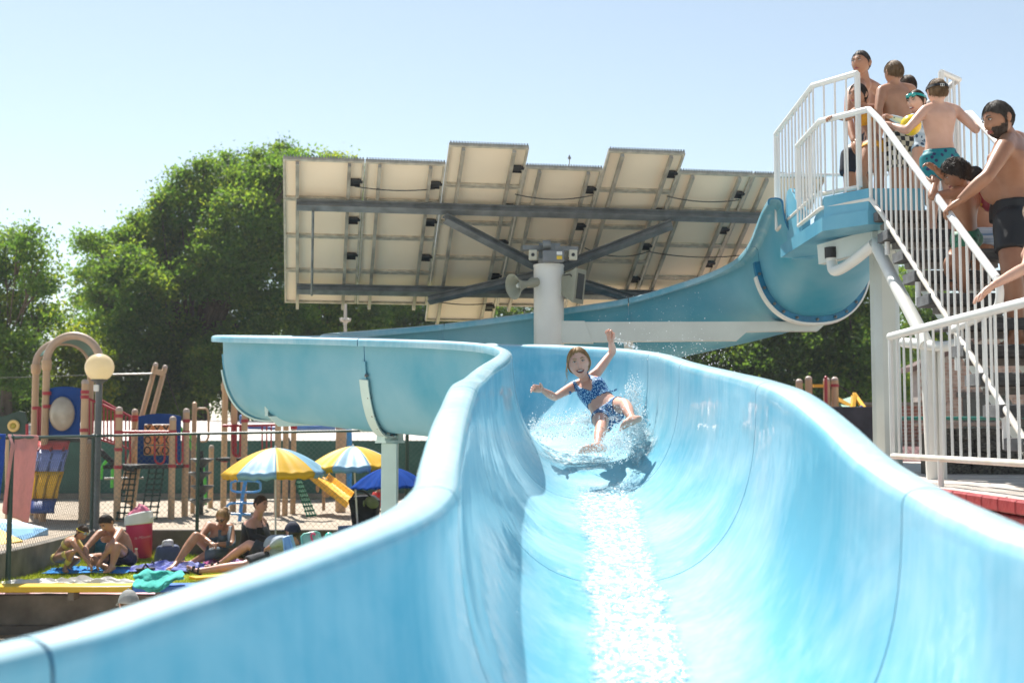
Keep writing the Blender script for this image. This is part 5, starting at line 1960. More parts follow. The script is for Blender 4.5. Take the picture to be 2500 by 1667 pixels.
def soft_box(c, s, seed, name, m, parent=None, amp=.18, rot=0, **tags):
    bm = bmesh.new()
    bmesh.ops.create_cube(bm, size=1)
    bmesh.ops.subdivide_edges(bm, edges=bm.edges, cuts=4, use_grid_fill=True)
    for v in bm.verts:
        n = v.co.normalized()
        v.co = v.co.lerp(n * .6, .45)
        k = mnoise.noise(v.co * 3.2 + Vector((seed, seed * 2, 0))) * amp
        v.co += n * k
        v.co.z += .5
        v.co = Vector((v.co.x * s[0] * (1.15 - .35 * v.co.z), v.co.y * s[1], v.co.z * s[2]))
    me = bpy.data.meshes.new(name)
    bm.to_mesh(me)
    bm.free()
    me.materials.append(m)
    me.polygons.foreach_set('use_smooth', [True] * len(me.polygons))
    o = bpy.data.objects.new(name, me)
    o.location = c
    o.rotation_euler = (0, 0, rot)
    link(o, parent, **tags)
    o.modifiers.new('s', 'SUBSURF').render_levels = 1
    return o


bag = thing('shoulder_bag', 'slate-blue cloth bag on the grass beside the woman with sunglasses', 'bag', (P(412, 1370, dgr(1372)).x, dgr(1372), 0))
bl = Vector(bag.location)
soft_box(bl, (.36, .2, .27), 3, 'bag_body', M_NAVYB, bag)
MB().tube(spline([bl + Vector((-.1, -.05, .2)), bl + Vector((-.04, -.1, .33)), bl + Vector((.06, -.1, .30)), bl + Vector((.1, -.05, .2))], 5), .012, 6).build('strap', mat('strap_pale', (.5, .5, .52)), bag)
soft_box(bl + Vector((-.02, .0, .2)), (.16, .12, .14), 5, 'cloth_in_bag', mat('cloth_pale', (.55, .55, .55), rough=.9), bag)
bag2 = P(262, 1352, 18.6); bag2.z = .0
bg_ = thing('backpack', 'teal and navy backpack behind the seated man', 'bag', bag2)
soft_box(bag2, (.34, .22, .42), 7, 'bag_body', mat('bag_teal', (.02, .10, .20), rough=.8, scale=5, col2=(.03, .22, .28)), bg_)
MB().tube([bag2 + Vector((.05, -.15, .05)), bag2 + Vector((.05, -.14, .35))], .012, 6).build('strap', mat('strap_orange', (.6, .12, .03)), bg_)
hat = P(118, 1383, 17.5); hat.z = 0
soft_box(hat, (.2, .2, .17), 9, 'black_bag', M_BLK, label='small round black bag by the left wall on the lawn', cat='bag')
gl = P(332, 1362, 18.0); gl.z = .0
bt_ = thing('bottle', 'small clear bottle on the grass in front of the pink bin', 'bottle', gl)
MB().lathe([(0, 0), (.034, 0), (.036, .01), (.036, .1), (.02, .14), (.018, .17), (0, .171)], gl, n=14).build('bottle_body', mat('bottle_plastic', (.5, .2, .2), rough=.1, var=.1, coat=1), bt_)
MB().lathe([(0, .168), (.02, .168), (.02, .19), (0, .19)], gl, n=12).build('bottle_cap', M_WHITE, bt_)
# sandals
for k, (px, py) in enumerate(((355, 1392), (392, 1380), (372, 1386))):
    p = P(px, py, dgr(py)); p.z = .03
    s_ = thing('sandal', ('black sandal at the left end of the violet towel', 'black sandal at the back of the violet towel', 'black sandal between the two others on the violet towel')[k], 'sandal', p, 'loose sandals on the lawn')
    MB().box(p + Vector((0, 0, .015)), (.25, .09, .03), Matrix.Rotation(.5 + k, 3, 'Z'), bev=.012).build('sole', M_BLK, s_)
    MB().tube([p + Vector((-.03, -.05, .02)), p + Vector((0, 0, .08)), p + Vector((.03, .05, .02))], .014, 6).build('strap', M_BLK, s_)

# plastic baby seat tray and crate near the slide
M_TURQ = mat('turquoise_plastic', (.18, .52, .44), rough=.4, var=.06)
tr_ = thing('plastic_tray', 'turquoise plastic tray with a pink flamingo, behind the reclining man', 'tray', P(772, 1340, 15.4))
c0, c1, c2, c3 = P(740, 1338, 15.3), P(735, 1305, 15.35), P(778, 1296, 15.4), P(787, 1322, 15.4)
cc = (c0 + c1 + c2 + c3) / 4
poly = []
for a, b in ((c0, c1), (c1, c2), (c2, c3), (c3, c0)):
    poly += [a.lerp(b, .15), a.lerp(b, .85)]
MB().prism(poly, (0, 0, 0), (0, .03, 0)).build('tray_back', mat('turquoise_light', (.30, .60, .52), rough=.4), tr_, smooth=False)
MB().tube([p + Vector((0, -.01, 0)) for p in poly], .014, 8, closed=True).build('tray_rim', M_TURQ, tr_)
MB().tube(spline([cc + Vector((-.02, -.02, -.09)), cc + Vector((.03, -.02, -.05)), cc + Vector((.01, -.02, 0)), cc + Vector((.0, -.02, .05)), cc + Vector((.03, -.02, .07)), cc + Vector((.05, -.02, .05))], 4), .012, 7).ell(cc + Vector((-.02, -.02, -.08)), (.035, .012, .022), 10, 6).build('flamingo', mat('flamingo_pink', (.75, .08, .18)), tr_)
tb = thing('plastic_crate', 'light blue plastic crate beside the turquoise tray', 'crate', P(705, 1350, 15.2))
c0, c1, c2, c3 = P(696, 1350, 15.2), P(692, 1313, 15.2), P(706, 1308, 15.25), P(716, 1342, 15.25)
MB().prism([c0, c1, c2, c3], (0, 0, 0), (0, .22, 0)).build('crate_side', mat('crate_blue', (.22, .45, .72), rough=.35), tb, smooth=False)
for a, b in ((c0, c1), (c1, c2), (c2, c3), (c3, c0)):
    MB().tube([a + Vector((0, -.01, 0)), b + Vector((0, -.01, 0))], .012, 7).build('crate_rim', mat('crate_blue', (.22, .45, .72)), tb)
MB().bar(P(698, 1352, 15.1), P(762, 1333, 15.3), .05, .02).build('crate_lid', mat('crate_blue2', (.10, .32, .62), rough=.35), tb, smooth=False)
tbl = P(803, 1312, 16); MB().ell(tbl, (.06, .06, .07), 16, 10).build('toy_ball', mat('toy_teal', (.06, .55, .45), rough=.3), label='small turquoise toy ball right of the flamingo tray', cat='ball')
# black tote with olive cap
tt = thing('black_tote', 'large black tote bag hanging beside the right parasol pole', 'bag', P(885, 1290, 18.4))
poly = [P(850, 1221, 18.5), P(858, 1212, 18.6), P(905, 1210, 18.6), P(920, 1222, 18.5), P(916, 1300, 18.4), P(862, 1302, 18.4), P(856, 1250, 18.5)]
MB().prism(poly, (0, 0, 0), (.02, .3, 0)).build('tote_body', mat('tote_black', (.008, .012, .02), rough=.85, var=.3, scale=6, bump=.4, bscale=12), tt, smooth=False)
MB().tube([P(860, 1214, 18.5), P(870, 1196, 18.5), P(890, 1200, 18.5), P(905, 1212, 18.5)], .015, 7).build('tote_handle', M_BLK, tt)
cp = thing('olive_cap', 'olive green cap lying on top of the black tote bag', 'cap', P(905, 1225, 18.4))
MB().ell(P(908, 1226, 18.42), (.11, .09, .085), 16, 10, rot=Matrix.Rotation(.5, 3, 'Y')).build('crown', mat('olive_cloth', (.16, .20, .10), rough=.9, var=.1, bump=.2), cp)
MB().ell(P(889, 1228, 18.38), (.02, .05, .05), 10, 6).build('strap', mat('olive_cloth', (.16, .20, .10)), cp)
MB().bar(P(836, 1294, 18.0), P(905, 1290, 18.2), .4, .1).build('blue_mat', mat('mat_blue', (.03, .13, .45), rough=.6), smooth=False, label='folded blue mat under the black tote bag', cat='mat')

fr_ = thing('wire_fence', 'green chain-link fence behind the stairs, in front of the brick building', 'fence', (5.2, 13.0, DZ))
zr = P(2300, 1021, 13.0).z
MB().tube([Vector((4.05, 13.0, zr)), Vector((6.4, 13.0, zr))], .02, 8).build('top_rail', mat('rail_green', (.02, .16, .12), rough=.5), fr_)
for x in (4.08, 5.2, 6.35):
    MB().tube([Vector((x, 13.0, DZ)), Vector((x, 13.0, zr))], .022, 8).build('post', M_FGREEN, fr_)
chain_link((4.05, 13.0), (6.4, 13.0), DZ, zr, .083, .002, M_WIRE, fr_)
# ================================================================== PEOPLE
def skin_material(name, col, col2):
    m = mat(name, col, rough=.42, scale=7, col2=col2, detail=5, bump=.06, bscale=120, spec=.45)
    b = m.node_tree.nodes['Principled BSDF']
    b.inputs['Subsurface Weight'].default_value = .12
    b.inputs['Subsurface Radius'].default_value = (.02, .008, .004)
    b.inputs['Subsurface Scale'].default_value = .5
    return m


SKIN = {
    'fair': skin_material('skin_fair', (.55, .31, .22), (.66, .41, .31)),
    'tan': skin_material('skin_tan', (.36, .175, .10), (.46, .24, .15)),
    'brown': skin_material('skin_brown', (.27, .125, .07), (.36, .18, .105)),
    'rosy': skin_material('skin_rosy', (.66, .335, .235), (.78, .44, .33)),
    'pink': skin_material('skin_pink', (.56, .28, .21), (.68, .38, .30)),
}
M_LIP = mat('lips', (.36, .10, .09), rough=.4, var=.1)
M_MOUTH = mat('mouth_inside', (.06, .012, .012), rough=.5)
M_EYEW = mat('eye_white', (.62, .60, .58), rough=.2, var=.02)
M_IRIS = mat('iris', (.02, .015, .012), rough=.15, var=.1)
M_TEETH = mat('teeth', (.75, .72, .66), rough=.3, var=.03)


def hair_material(name, a, b):
    return mat(name, a, rough=.62, scale=30, col2=b, stretch=(1, 1, .15), bump=.12, bscale=90, detail=6, spec=.35)


HAIR = {
    'brown': hair_material('hair_brown', (.030, .016, .009), (.085, .048, .026)),
    'dark': hair_material('hair_dark', (.014, .010, .008), (.050, .035, .026)),
    'blond': hair_material('hair_blond', (.24, .13, .055), (.50, .32, .15)),
    'light': hair_material('hair_light_brown', (.10, .06, .03), (.24, .15, .075)),
    'grey': hair_material('hair_grey_brown', (.022, .017, .013), (.085, .07, .055)),
}


def bone(mb, a, b, prof, n=12, start=True, end=True):
    """tapered limb segment with rounded ends (closed volume)"""
    a, b = Vector(a), Vector(b)
    k = len(prof)
    d = (b - a)
    L_ = d.length or 1e-4
    d = d / L_
    pts, rr = [], []
    for t in (1.0, .7, .35):
        r = prof[0]
        pts.append(a - d * r * math.sin(t * PI / 2) * .98)
        rr.append(max(.0006, r * math.cos(t * PI / 2)))
    for i in range(k):
        pts.append(a.lerp(b, i / (k - 1)))
        rr.append(prof[i])
    for t in (.35, .7, 1.0):
        r = prof[-1]
        pts.append(b + d * r * math.sin(t * PI / 2) * .98)
        rr.append(max(.0006, r * math.cos(t * PI / 2)))
    mb.tube(pts, rr, n)


def frame_from(fwd, up):
    f = Vector(fwd).normalized()
    u = Vector(up)
    u = (u - f * u.dot(f)).normalized()
    r = f.cross(u)
    return Matrix((r, f, u)).transposed()        # columns: right, forward, up


def gauss(d2, s):
    return math.exp(-d2 / (2 * s * s))


def head_point(th, ph, off=0.0):
    """surface of a head in its own frame (x right, y forward, z up); th 0..pi from crown, ph 0 = forward"""
    x = .083 * math.sin(th) * math.sin(ph)
    y = .096 * math.sin(th) * math.cos(ph)
    z = math.cos(th)
    z = z * (.118 if z > 0 else .120)
    low = max(0.0, -z / .12)
    x *= 1 - .40 * low ** 1.7
    if y < 0:
        y *= 1 + .06 * (1 - low) - .62 * low ** 1.3
    else:
        y *= .93 + .03 * low
        fr = max(0.0, math.cos(ph)) ** 1.5 * math.sin(th)
        y += .0 + fr * (.024 * gauss(x * x, .011) * gauss((z + .030 + (0 if z > -.03 else 0)) ** 2, .017 if z > -.03 else .0085)   # nose tip
                        + .010 * gauss(x * x, .010) * gauss((z - .002) ** 2, .02)                                                    # bridge
                        + .005 * gauss((abs(x) - .026) ** 2, .018) * gauss((z - .030) ** 2, .009)                                    # brow
                        - .011 * gauss((abs(x) - .031) ** 2, .013) * gauss((z - .012) ** 2, .010)                                    # sockets
                        + .006 * gauss(x * x, .022) * gauss((z + .066) ** 2, .010)                                                   # lips
                        + .009 * gauss(x * x, .020) * gauss((z + .104) ** 2, .014)                                                   # chin
                        + .004 * gauss((abs(x) - .042) ** 2, .016) * gauss((z + .022) ** 2, .02))                                    # cheeks
    p = Vector((x, y, z))
    if off:
        p += Vector((math.sin(th) * math.sin(ph), math.sin(th) * math.cos(ph), math.cos(th))) * off
    return p


def add_head(mb, c, Q, s, smile=0.0, squint=.5, glasses=False, beard=None, brow_idx=4, mat_beard=None):
    """c centre, Q frame, s scale; material slots: 0 skin 1 lip 2 eye 3 iris 4 brow 5 mouth 6 teeth"""
    T = lambda p: c + Q @ (p * s)
    nu, nv = 56, 40
    vs, fs = [], []
    for i in range(nv + 1):
        for j in range(nu):
            # concentrate columns on the face
            u = 2 * PI * j / nu
            ph = u - .35 * math.sin(u)
            vs.append(T(head_point(PI * i / nv, ph)))
    for i in range(nv):
        for j in range(nu):
            j2 = (j + 1) % nu
            fs.append((i * nu + j, i * nu + j2, (i + 1) * nu + j2, (i + 1) * nu + j))
    mb.add(vs, fs, 0)
    for sx in (-1, 1):
        # ears
        q = Q @ Matrix.Rotation(sx * .35, 3, 'Z')
        mb.ell(T(Vector((sx * .084, -.012, -.008))), (.009 * s, .019 * s, .031 * s), 10, 8, rot=q, m=0)
        mb.ell(T(Vector((sx * .090, -.016, -.002))), (.006 * s, .016 * s, .024 * s), 8, 6, rot=q, m=0)
        # eyes
        e = Vector((sx * .031, .080, .011))
        mb.ell(T(e), (.0135 * s, .009 * s, .0075 * squint * s + .001 * s), 10, 6, rot=Q, m=2)
        mb.ell(T(e + Vector((0, .0065, 0))), (.006 * s, .004 * s, .0062 * squint * s + .001 * s), 8, 6, rot=Q, m=3)
        mb.tube([T(e + Vector((-.016, .003, .001))), T(e + Vector((-.006, .0075, .0075 * squint + .004))), T(e + Vector((.006, .0075, .0075 * squint + .004))), T(e + Vector((.016, .002, .001)))], .0024 * s, 5, m=brow_idx)
        # brows
        mb.tube([T(Vector((sx * .014, .0925, .030))), T(Vector((sx * .030, .0915, .036))), T(Vector((sx * .048, .079, .031)))], [.0035 * s, .0042 * s, .002 * s], 5, m=brow_idx)
    # mouth
    mz = -.066
    wm = .024 + .008 * smile
    for k, (dz, r) in enumerate(((.0055, .0042), (-.0065 - .006 * smile, .005))):
        pts = [T(Vector((wm * t, .0955 - .018 * t * t, mz + dz * (1 - t * t) + .008 * smile * t * t))) for t in (-1, -.6, -.2, .2, .6, 1)]
        mb.tube(pts, [r * s * .4, r * s * .9, r * s, r * s, r * s * .9, r * s * .4], 6, m=1)
    if smile > .3:
        mb.ell(T(Vector((0, .090, mz - .001))), (wm * .82 * s, .010 * s, (.0045 + .006 * smile) * s), 12, 6, rot=Q, m=5)
        mb.ell(T(Vector((0, .0945, mz + .0035))), (wm * .66 * s, .008 * s, .0045 * s), 12, 6, rot=Q, m=6)
    else:
        mb.tube([T(Vector((wm * t, .099 - .018 * t * t, mz))) for t in (-.9, -.4, .4, .9)], .0015 * s, 5, m=5)
    # nostrils
    for sx in (-1, 1):
        mb.ell(T(Vector((sx * .0095, .0985, -.039))), (.0062 * s, .009 * s, .006 * s), 8, 6, rot=Q, m=0)


def add_hand(mb, w, d, nrm, side, s=1.0, curl=.35, spread=.16, thumb_out=.7, m=0):
    """w wrist, d direction to the fingers, nrm palm normal, side +1/-1 chooses the thumb side"""
    d = Vector(d).normalized()
    n = Vector(nrm)
    n = (n - d * n.dot(d)).normalized()
    x = d.cross(n) * side                    # towards the thumb
    w = Vector(w)
    pl_ = .088 * s
    for k, off in enumerate((.028, .0095, -.0095, -.027)):
        kn = w + d * (pl_ * (.98 - .05 * abs(k - 1.2))) + x * off * s
        st = w + x * off * .55 * s
        bone(mb, st, kn, [.0145 * s, .0155 * s, .0135 * s, .0105 * s], 8)
        L_ = (.072, .080, .074, .058)[k] * s
        dd = (d + x * (1.5 - k) * spread * .4).normalized()
        p = kn
        cr = curl * (1 + .12 * k)
        ang = cr * .55
        r0 = (.0092, .0095, .0091, .0080)[k] * s
        for j, fr in enumerate((.45, .31, .24)):
            dirv = dd * math.cos(ang) + n * math.sin(ang)
            q = p + dirv * L_ * fr
            bone(mb, p, q, [r0 * (1 - .09 * j), r0 * (1 - .09 * (j + 1))], 7)
            p = q
            ang += cr * (1.15 if j == 0 else .9)
    # palm body and thumb
    bone(mb, w + d * .02 * s + n * .004 * s, w + d * .07 * s + n * .005 * s, [.02 * s, .024 * s, .02 * s], 8)
    b = w + d * .018 * s + x * .022 * s
    dv = (d * (1 - thumb_out * .45) + x * thumb_out + n * .35).normalized()
    p1 = b + dv * .034 * s
    bone(mb, b, p1, [.0155 * s, .013 * s], 8)
    dv2 = (dv + d * .45 + n * curl * .3).normalized()
    p2 = p1 + dv2 * .030 * s
    bone(mb, p1, p2, [.0112 * s, .0098 * s], 8)
    bone(mb, p2, p2 + (dv2 + d * .3).normalized() * .022 * s, [.0098 * s, .0075 * s], 8)


def add_foot(mbr, mbx, an, toe, up, s):
    """foot from ankle to toe tip; body of the foot is blended, toes are separate"""
    an, toe = Vector(an), Vector(toe)
    d = toe - an
    L_ = d.length
    dn = d.normalized()
    up = Vector(up)
    up = (up - dn * up.dot(dn)).normalized()
    x = dn.cross(up)
    heel = an - dn * .035 * s - up * .045 * s
    ball = an + dn * (L_ * .70) - up * .028 * s
    bone(mbr, heel, an + dn * .02 * s, [.034 * s, .036 * s])
    bone(mbr, heel, ball + x * .012 * s, [.032 * s, .03 * s, .026 * s])
    bone(mbr, an, ball - x * .014 * s, [.036 * s, .032 * s, .024 * s])
    bone(mbr, ball + x * .026 * s, ball - x * .026 * s, [.021 * s, .023 * s, .019 * s])
    for k in range(5):
        off = (.030, .014, .001, -.012, -.024)[k]
        ln = (.050, .048, .043, .037, .029)[k]
        b = ball + x * off * s + dn * .005 * s
        bone(mbx, b, b + dn * ln * s + up * .002 * s, [(.0135 if k == 0 else .0098) * s, (.012 if k == 0 else .0082) * s], 8)


def remeshed(mb, voxel, smooth_it=6, keep=None):
    me = bpy.data.meshes.new('tmp')
    me.from_pydata(mb.v, [], mb.f)
    o = bpy.data.objects.new('tmp', me)
    COL.objects.link(o)
    r = o.modifiers.new('r', 'REMESH')
    r.mode = 'VOXEL'
    r.voxel_size = voxel
    sm = o.modifiers.new('s', 'SMOOTH')
    sm.factor = .5
    sm.iterations = smooth_it
    dg = bpy.context.evaluated_depsgraph_get()
    out = bpy.data.meshes.new_from_object(o.evaluated_get(dg))
    bpy.data.objects.remove(o)
    bpy.data.meshes.remove(me)
    n = len(out.vertices)
    co = np.empty(n * 3, np.float32)
    out.vertices.foreach_get('co', co)
    nn = np.empty(n * 3, np.float32)
    out.vertices.foreach_get('normal', nn)
    faces = [tuple(p.vertices) for p in out.polygons]
    bpy.data.meshes.remove(out)
    return co.reshape(-1, 3), nn.reshape(-1, 3), faces


def near(co, p, r):
    return np.linalg.norm(co - np.array(p), axis=1) < r


class Person:
    def __init__(self, name, label, J, skin='tan', s=1.0, thin=1.0, belly=0.0, bust=0.0, fwd=(0, -1, 0), face=None, head_up=(0, 0, 1), head_s=None, hip_ax=None,
                 smile=0, squint=.6, hair='brown', hair_style='short', hands=None, feet=True, voxel=None, bend=0.0, group=None, base=None, hipw=.095, calf=1.0, seed=0, sh_r=.055, smooth_it=6, back_neck=0.0):
        P_ = {k: Vector(v) for k, v in J.items()}
        self.J, self.s = P_, s
        self.fwd = Vector(fwd).normalized()
        th = thin * s
        mb, mx = MB(), MB()        # blended volume, separate pieces
        sa, sb = P_['shA'], P_['shB']
        pel, nk = P_['pelvis'], P_['neck']
        sax = (sb - sa)
        shw = sax.length / 2
        sax.normalize()
        hax = Vector(hip_ax).normalized() if hip_ax else sax.copy()
        ha, hb = pel - hax * hipw * s, pel + hax * hipw * s
        self.ha, self.hb = P_.get('hipA', ha), P_.get('hipB', hb)
        self.sax, self.hax = sax, hax
        spd = (nk - pel)
        self.spd = spd.normalized()
        # torso loft
        st = [(-.13, .60, .55, 0), (-.06, .92, .88, 0), (.04, 1.0, 1.0, 0), (.16, .95, .95, .3), (.30, .86, .92, .8), (.42, .84, .92, 1), (.56, .92, 1.0, .8), (.70, 1.0, 1.08, .3), (.82, 1.03, 1.0, 0), (.91, .86, .78, 0), (.98, .50, .58, 0), (1.03, .34, .5, 0)]
        hw, dp = (hipw + .068) * s * (.5 + .5 * thin), .108 * th
        shw_ = max(.6 * shw + .055 * s, shw * .93)
        rings = []
        n = 26
        self.st = []
        for (t, kw, kd, kb) in st:
            c = pel.lerp(nk, t) - self.fwd * (bend * s * math.sin(PI * max(0, min(1, t))))
            ax = hax.lerp(sax, max(0, min(1, t))).normalized()
            tg = self.spd
            f = (self.fwd - tg * self.fwd.dot(tg))
            f = (f - ax * f.dot(ax)).normalized()
            wv = (hw if t < .5 else lerp(hw, shw_, min(1, (t - .3) / .5)))
            if .16 < t < .5:
                wv = lerp(hw, shw_, max(0, (t - .3) / .5))
            wv *= kw * (1 + belly * kb * .45)
            dv = dp * kd * (1 + .0)
            df = dv * (1 + belly * kb * 1.2) + bust * .0
            self.st.append((t, c, ax, f, wv, dv))
            for i in range(n):
                a = 2 * PI * i / n
                ca, sa_ = math.cos(a), math.sin(a)
                ex = math.copysign(abs(ca) ** .85, ca)
                ey = math.copysign(abs(sa_) ** .9, sa_)
                rings.append(c + ax * ex * wv + f * ey * (df if sa_ > 0 else dv))
        k = len(st)
        fs = [tuple(reversed(range(n))), tuple(range((k - 1) * n, k * n))]
        for i in range(k - 1):
            for j in range(n):
                fs.append((i * n + j, i * n + (j + 1) % n, i * n + n + (j + 1) % n, i * n + n + j))
        mb.add(rings, fs)
        f = self.fwd
        # chest / bust, shoulder blades, buttocks
        cpos = pel.lerp(nk, .70)
        for sg in (-1, 1):
            if bust:
                bone(mb, cpos + sax * sg * .066 * s + f * .04 * th, cpos + sax * sg * .07 * s + f * (.066 + .028 * bust) * th - self.spd * .04 * s, [.06 * th, (.05 + .016 * bust) * s])
            else:
                mb.ell(cpos + sax * sg * .068 * th + f * .075 * th, (.062 * th, .035 * th, .05 * th), 12, 8)
            mb.ell(pel.lerp(nk, .74) + sax * sg * .075 * th - f * .078 * th, (.058 * th, .03 * th, .075 * th), 12, 8)
            mb.ell(pel + hax * sg * .066 * s - f * .062 * th - self.spd * .035 * s, (.082 * th, .075 * th, .085 * th), 14, 10)
        if belly:
            mb.ell(pel.lerp(nk, .34) + f * .07 * th, (.13 * s * (1 + belly * .3), (.07 + .05 * belly) * s, .13 * s), 16, 10)
        # shoulders girdle and neck
        bone(mb, nk.lerp(sa, .35), sa, [.052 * th, .056 * th, sh_r * th * 1.02])
        bone(mb, nk.lerp(sb, .35), sb, [.052 * th, .056 * th, sh_r * th * 1.02])
        hd = P_['head']
        face = Vector(face if face else fwd).normalized()
        Q = frame_from(face, head_up)
        self.Q = Q
        hs = head_s or s
        self.hs = hs
        bone(mb, nk - self.spd * .03 * s, hd - (Q @ Vector((0, .012, .05))) * hs, [.058 * th, .053 * th, .052 * th, .052 * hs])
        # limbs
        for k_ in 'AB':
            sh, el, wr = P_['sh' + k_], P_.get('el' + k_), P_.get('wr' + k_)
            if el is not None:
                bone(mb, sh, el, [sh_r * th, .053 * th, .049 * th, .043 * th, .039 * th])
            if wr is not None:
                bone(mb, el, wr, [.040 * th, .043 * th, .040 * th, .033 * th, .027 * th])
            hip = self.ha if k_ == 'A' else self.hb
            kn, an, toe = P_.get('kn' + k_), P_.get('an' + k_), P_.get('toe' + k_)
            if kn is not None:
                bone(mb, hip, kn, [.092 * th, .090 * th, .083 * th, .072 * th, .060 * th])
            if an is not None:
                bone(mb, kn, an, [.059 * th * calf, .063 * th * calf, .058 * th * calf, .045 * th, .037 * th])
                if toe is not None:
                    add_foot(mb, mx, an, toe, P_.get('fup' + k_, (kn - an)) if isinstance(P_.get('fup' + k_, None), Vector) else (kn - an), s)
        vox = voxel or .012 * max(.75, s)
        co, no, faces = remeshed(mb, vox, smooth_it)
        self.co, self.no, self.faces = co, no, faces
        body = MB()
        body.add([tuple(v) for v in co], faces, 0)
        add_head(body, hd, Q, hs, smile, squint)
        for k_ in 'AB':
            if hands and k_ in hands and P_.get('wr' + k_) is not None:
                h = hands[k_]
                add_hand(body, P_['wr' + k_], h.get('d', P_['wr' + k_] - P_['el' + k_]), h.get('n', (0, 0, -1)), h.get('side', 1), s * h.get('s', 1.0), h.get('curl', .35), h.get('spread', .16), h.get('thumb', .7))
        kk = len(body.v)
        body.v += mx.v
        body.f += [tuple(i + kk for i in fc) for fc in mx.f]
        body.mi += [0] * len(mx.f)
        hm = HAIR[hair]
        b0_ = Vector(base) if base is not None else Vector((pel.x, pel.y, min(v[2] for v in body.v)))
        self.base = b0_
        body.v = [(v[0] - b0_.x, v[1] - b0_.y, v[2] - b0_.z) for v in body.v]
        me = body.mesh(name, [SKIN[skin], M_LIP, M_EYEW, M_IRIS, hm, M_MOUTH, M_TEETH], True, 70)
        self.o = bpy.data.objects.new(name, me)
        self.o.location = b0_
        link(self.o, None, label, 'person', group)
        self.hd = hd
        self.hm = hm
        self.seed = seed
        self.th = th
        if hair_style:
            self.hair(hair_style)

    def hair(self, style):
        rnd = random.Random(self.seed + 77)
        hd, Q, s = self.hd, self.Q, self.hs
        T = lambda p: hd + Q @ (p * s)

        def inside(th, ph):
            front = math.cos(ph)
            hl = {'short': 1.02, 'crop': 1.0, 'long': .92, 'wet': .92, 'bun': .90, 'back': .86, 'curly': 1.12, 'cap': 2}.get(style, 1.0)
            side = 1.72 if style in ('short', 'crop') else 1.95
            back = 2.12 if style in ('short', 'crop') else 2.30
            lim = hl * max(0, front) ** 1.0 + side * (1 - abs(front)) + back * max(0, -front)
            if front > 0:
                lim = lerp(side, hl, max(0, front) ** .8)
            else:
                lim = lerp(side, back, (-front) ** .8)
            return th < lim + .07 * mnoise.noise(Vector((math.sin(ph) * 7, math.cos(ph) * 7, self.seed))) + .05 * mnoise.noise(Vector((math.sin(ph) * 19, math.cos(ph) * 19, self.seed)))
        thick = {'short': .006, 'crop': .003, 'long': .007, 'wet': .005, 'bun': .007, 'back': .006, 'curly': .020}.get(style, .01)
        mb = MB()
        nu, nv = 84, 60
        idx = {}
        vs, fs = [], []
        for i in range(nv + 1):
            for j in range(nu):
                th, ph = PI * i / nv * .78, 2 * PI * j / nu
                nz = mnoise.noise(Vector((math.sin(ph) * 3, math.cos(ph) * 3, th * 4 + self.seed)))
                nz2 = mnoise.noise(Vector((math.sin(ph) * 9, math.cos(ph) * 9, th * 3 + self.seed)))
                o = thick * (1 + .35 * nz + (.45 if style == 'curly' else .12) * nz2)
                if not inside(th + .12, ph):
                    o *= .35
                vs.append(T(head_point(th, ph, o)))
        for i in range(nv):
            for j in range(nu):
                j2 = (j + 1) % nu
                if inside(PI * (i + .5) / nv * .78, 2 * PI * (j + .5) / nu):
                    fs.append((i * nu + j, i * nu + j2, (i + 1) * nu + j2, (i + 1) * nu + j))
        mb.add(vs, fs)
        # strands
        ns = {'short': 1100, 'crop': 700, 'long': 800, 'wet': 800, 'bun': 800, 'back': 1100, 'curly': 620}.get(style, 300)
        for _ in range(ns):
            ph = rnd.uniform(0, 2 * PI)
            th = math.acos(rnd.uniform(-.55, 1))
            if not inside(th, ph):
                continue
            p0 = head_point(th, ph, thick * .7)
            if style == 'curly':
                pts = []
                r_ = .010
                out = Vector((math.sin(th) * math.sin(ph), math.sin(th) * math.cos(ph), math.cos(th)))
                tx = out.cross(Vector((rnd.uniform(-1, 1), rnd.uniform(-1, 1), rnd.uniform(-1, 1)))).normalized()
                ty = out.cross(tx)
                for k in range(7):
                    a = k * 1.05
                    pts.append(T(p0 + out * (.003 * k + .002) + (tx * math.cos(a) + ty * math.sin(a)) * r_ + tx * .003 * k))
                mb.tube(pts, [.0026 * s] * 6 + [.001 * s], 4)
                continue
            ln = {'short': .035, 'crop': .016, 'long': .09, 'wet': .07, 'bun': .06, 'back': .07}.get(style, .03) * rnd.uniform(.7, 1.3)
            back = style in ('long', 'wet', 'bun', 'back')
            pts = []
            dth, dph = (.10, 0)
            sgn = 1 if math.sin(ph) > 0 else -1
            for k in range(4):
                t = k / 3
                th2 = th + ln / .11 * t * (.8 if back else 1)
                ph2 = ph + (sgn * (.5 if back else .0) * t * (1 if math.cos(ph) > -.6 else 0)) + rnd.uniform(-.04, .04)
                lift = thick * (.9 + .5 * math.sin(t * PI)) + rnd.uniform(0, .003)
                if not inside(th2 - .1, ph2):
                    break
                pts.append(T(head_point(min(th2, 2.35), ph2, lift)))
            if len(pts) > 2:
                mb.tube(pts, [.0013 * s] * (len(pts) - 1) + [.0005 * s], 3)
        if style == 'bun':
            mb.ell(T(Vector((0, -.105, .06))), (.045 * s, .04 * s, .042 * s), 14, 10)
        if style in ('long', 'wet'):
            for _ in range(46):
                a = rnd.uniform(-1.0, 1.0) + PI
                p0 = head_point(2.05, a, .008)
                pts = []
                for k in range(6):
                    t = k / 5
                    pts.append(T(p0 + Vector((rnd.uniform(-.002, .002) - p0.x * .35 * t, -.012 * math.sin(t * 3), -.17 * t * (1 if style == 'long' else .75)))))
                mb.tube(pts, [.006 * s * (1 - .12 * k) for k in range(6)], 5)
        self.hair_o = mb.build('hair', self.hm, self.o, angle=80)
        return self.hair_o

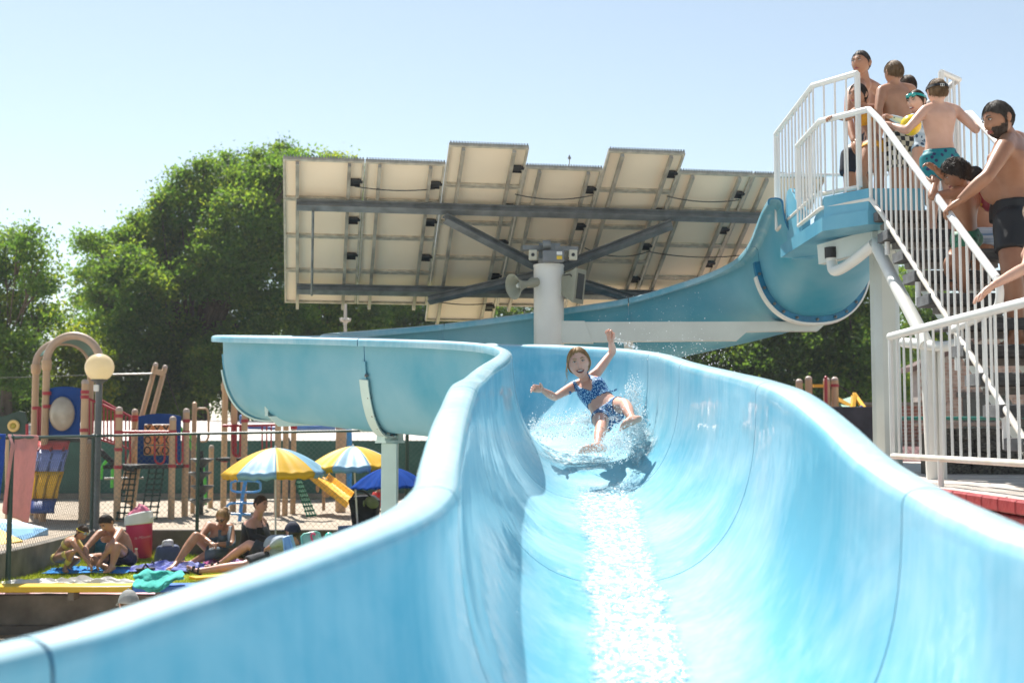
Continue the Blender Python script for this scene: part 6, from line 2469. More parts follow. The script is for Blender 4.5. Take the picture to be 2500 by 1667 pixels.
    # ---- clothing cut from the body surface
    def coords(self):
        """per vertex: t along the spine, x across, y to the front"""
        pel, nk = self.J['pelvis'], self.J['neck']
        sp = np.array(nk - pel)
        L_ = np.linalg.norm(sp)
        spn = sp / L_
        v = self.co - np.array(pel)
        t = v @ spn / L_
        tt = np.clip(t, 0, 1)[:, None]
        ax = np.array(self.hax)[None, :] * (1 - tt) + np.array(self.sax)[None, :] * tt
        f = np.array((self.fwd - self.spd * self.fwd.dot(self.spd)).normalized())
        return t, np.sum(v * ax, 1) / self.s, (v @ f) / self.s

    def cloth(self, pred, name, m, off=.004, label=None):
        t, x, y = self.coords()
        keep = pred(t, x, y, self.co)
        ids = {}
        mb = MB()
        vs, fs = [], []
        pts = self.co + self.no * off * self.s
        for f in self.faces:
            if all(keep[i] for i in f):
                g = []
                for i in f:
                    if i not in ids:
                        ids[i] = len(vs)
                        vs.append(tuple(pts[i]))
                    g.append(ids[i])
                fs.append(tuple(g))
        if not fs:
            return None
        mb.add(vs, fs)
        o = mb.build(name, m, self.o, angle=80)
        sm = o.modifiers.new('smooth', 'SMOOTH')
        sm.factor = .5
        sm.iterations = 2
        so = o.modifiers.new('thick', 'SOLIDIFY')
        so.thickness = .006 * self.s
        so.offset = .6
        if label:
            o['label'] = label
        return o

    def shorts(self, m, name='swim_shorts', length=.62, loose=1.22, top=.16, label=None):
        mb = MB()
        n = 24
        vs, fs = [], []
        pel, nk = self.J['pelvis'], self.J['neck']
        ring_t = [-.10, -.03, .05, top * .8, top]
        for t in ring_t:
            a = min(self.st, key=lambda q_: abs(q_[0] - max(.04, t)))
            c = pel.lerp(nk, t)
            kw = 1.10 if t > 0 else 1.06
            wv, dv = max(.14 * self.s, a[4]) * kw, a[5] * 1.22
            for i in range(n):
                an = 2 * PI * i / n
                vs.append(c + a[2] * math.cos(an) * wv + a[3] * math.sin(an) * dv)
        k = len(ring_t)
        fs = [tuple(reversed(range(n))), tuple(range((k - 1) * n, k * n))]
        for i in range(k - 1):
            for j in range(n):
                fs.append((i * n + j, i * n + (j + 1) % n, i * n + n + (j + 1) % n, i * n + n + j))
        mb.add(vs, fs)
        for sg, hip, kn in ((-1, self.ha, self.J.get('knA')), (1, self.hb, self.J.get('knB'))):
            if kn is None:
                continue
            e = hip.lerp(kn, length)
            mb.ell(pel + self.hax * sg * .066 * self.s - self.fwd * .055 * self.th - self.spd * .03 * self.s, (.095 * self.th, .088 * self.th, .095 * self.th), 14, 10)
            mb.tube([hip.lerp(kn, -.08), hip, hip.lerp(kn, length * .5), e], [.10 * self.th, .105 * self.th * (loose + 1) / 2, .092 * self.th * loose, .088 * self.th * loose], 18)
        co, no, faces = remeshed(mb, .013 * max(.7, self.s), 3)
        # wrinkles
        k_ = np.array([mnoise.noise(Vector((float(p[0]) * 16, float(p[1]) * 16, float(p[2]) * 9))) for p in co])
        co = co + no * (k_ * .006 * self.s)[:, None]
        q = MB()
        q.add([tuple(v) for v in co], faces)
        o = q.build(name, m, self.o, angle=80)
        if label:
            o['label'] = label
        return o


def spots_material(name, base, spot, scale, size=.45, ring=True, rough=.6):
    m = bpy.data.materials.new(name)
    m.use_nodes = True
    t = m.node_tree
    b = t.nodes['Principled BSDF']
    b.inputs['Roughness'].default_value = rough
    tc = t.nodes.new('ShaderNodeTexCoord')
    v = t.nodes.new('ShaderNodeTexVoronoi')
    v.inputs['Scale'].default_value = scale
    t.links.new(tc.outputs['Object'], v.inputs['Vector'])
    r = t.nodes.new('ShaderNodeValToRGB')
    e = r.color_ramp.elements
    r.color_ramp.interpolation = 'CONSTANT'
    if ring:
        e[0].color = (*base, 1)
        e[1].position = size * .35
        e[1].color = (*spot, 1)
        k = e.new(size)
        k.color = (*base, 1)
    else:
        e[0].color = (*spot, 1)
        e[1].position = size
        e[1].color = (*base, 1)
    t.links.new(v.outputs['Distance'], r.inputs['Fac'])
    t.links.new(r.outputs[0], b.inputs['Base Color'])
    return m


def checker_material(name, a, b_, scale):
    m = bpy.data.materials.new(name)
    m.use_nodes = True
    t = m.node_tree
    b = t.nodes['Principled BSDF']
    b.inputs['Roughness'].default_value = .7
    tc = t.nodes.new('ShaderNodeTexCoord')
    c = t.nodes.new('ShaderNodeTexChecker')
    c.inputs['Scale'].default_value = scale
    c.inputs['Color1'].default_value = (*a, 1)
    c.inputs['Color2'].default_value = (*b_, 1)
    mp = t.nodes.new('ShaderNodeMapping')
    mp.inputs['Rotation'].default_value = (.02, .03, .05)
    mp.inputs['Scale'].default_value = (1, .001, 1)
    t.links.new(tc.outputs['Object'], mp.inputs['Vector'])
    t.links.new(mp.outputs[0], c.inputs['Vector'])
    t.links.new(c.outputs['Color'], b.inputs['Base Color'])
    return m
# ------------------------------------------------------------------ accessories for heads
def head_T(p):
    return lambda v: p.hd + p.Q @ (Vector(v) * p.hs)


def beard(p, m, dens=900):
    T = head_T(p)
    mb = MB()
    vs, fs = [], []
    nu, nv = 90, 50
    inside = lambda th, ph: (th > 1.78 + .30 * math.cos(ph) ** 8 * (1 if abs(ph) < .5 else 0) and abs(ph) < 1.55 and th > 1.86 + .10 * abs(ph) * (1 if abs(ph) < 1.1 else .2)) or (th > 1.45 and 1.38 < abs(ph) < 1.6)
    for i in range(nv + 1):
        for j in range(nu + 1):
            th = 1.35 + 1.45 * i / nv
            ph = -1.9 + 3.8 * j / nu
            vs.append(T(head_point(th, ph, .006 + .003 * mnoise.noise(Vector((ph * 6, th * 6, 0))))))
    for i in range(nv):
        for j in range(nu):
            th = 1.35 + 1.45 * (i + .5) / nv
            ph = -1.9 + 3.8 * (j + .5) / nu
            lip = abs(ph) < .33 and 2.02 < th < 2.32
            if inside(th, ph) and not lip:
                fs.append((i * (nu + 1) + j, i * (nu + 1) + j + 1, (i + 1) * (nu + 1) + j + 1, (i + 1) * (nu + 1) + j))
    mb.add(vs, fs)
    rnd = random.Random(3)
    for _ in range(dens):
        th, ph = rnd.uniform(1.4, 2.8), rnd.uniform(-1.75, 1.75)
        if not inside(th, ph) or (abs(ph) < .33 and 2.02 < th < 2.32):
            continue
        a = head_point(th, ph, .005)
        b = head_point(min(th + .12, 2.9), ph, .0095)
        mb.tube([T(a), T(b)], [.0010, .0004], 3)
    mb.build('beard', m, p.o, angle=80)


def band(p, th0, m, name, w=.012, off=.012, a0=0.0, a1=2 * PI, tilt=0.0):
    """strap round the head at polar angle th0 (front) .. th0+tilt (back)"""
    T = head_T(p)
    n = 40
    vs, fs = [], []
    for i in range(n + 1):
        ph = a0 + (a1 - a0) * i / n
        th = th0 + tilt * (1 - math.cos(ph)) / 2
        for dt, o in ((-w / .1, off), (w / .1, off), (w / .1, off + .004), (-w / .1, off + .004)):
            vs.append(T(head_point(th + dt * .5, ph, o)))
    for i in range(n):
        for j in range(4):
            fs.append((i * 4 + j, i * 4 + (j + 1) % 4, i * 4 + 4 + (j + 1) % 4, i * 4 + 4 + j))
    return MB().add(vs, fs).build(name, m, p.o, angle=60)


def cap(p, m, name='cap', brim=True, back=False):
    T = head_T(p)

    def fn(u, v):
        ph, th = 2 * PI * u, 1.46 * v
        q_ = head_point(th, ph, .020 + .004 * math.sin(6 * ph) * v)
        if math.cos(ph) < 0:
            q_.z -= .018 * v * v * -math.cos(ph)
        return T(q_)
    o = MB().grid(fn, 36, 12, cu=True).build(name, m, p.o, angle=70)
    o.modifiers.new('t', 'SOLIDIFY').thickness = .004
    if brim:
        def fb(u, v):
            ph = lerp(-1.15, 1.15, u)
            b = head_point(1.44, ph, .02)
            out = Vector((math.sin(ph) * .35, 1, 0)).normalized()
            return T(b + out * .075 * v * max(.0, math.cos(ph * 1.2)) ** .5 + Vector((0, 0, -.022 * v * v - .0)))
        o2 = MB().grid(fb, 18, 5).build('cap_brim', m, p.o, angle=70)
        o2.modifiers.new('t', 'SOLIDIFY').thickness = .005
    MB().ell(T((0, -.004, .142)), (.008, .008, .006), 8, 5).build('cap_button', m, p.o)
    return o


M_NAVY = mat('navy_cloth', (.006, .009, .022), rough=.8, var=.25, scale=14, bump=.2)
M_BLACKS = mat('black_swim', (.006, .006, .008), rough=.55, var=.25, scale=14, bump=.15)
M_YELB = mat('yellow_bikini', (.78, .36, .015), rough=.6, var=.08, scale=20, bump=.3, bscale=60)
M_PYEL = mat('pale_yellow_bikini', (.70, .55, .14), rough=.6, var=.08, scale=20, bump=.3)
QUEUE = 'swimmers queuing on the slide tower'
LAWN = 'sunbathers on the lawn'

# ================================================================== the girl on the slide
girl = Person('person', 'smiling girl in a blue patterned bikini sliding down with both arms out', dict(
    head=P(1413, 886, 8.80), neck=P(1430, 930, 8.93), pelvis=P(1486, 1010, 8.74),
    shA=P(1400, 943, 8.92), shB=P(1458, 909, 8.96), elA=P(1354, 970, 8.74), wrA=P(1322, 951, 8.60),
    elB=P(1496, 858, 9.08), wrB=P(1491, 832, 8.95),
    hipA=P(1466, 1020, 8.72), hipB=P(1502, 990, 8.76),
    knA=P(1468, 1040, 8.44), anA=P(1459, 1088, 8.22), toeA=P(1410, 1093, 8.13),
    knB=P(1527, 988, 8.47), anB=P(1543, 1022, 8.27), toeB=P(1508, 1040, 8.17)),
    skin='rosy', s=.76, thin=.90, head_s=.93, fwd=(-.05, -.85, .45), face=(-.03, -1, -.02), head_up=(-.16, .12, 1), hip_ax=(.70, .05, .58), smile=1.0, squint=.5,
    hair='blond', hair_style='back', hands={'A': dict(d=P(1285, 944, 8.5) - P(1322, 951, 8.60), n=(-.1, -.9, -.35), side=1, curl=.28, spread=.2, s=1.05), 'B': dict(d=P(1487, 800, 8.92) - P(1491, 832, 8.95), n=(-.55, -.8, .1), side=1, curl=1.15, spread=.1, s=1.05)},
    voxel=.0075, smooth_it=5, seed=1, base=P(1470, 1100, 8.5))
M_DAISY = spots_material('blue_floral', (.0, .085, .27), (.36, .62, .78), 88, .42)
girl.cloth(lambda t, x, y, co: ((t > .36 + .012 * np.sin(x * 120)) & (t < .84) & (np.abs(x) < .185) & ~((y > -.01) & (t > .58 + np.abs(x) * 3.2))) |
           ((t >= .6) & (t < 1.08) & (np.abs(x) > .055) & (np.abs(x) < .125 - .10 * np.clip(t - .75, 0, 1)) & (y > -.2)), 'bikini_top', M_DAISY, .0035)
girl.cloth(lambda t, x, y, co: (t < .12) & (t > -.5) & (np.abs(x) < .2) & (t > -.42 + np.abs(x) * 1.9) & near(co, girl.J['pelvis'], .15), 'bikini_bottom', M_DAISY, .0035)
# fluttering tie behind the back
MB().tube(spline([P(1483, 950, 8.95), P(1492, 955, 8.95), P(1500, 953, 8.94), P(1506, 949, 8.93)], 4), [.004] * 6 + [.006] * 6 + [.003], 6).build('bikini_tie', M_DAISY, girl.o)
# loose wet strands
for k, (x, y) in enumerate(((1384, 900), (1382, 912), (1436, 892))):
    MB().tube(spline([P(x + 2, y - 18, 8.78), P(x, y, 8.76), P(x + 3, y + 14, 8.76), P(x - 3, y + 24, 8.76)], 3), [.004, .004, .0035, .003, .003, .002, .002, .0015, .001, .0008], 5).build('hair_strand', HAIR['blond'], girl.o)

# ================================================================== queue on platform and stairs
m1 = Person('person', 'man with short dark hair and dark shorts standing at the back left of the platform', dict(
    head=P(2102, 155, 10.5), neck=P(2113, 200, 10.55), pelvis=P(2096, 372, 10.5), shA=P(2078, 228, 10.35), shB=P(2142, 219, 10.72), elA=P(2070, 290, 10.2), wrA=P(2085, 345, 10.0),
    elB=P(2150, 300, 10.85), wrB=P(2140, 360, 10.8), knA=P(2076, 450, 10.4), knB=P(2112, 448, 10.6), anA=P(2076, 545, 10.5), anB=P(2115, 548, 10.7), toeA=P(2058, 556, 10.3), toeB=P(2100, 558, 10.5)),
    skin='tan', s=.96, head_s=.93, thin=1.0, fwd=(-.62, -.78, 0), face=(-.72, -.68, .02), hair='dark', hair_style='crop', hands={'A': dict(n=(.5, .6, 0), side=1, curl=.35), 'B': dict(n=(0, 1, 0), side=1)}, seed=2, group=QUEUE)
m1.shorts(M_NAVY, length=.70)
g2 = Person('person', 'girl with wet dark hair and an orange-yellow bikini at the platform railing', dict(
    head=P(2095, 233, 9.72), neck=P(2113, 264, 9.75), pelvis=P(2136, 356, 9.75), shA=P(2088, 274, 9.62), shB=P(2136, 266, 9.86), elA=P(2070, 288, 9.5), wrA=P(2040, 286, 9.42), elB=P(2140, 306, 9.95), wrB=P(2128, 343, 9.85),
    knA=P(2100, 428, 9.62), knB=P(2146, 432, 9.8), anA=P(2122, 490, 9.8), anB=P(2146, 508, 9.85), toeA=P(2108, 500, 9.65), toeB=P(2128, 520, 9.65)),
    skin='tan', s=.76, head_s=.80, thin=.92, fwd=(-.70, -.70, 0), face=(-.80, -.58, -.03), hair='dark', hair_style='wet', hands={'A': dict(n=(0, 0, -1), side=1, curl=.5), 'B': dict(n=(-.2, 1, 0), side=-1)}, seed=3, group=QUEUE)
g2.cloth(lambda t, x, y, co: ((t > .50) & (t < .84) & (np.abs(x) < .2)) | ((t >= .84) & (t < 1.0) & (np.abs(x) > .05) & (np.abs(x) < .075)), 'bikini_top', M_YELB, .007)
g2.cloth(lambda t, x, y, co: (t < .10) & (t > -.24) & (t > -.26 + np.abs(x) * 1.3), 'bikini_bottom', M_YELB, .006)
b3 = Person('person', 'boy with short brown hair and black-and-white checked shorts, seen from behind on the platform', dict(
    head=P(2182, 179, 9.8), neck=P(2184, 210, 9.8), pelvis=P(2199, 345, 9.8), shA=P(2152, 222, 9.75), shB=P(2224, 219, 9.86), elA=P(2142, 285, 9.65), wrA=P(2128, 340, 9.55), elB=P(2240, 285, 9.95), wrB=P(2245, 335, 9.9),
    knA=P(2188, 440, 9.75), knB=P(2222, 438, 9.85), anA=P(2192, 518, 9.8), anB=P(2226, 518, 9.9), toeA=P(2188, 524, 10.0), toeB=P(2226, 524, 10.1)),
    skin='tan', s=.86, head_s=.84, thin=.92, fwd=(-.12, 1, 0), face=(-.28, .95, -.1), hair='light', hair_style='short', hands={'A': dict(n=(1, 0, 0), side=-1), 'B': dict(n=(-1, 0, 0), side=1)}, seed=4, group=QUEUE)
b3.shorts(checker_material('check_cloth', (.012, .012, .012), (.62, .56, .42), 26), length=.72)
h3 = Person('person', 'person mostly hidden behind the boy in checked shorts, only brown hair showing', dict(
    head=P(2216, 212, 10.3), neck=P(2216, 238, 10.3), pelvis=P(2216, 350, 10.3), shA=P(2190, 250, 10.3), shB=P(2240, 250, 10.3), knA=P(2208, 440, 10.3), knB=P(2226, 440, 10.3), anA=P(2208, 520, 10.3), anB=P(2226, 520, 10.3)),
    skin='tan', s=.78, head_s=.80, thin=.9, fwd=(-.2, 1, 0), hair='brown', hair_style='short', seed=5, group=QUEUE)
h3.shorts(M_NAVY, length=.6)
c4 = Person('person', 'small child with turquoise goggles on the forehead, holding the yellow ball', dict(
    head=P(2237, 249, 9.45), neck=P(2246, 279, 9.47), pelvis=P(2252, 362, 9.47), shA=P(2232, 289, 9.36), shB=P(2264, 285, 9.6), elA=P(2208, 300, 9.28), wrA=P(2176, 287, 9.22), elB=P(2262, 320, 9.4), wrB=P(2240, 318, 9.3),
    knA=P(2243, 432, 9.42), knB=P(2262, 432, 9.52), anA=P(2245, 498, 9.48), anB=P(2264, 498, 9.55)),
    skin='fair', s=.70, head_s=.77, thin=.92, fwd=(-.7, -.7, 0), face=(-.80, -.55, -.12), smile=.35, hair='brown', hair_style='wet', hands={'A': dict(n=(0, 0, -1), side=1, curl=.6), 'B': dict(n=(-1, 0, 0), side=1, curl=.5)}, seed=6, group=QUEUE)
c4.cloth(lambda t, x, y, co: (t > -.15) & (t < .9) & (t > -.28 + np.abs(x) * 1.3), 'swimsuit', spots_material('floral_pale', (.50, .62, .72), (.03, .08, .16), 22, .3, False), .005)
band(c4, .98, mat('goggle_teal', (.0, .30, .28), rough=.2, coat=1), 'goggles', w=.022, off=.014, tilt=.5)
for sx in (-1, 1):
    T_ = head_T(c4)
    MB().ell(T_((sx * .032, .078, .062)), (.024, .016, .017), 12, 8, rot=c4.Q).build('goggle_lens', mat('goggle_teal', (.0, .30, .28)), c4.o)
bp_ = P(2224, 306, 9.12)
MB().ell(bp_, (.078, .078, .080), 24, 16).build('beach_ball', mat('ball_yellow', (.80, .60, .01), rough=.25, var=.03, coat=.5), label='bright yellow ball held over the handrail on the platform', cat='ball')
b5 = Person('person', 'boy with black goggle strap and teal patterned shorts, seen from behind on the stairs', dict(
    head=P(2288, 226, 8.85), neck=P(2292, 256, 8.86), pelvis=P(2294, 385, 8.9), shA=P(2258, 270, 8.82), shB=P(2334, 270, 8.94), elA=P(2212, 320, 8.75), wrA=P(2180, 306, 8.85), elB=P(2383, 318, 8.85), wrB=P(2381, 298, 9.0),
    knA=P(2276, 468, 8.85), knB=P(2318, 468, 8.95), anA=P(2278, 545, 8.95), anB=P(2318, 548, 9.0), toeA=P(2274, 545, 9.15), toeB=P(2316, 548, 9.2)),
    skin='fair', s=.80, head_s=.82, thin=.92, fwd=(0, 1, 0), face=(-.05, 1, -.08), hair='light', hair_style='short', hands={'A': dict(n=(0, 0, -1), side=-1, curl=.6), 'B': dict(n=(0, 0, -1), side=1, curl=.6)}, seed=7, group=QUEUE)
b5.shorts(spots_material('teal_print', (.0, .20, .24), (.012, .02, .10), 24, .33, False), length=.66)
band(b5, 1.25, M_BLK, 'goggle_strap', w=.02, off=.014, tilt=.05)
T_ = head_T(b5)
for dx in (-.009, .009):
    MB().tube([T_((dx + sx_ * .007, -.120, .026 + sz_ * .012)) for sx_, sz_ in ((-1, -1), (1, -1), (1, 1), (-1, 1))], .002, 5, closed=True).build('strap_buckle', M_WHITE, b5.o)
b6 = Person('person', 'small boy with curly dark hair and green trunks leaning on the handrail', dict(
    head=P(2335, 427, 8.0), neck=P(2356, 460, 8.05), pelvis=P(2356, 580, 8.1), shA=P(2330, 472, 7.95), shB=P(2374, 460, 8.2), elA=P(2275, 481, 7.78), wrA=P(2281, 450, 7.85), elB=P(2308, 432, 8.05), wrB=P(2283, 413, 8.0),
    knA=P(2350, 660, 8.0), knB=P(2318, 642, 8.05), anA=P(2354, 738, 8.08), anB=P(2322, 690, 8.25), toeA=P(2340, 746, 8.2), toeB=P(2310, 694, 8.4)),
    skin='brown', s=.74, head_s=.80, thin=.92, fwd=(-.85, .45, 0), face=(-.86, .22, -.42), head_up=(-.25, 0, 1), hair='dark', hair_style='curly', hands={'A': dict(n=(-.3, .6, -.6), side=1, curl=.6), 'B': dict(n=(0, 0, -1), side=1, curl=.4)}, seed=8, group=QUEUE)
b6.shorts(spots_material('green_trunks', (.03, .17, .10), (.012, .06, .04), 26, .25, False), length=.36, loose=1.06)
h9 = Person('person', 'child with dark hair hidden behind the curly-haired boy', dict(
    head=P(2377, 440, 8.5), neck=P(2384, 472, 8.5), pelvis=P(2390, 575, 8.5), shA=P(2364, 484, 8.5), shB=P(2410, 482, 8.5), knA=P(2384, 640, 8.5), knB=P(2400, 640, 8.5), anA=P(2384, 700, 8.6), anB=P(2402, 700, 8.6)),
    skin='brown', s=.72, head_s=.78, thin=.9, fwd=(-.3, 1, 0), hair='dark', hair_style='short', seed=9, group=QUEUE)
h9.shorts(mat('striped_trunks', (.62, .66, .70), rough=.7, scale=30, col2=(.02, .12, .28), stretch=(.02, .02, 1)), length=.4)
m7 = Person('person', 'bearded man in black shorts climbing the stairs, hand on the rail', dict(
    head=P(2437, 293, 7.72), neck=P(2466, 332, 7.80), pelvis=P(2474, 520, 7.82), shA=P(2452, 362, 7.58), shB=P(2498, 350, 8.05), elA=P(2410, 432, 7.46), wrA=P(2345, 488, 7.52), elB=P(2520, 430, 8.2), wrB=P(2450, 490, 8.15),
    hipA=P(2472, 535, 7.72), hipB=P(2482, 532, 7.92), knA=P(2470, 668, 7.62), knB=P(2484, 660, 7.95), anA=P(2482, 815, 7.68), anB=P(2498, 800, 8.0), toeA=P(2440, 834, 7.7), toeB=P(2460, 812, 8.0)),
    skin='brown', s=1.02, head_s=1.0, thin=1.06, belly=.25, fwd=(-.95, -.1, 0), face=(-.93, -.22, -.26), head_up=(-.22, 0, 1), hip_ax=(.1, 1, 0), hair='grey', hair_style='short', bend=.02,
    hands={'A': dict(n=(-.1, .3, -1), side=-1, curl=.55, d=P(2318, 506, 7.55) - P(2345, 488, 7.52)), 'B': dict(n=(0, -1, 0), side=1)}, voxel=.0105, seed=10, group=QUEUE)
m7.shorts(M_BLACKS, length=.62, loose=1.12)
beard(m7, hair_material('beard_hair', (.022, .014, .010), (.07, .046, .034)))
c8 = Person('person', 'child with wet light hair at the right edge, reaching an arm over the stair rail', dict(
    head=P(2532, 524, 6.95), neck=P(2545, 575, 6.95), pelvis=P(2560, 730, 6.95), shA=P(2525, 600, 6.85), shB=P(2590, 596, 7.1), elA=P(2506, 652, 6.72), wrA=P(2424, 697, 6.62), knA=P(2550, 850, 6.9), knB=P(2580, 850, 7.0), anA=P(2556, 960, 6.95), anB=P(2586, 960, 7.05)),
    skin='fair', s=.84, head_s=.84, thin=.95, fwd=(-.9, .3, 0), face=(-.1, 1, -.1), hair='light', hair_style='wet', hands={'A': dict(d=P(2362, 738, 6.58) - P(2424, 697, 6.62), n=(-.2, -.3, -1), side=-1, curl=.22, spread=.22, s=1.1)}, seed=11, group=QUEUE)
c8.shorts(M_NAVY, length=.6)
fl_ = P(2410, 488, 8.1)
MB().ell(fl_, (.06, .05, .09), 18, 12, rot=Matrix.Rotation(-.5, 3, 'Y')).build('swim_float', spots_material('float_print', (.30, .03, .05), (.70, .42, .06), 18, .42, False, rough=.3), label='colourful red and yellow swim float held behind the bearded man', cat='swim float')

# ================================================================== the lawn
g_d = 16.6
l1 = Person('person', 'crouching girl in a pale yellow bikini with swimming goggles on the blue towel', dict(
    head=P(201, 1300, 16.5), neck=P(184, 1314, 16.55), pelvis=P(147, 1362, 16.75), shA=P(178, 1323, 16.38), shB=P(182, 1313, 16.75), elA=P(199, 1351, 16.3), wrA=P(217, 1376, 16.25), elB=P(205, 1345, 16.7), wrB=P(222, 1370, 16.55),
    knA=P(178, 1347, 16.3), knB=P(190, 1366, 16.75), anA=P(158, 1387, 16.45), anB=P(168, 1383, 16.75), toeA=P(166, 1393, 16.28), toeB=P(180, 1390, 16.6)),
    skin='tan', s=.74, head_s=.82, thin=.92, fwd=(.8, -.35, -.45), face=(.72, -.45, -.52), head_up=(.4, 0, 1), hip_ax=(.3, 1, 0), hair='brown', hair_style='wet', hands={'A': dict(n=(0, 0, -1), side=-1, curl=.5), 'B': dict(n=(0, 0, -1), side=1, curl=.5)}, bend=.05, seed=12, group=LAWN)
l1.cloth(lambda t, x, y, co: ((t > .62) & (t < .84)), 'bikini_top', M_PYEL, .006)
l1.cloth(lambda t, x, y, co: (t < .16) & near(co, l1.J['pelvis'] - l1.fwd * .03, .135), 'bikini_bottom', M_PYEL, .006)
band(l1, 1.15, mat('goggle_yellow', (.75, .62, .03), rough=.4), 'goggle_strap', w=.008, off=.016, tilt=.35)
T_ = head_T(l1)
for sx in (-1, 1):
    MB().ell(T_((sx * .032, .090, .040)), (.024, .014, .020), 12, 8, rot=l1.Q).build('goggle_lens', mat('goggle_grey', (.35, .42, .48), rough=.15, coat=1), l1.o)
l2 = Person('person', 'bare-chested man in navy shorts sitting cross-legged on the blue towel', dict(
    head=P(260, 1277, 16.62), neck=P(271, 1296, 16.85), pelvis=P(303, 1360, 17.1), shA=P(242, 1302, 16.75), shB=P(293, 1297, 16.85), elA=P(208, 1339, 16.5), wrA=P(213, 1357, 16.35), elB=P(272, 1330, 16.45), wrB=P(249, 1364, 16.35),
    knA=P(220, 1362, 16.62), knB=P(286, 1333, 16.5), anA=P(253, 1381, 16.5), anB=P(274, 1380, 16.35), toeA=P(275, 1386, 16.35), toeB=P(258, 1393, 16.12), hipA=P(292, 1362, 17.0), hipB=P(308, 1358, 17.05)),
    skin='tan', s=.98, head_s=1.0, thin=1.0, belly=.2, fwd=(-.75, -.65, .1), face=(-.30, -.76, -.55), head_up=(-.2, -.1, 1), hair='dark', hair_style='short', hands={'A': dict(n=(0, 0, -1), side=1, curl=.5), 'B': dict(n=(0, 0, -1), side=-1, curl=.5)}, bend=.06, hip_ax=(.55, -.6, 0), seed=13, group=LAWN)
l2.shorts(M_NAVY, length=.5, loose=1.12)
l3 = Person('person', 'blonde woman with sunglasses and grey-blue bikini sitting with one knee up', dict(
    head=P(544, 1263, 17.25), neck=P(535, 1288, 17.4), pelvis=P(545, 1352, 17.6), shA=P(510, 1282, 17.4), shB=P(562, 1286, 17.45), elA=P(490, 1310, 17.2), wrA=P(514, 1324, 17.0), elB=P(567, 1329, 17.2), wrB=P(532, 1328, 17.02),
    knA=P(478, 1308, 17.0), knB=P(522, 1347, 17.1), anA=P(432, 1372, 16.8), anB=P(470, 1372, 17.1), toeA=P(411, 1391, 16.5), toeB=P(448, 1373, 16.95), hipA=P(532, 1352, 17.5), hipB=P(556, 1354, 17.5)),
    skin='tan', s=.97, head_s=1.0, thin=1.12, belly=.25, bust=.8, fwd=(-.2, -.95, .15), face=(-.28, -.80, -.50), hair='blond', hair_style='bun', hands={'A': dict(n=(0, 0, -1), side=1, curl=.7), 'B': dict(n=(0, 0, -1), side=-1, curl=.7)}, bend=.03, seed=14, group=LAWN)
M_GBLUE = mat('grey_blue_bikini', (.085, .125, .16), rough=.6, var=.1, scale=18, bump=.2)
l3.cloth(lambda t, x, y, co: ((t > .40) & (t < .84) & (np.abs(x) < .23)) | ((t >= .84) & (t < 1.05) & (np.abs(x) > .045) & (np.abs(x) < .10)), 'bikini_top', M_GBLUE, .006)
l3.cloth(lambda t, x, y, co: (t < .08) & (t > -.3) & near(co, l3.J['pelvis'], .19), 'bikini_bottom', M_GBLUE, .006)
T_ = head_T(l3)
mbg = MB()
for sx in (-1, 1):
    mbg.ell(T_((sx * .032, .094, .010)), (.027, .008, .021), 14, 8, rot=l3.Q)
    mbg.tube([T_((sx * .056, .088, .014)), T_((sx * .082, .0, .012))], .003, 5)
mbg.tube([T_((-.01, .104, .014)), T_((.01, .104, .014))], .003, 5)
mbg.build('sunglasses', mat('dark_lens', (.006, .005, .005), rough=.08, coat=1), l3.o)
l4 = Person('person', 'smiling dark-haired woman in a black swimsuit sitting under the parasol', dict(
    head=P(637, 1231, 17.7), neck=P(627, 1266, 17.85), pelvis=P(610, 1345, 17.9), shA=P(612, 1279, 17.66), shB=P(640, 1275, 18.1), elA=P(617, 1312, 17.55), wrA=P(654, 1319, 17.45), elB=P(652, 1312, 18.1), wrB=P(670, 1325, 17.9),
    knA=P(668, 1350, 17.6), knB=P(668, 1350, 18.0), anA=P(615, 1368, 17.5), anB=P(625, 1366, 17.9), hipA=P(614, 1350, 17.75), hipB=P(614, 1348, 18.05)),
    skin='pink', s=1.0, head_s=1.04, thin=1.34, belly=.7, bust=1.2, fwd=(.85, -.5, 0), face=(.88, -.45, -.04), smile=.7, hair='brown', hair_style='short', hands={'A': dict(n=(0, 0, -1), side=-1, curl=.5, s=.85)}, hip_ax=(.4, 1, 0), seed=15, group=LAWN)
l4.cloth(lambda t, x, y, co: ((t > -.2) & (t < .84)) | ((t >= .84) & (t < 1.05) & (np.abs(x) > .07) & (np.abs(x) < .092)), 'swimsuit', M_BLACKS, .006)
l5 = Person('person', 'man in navy cap, grey shirt and grey shorts reclining with one knee up', dict(
    head=P(714, 1297, 16.5), neck=P(717, 1318, 16.52), pelvis=P(654, 1356, 16.55), shA=P(694, 1327, 16.3), shB=P(722, 1330, 16.75), elA=P(686, 1318, 16.2), wrA=P(665, 1331, 16.3), elB=P(740, 1360, 16.8), wrB=P(726, 1380, 16.5),
    knA=P(608, 1328, 16.6), knB=P(594, 1380, 16.2), anA=P(537, 1376, 16.75), anB=P(488, 1393, 16.2), toeA=P(503, 1385, 16.6), toeB=P(460, 1385, 16.1), hipA=P(650, 1350, 16.65), hipB=P(650, 1364, 16.4)),
    skin='pink', s=1.0, head_s=1.0, thin=1.02, belly=.35, fwd=(-.35, .25, .9), face=(-.72, .62, .05), hip_ax=(.1, -1, 0), hair='grey', hair_style='crop', hands={'A': dict(n=(-.3, 0, -1), side=1, curl=.4), 'B': dict(n=(0, 0, -1), side=1)}, seed=16, group=LAWN)
M_SHIRT = mat('grey_tshirt', (.36, .42, .48), rough=.9, var=.08, scale=14, bump=.2)
l5.shorts(mat('charcoal_shorts', (.045, .047, .055), rough=.85, var=.15, scale=14, bump=.2), length=.82, loose=1.2)
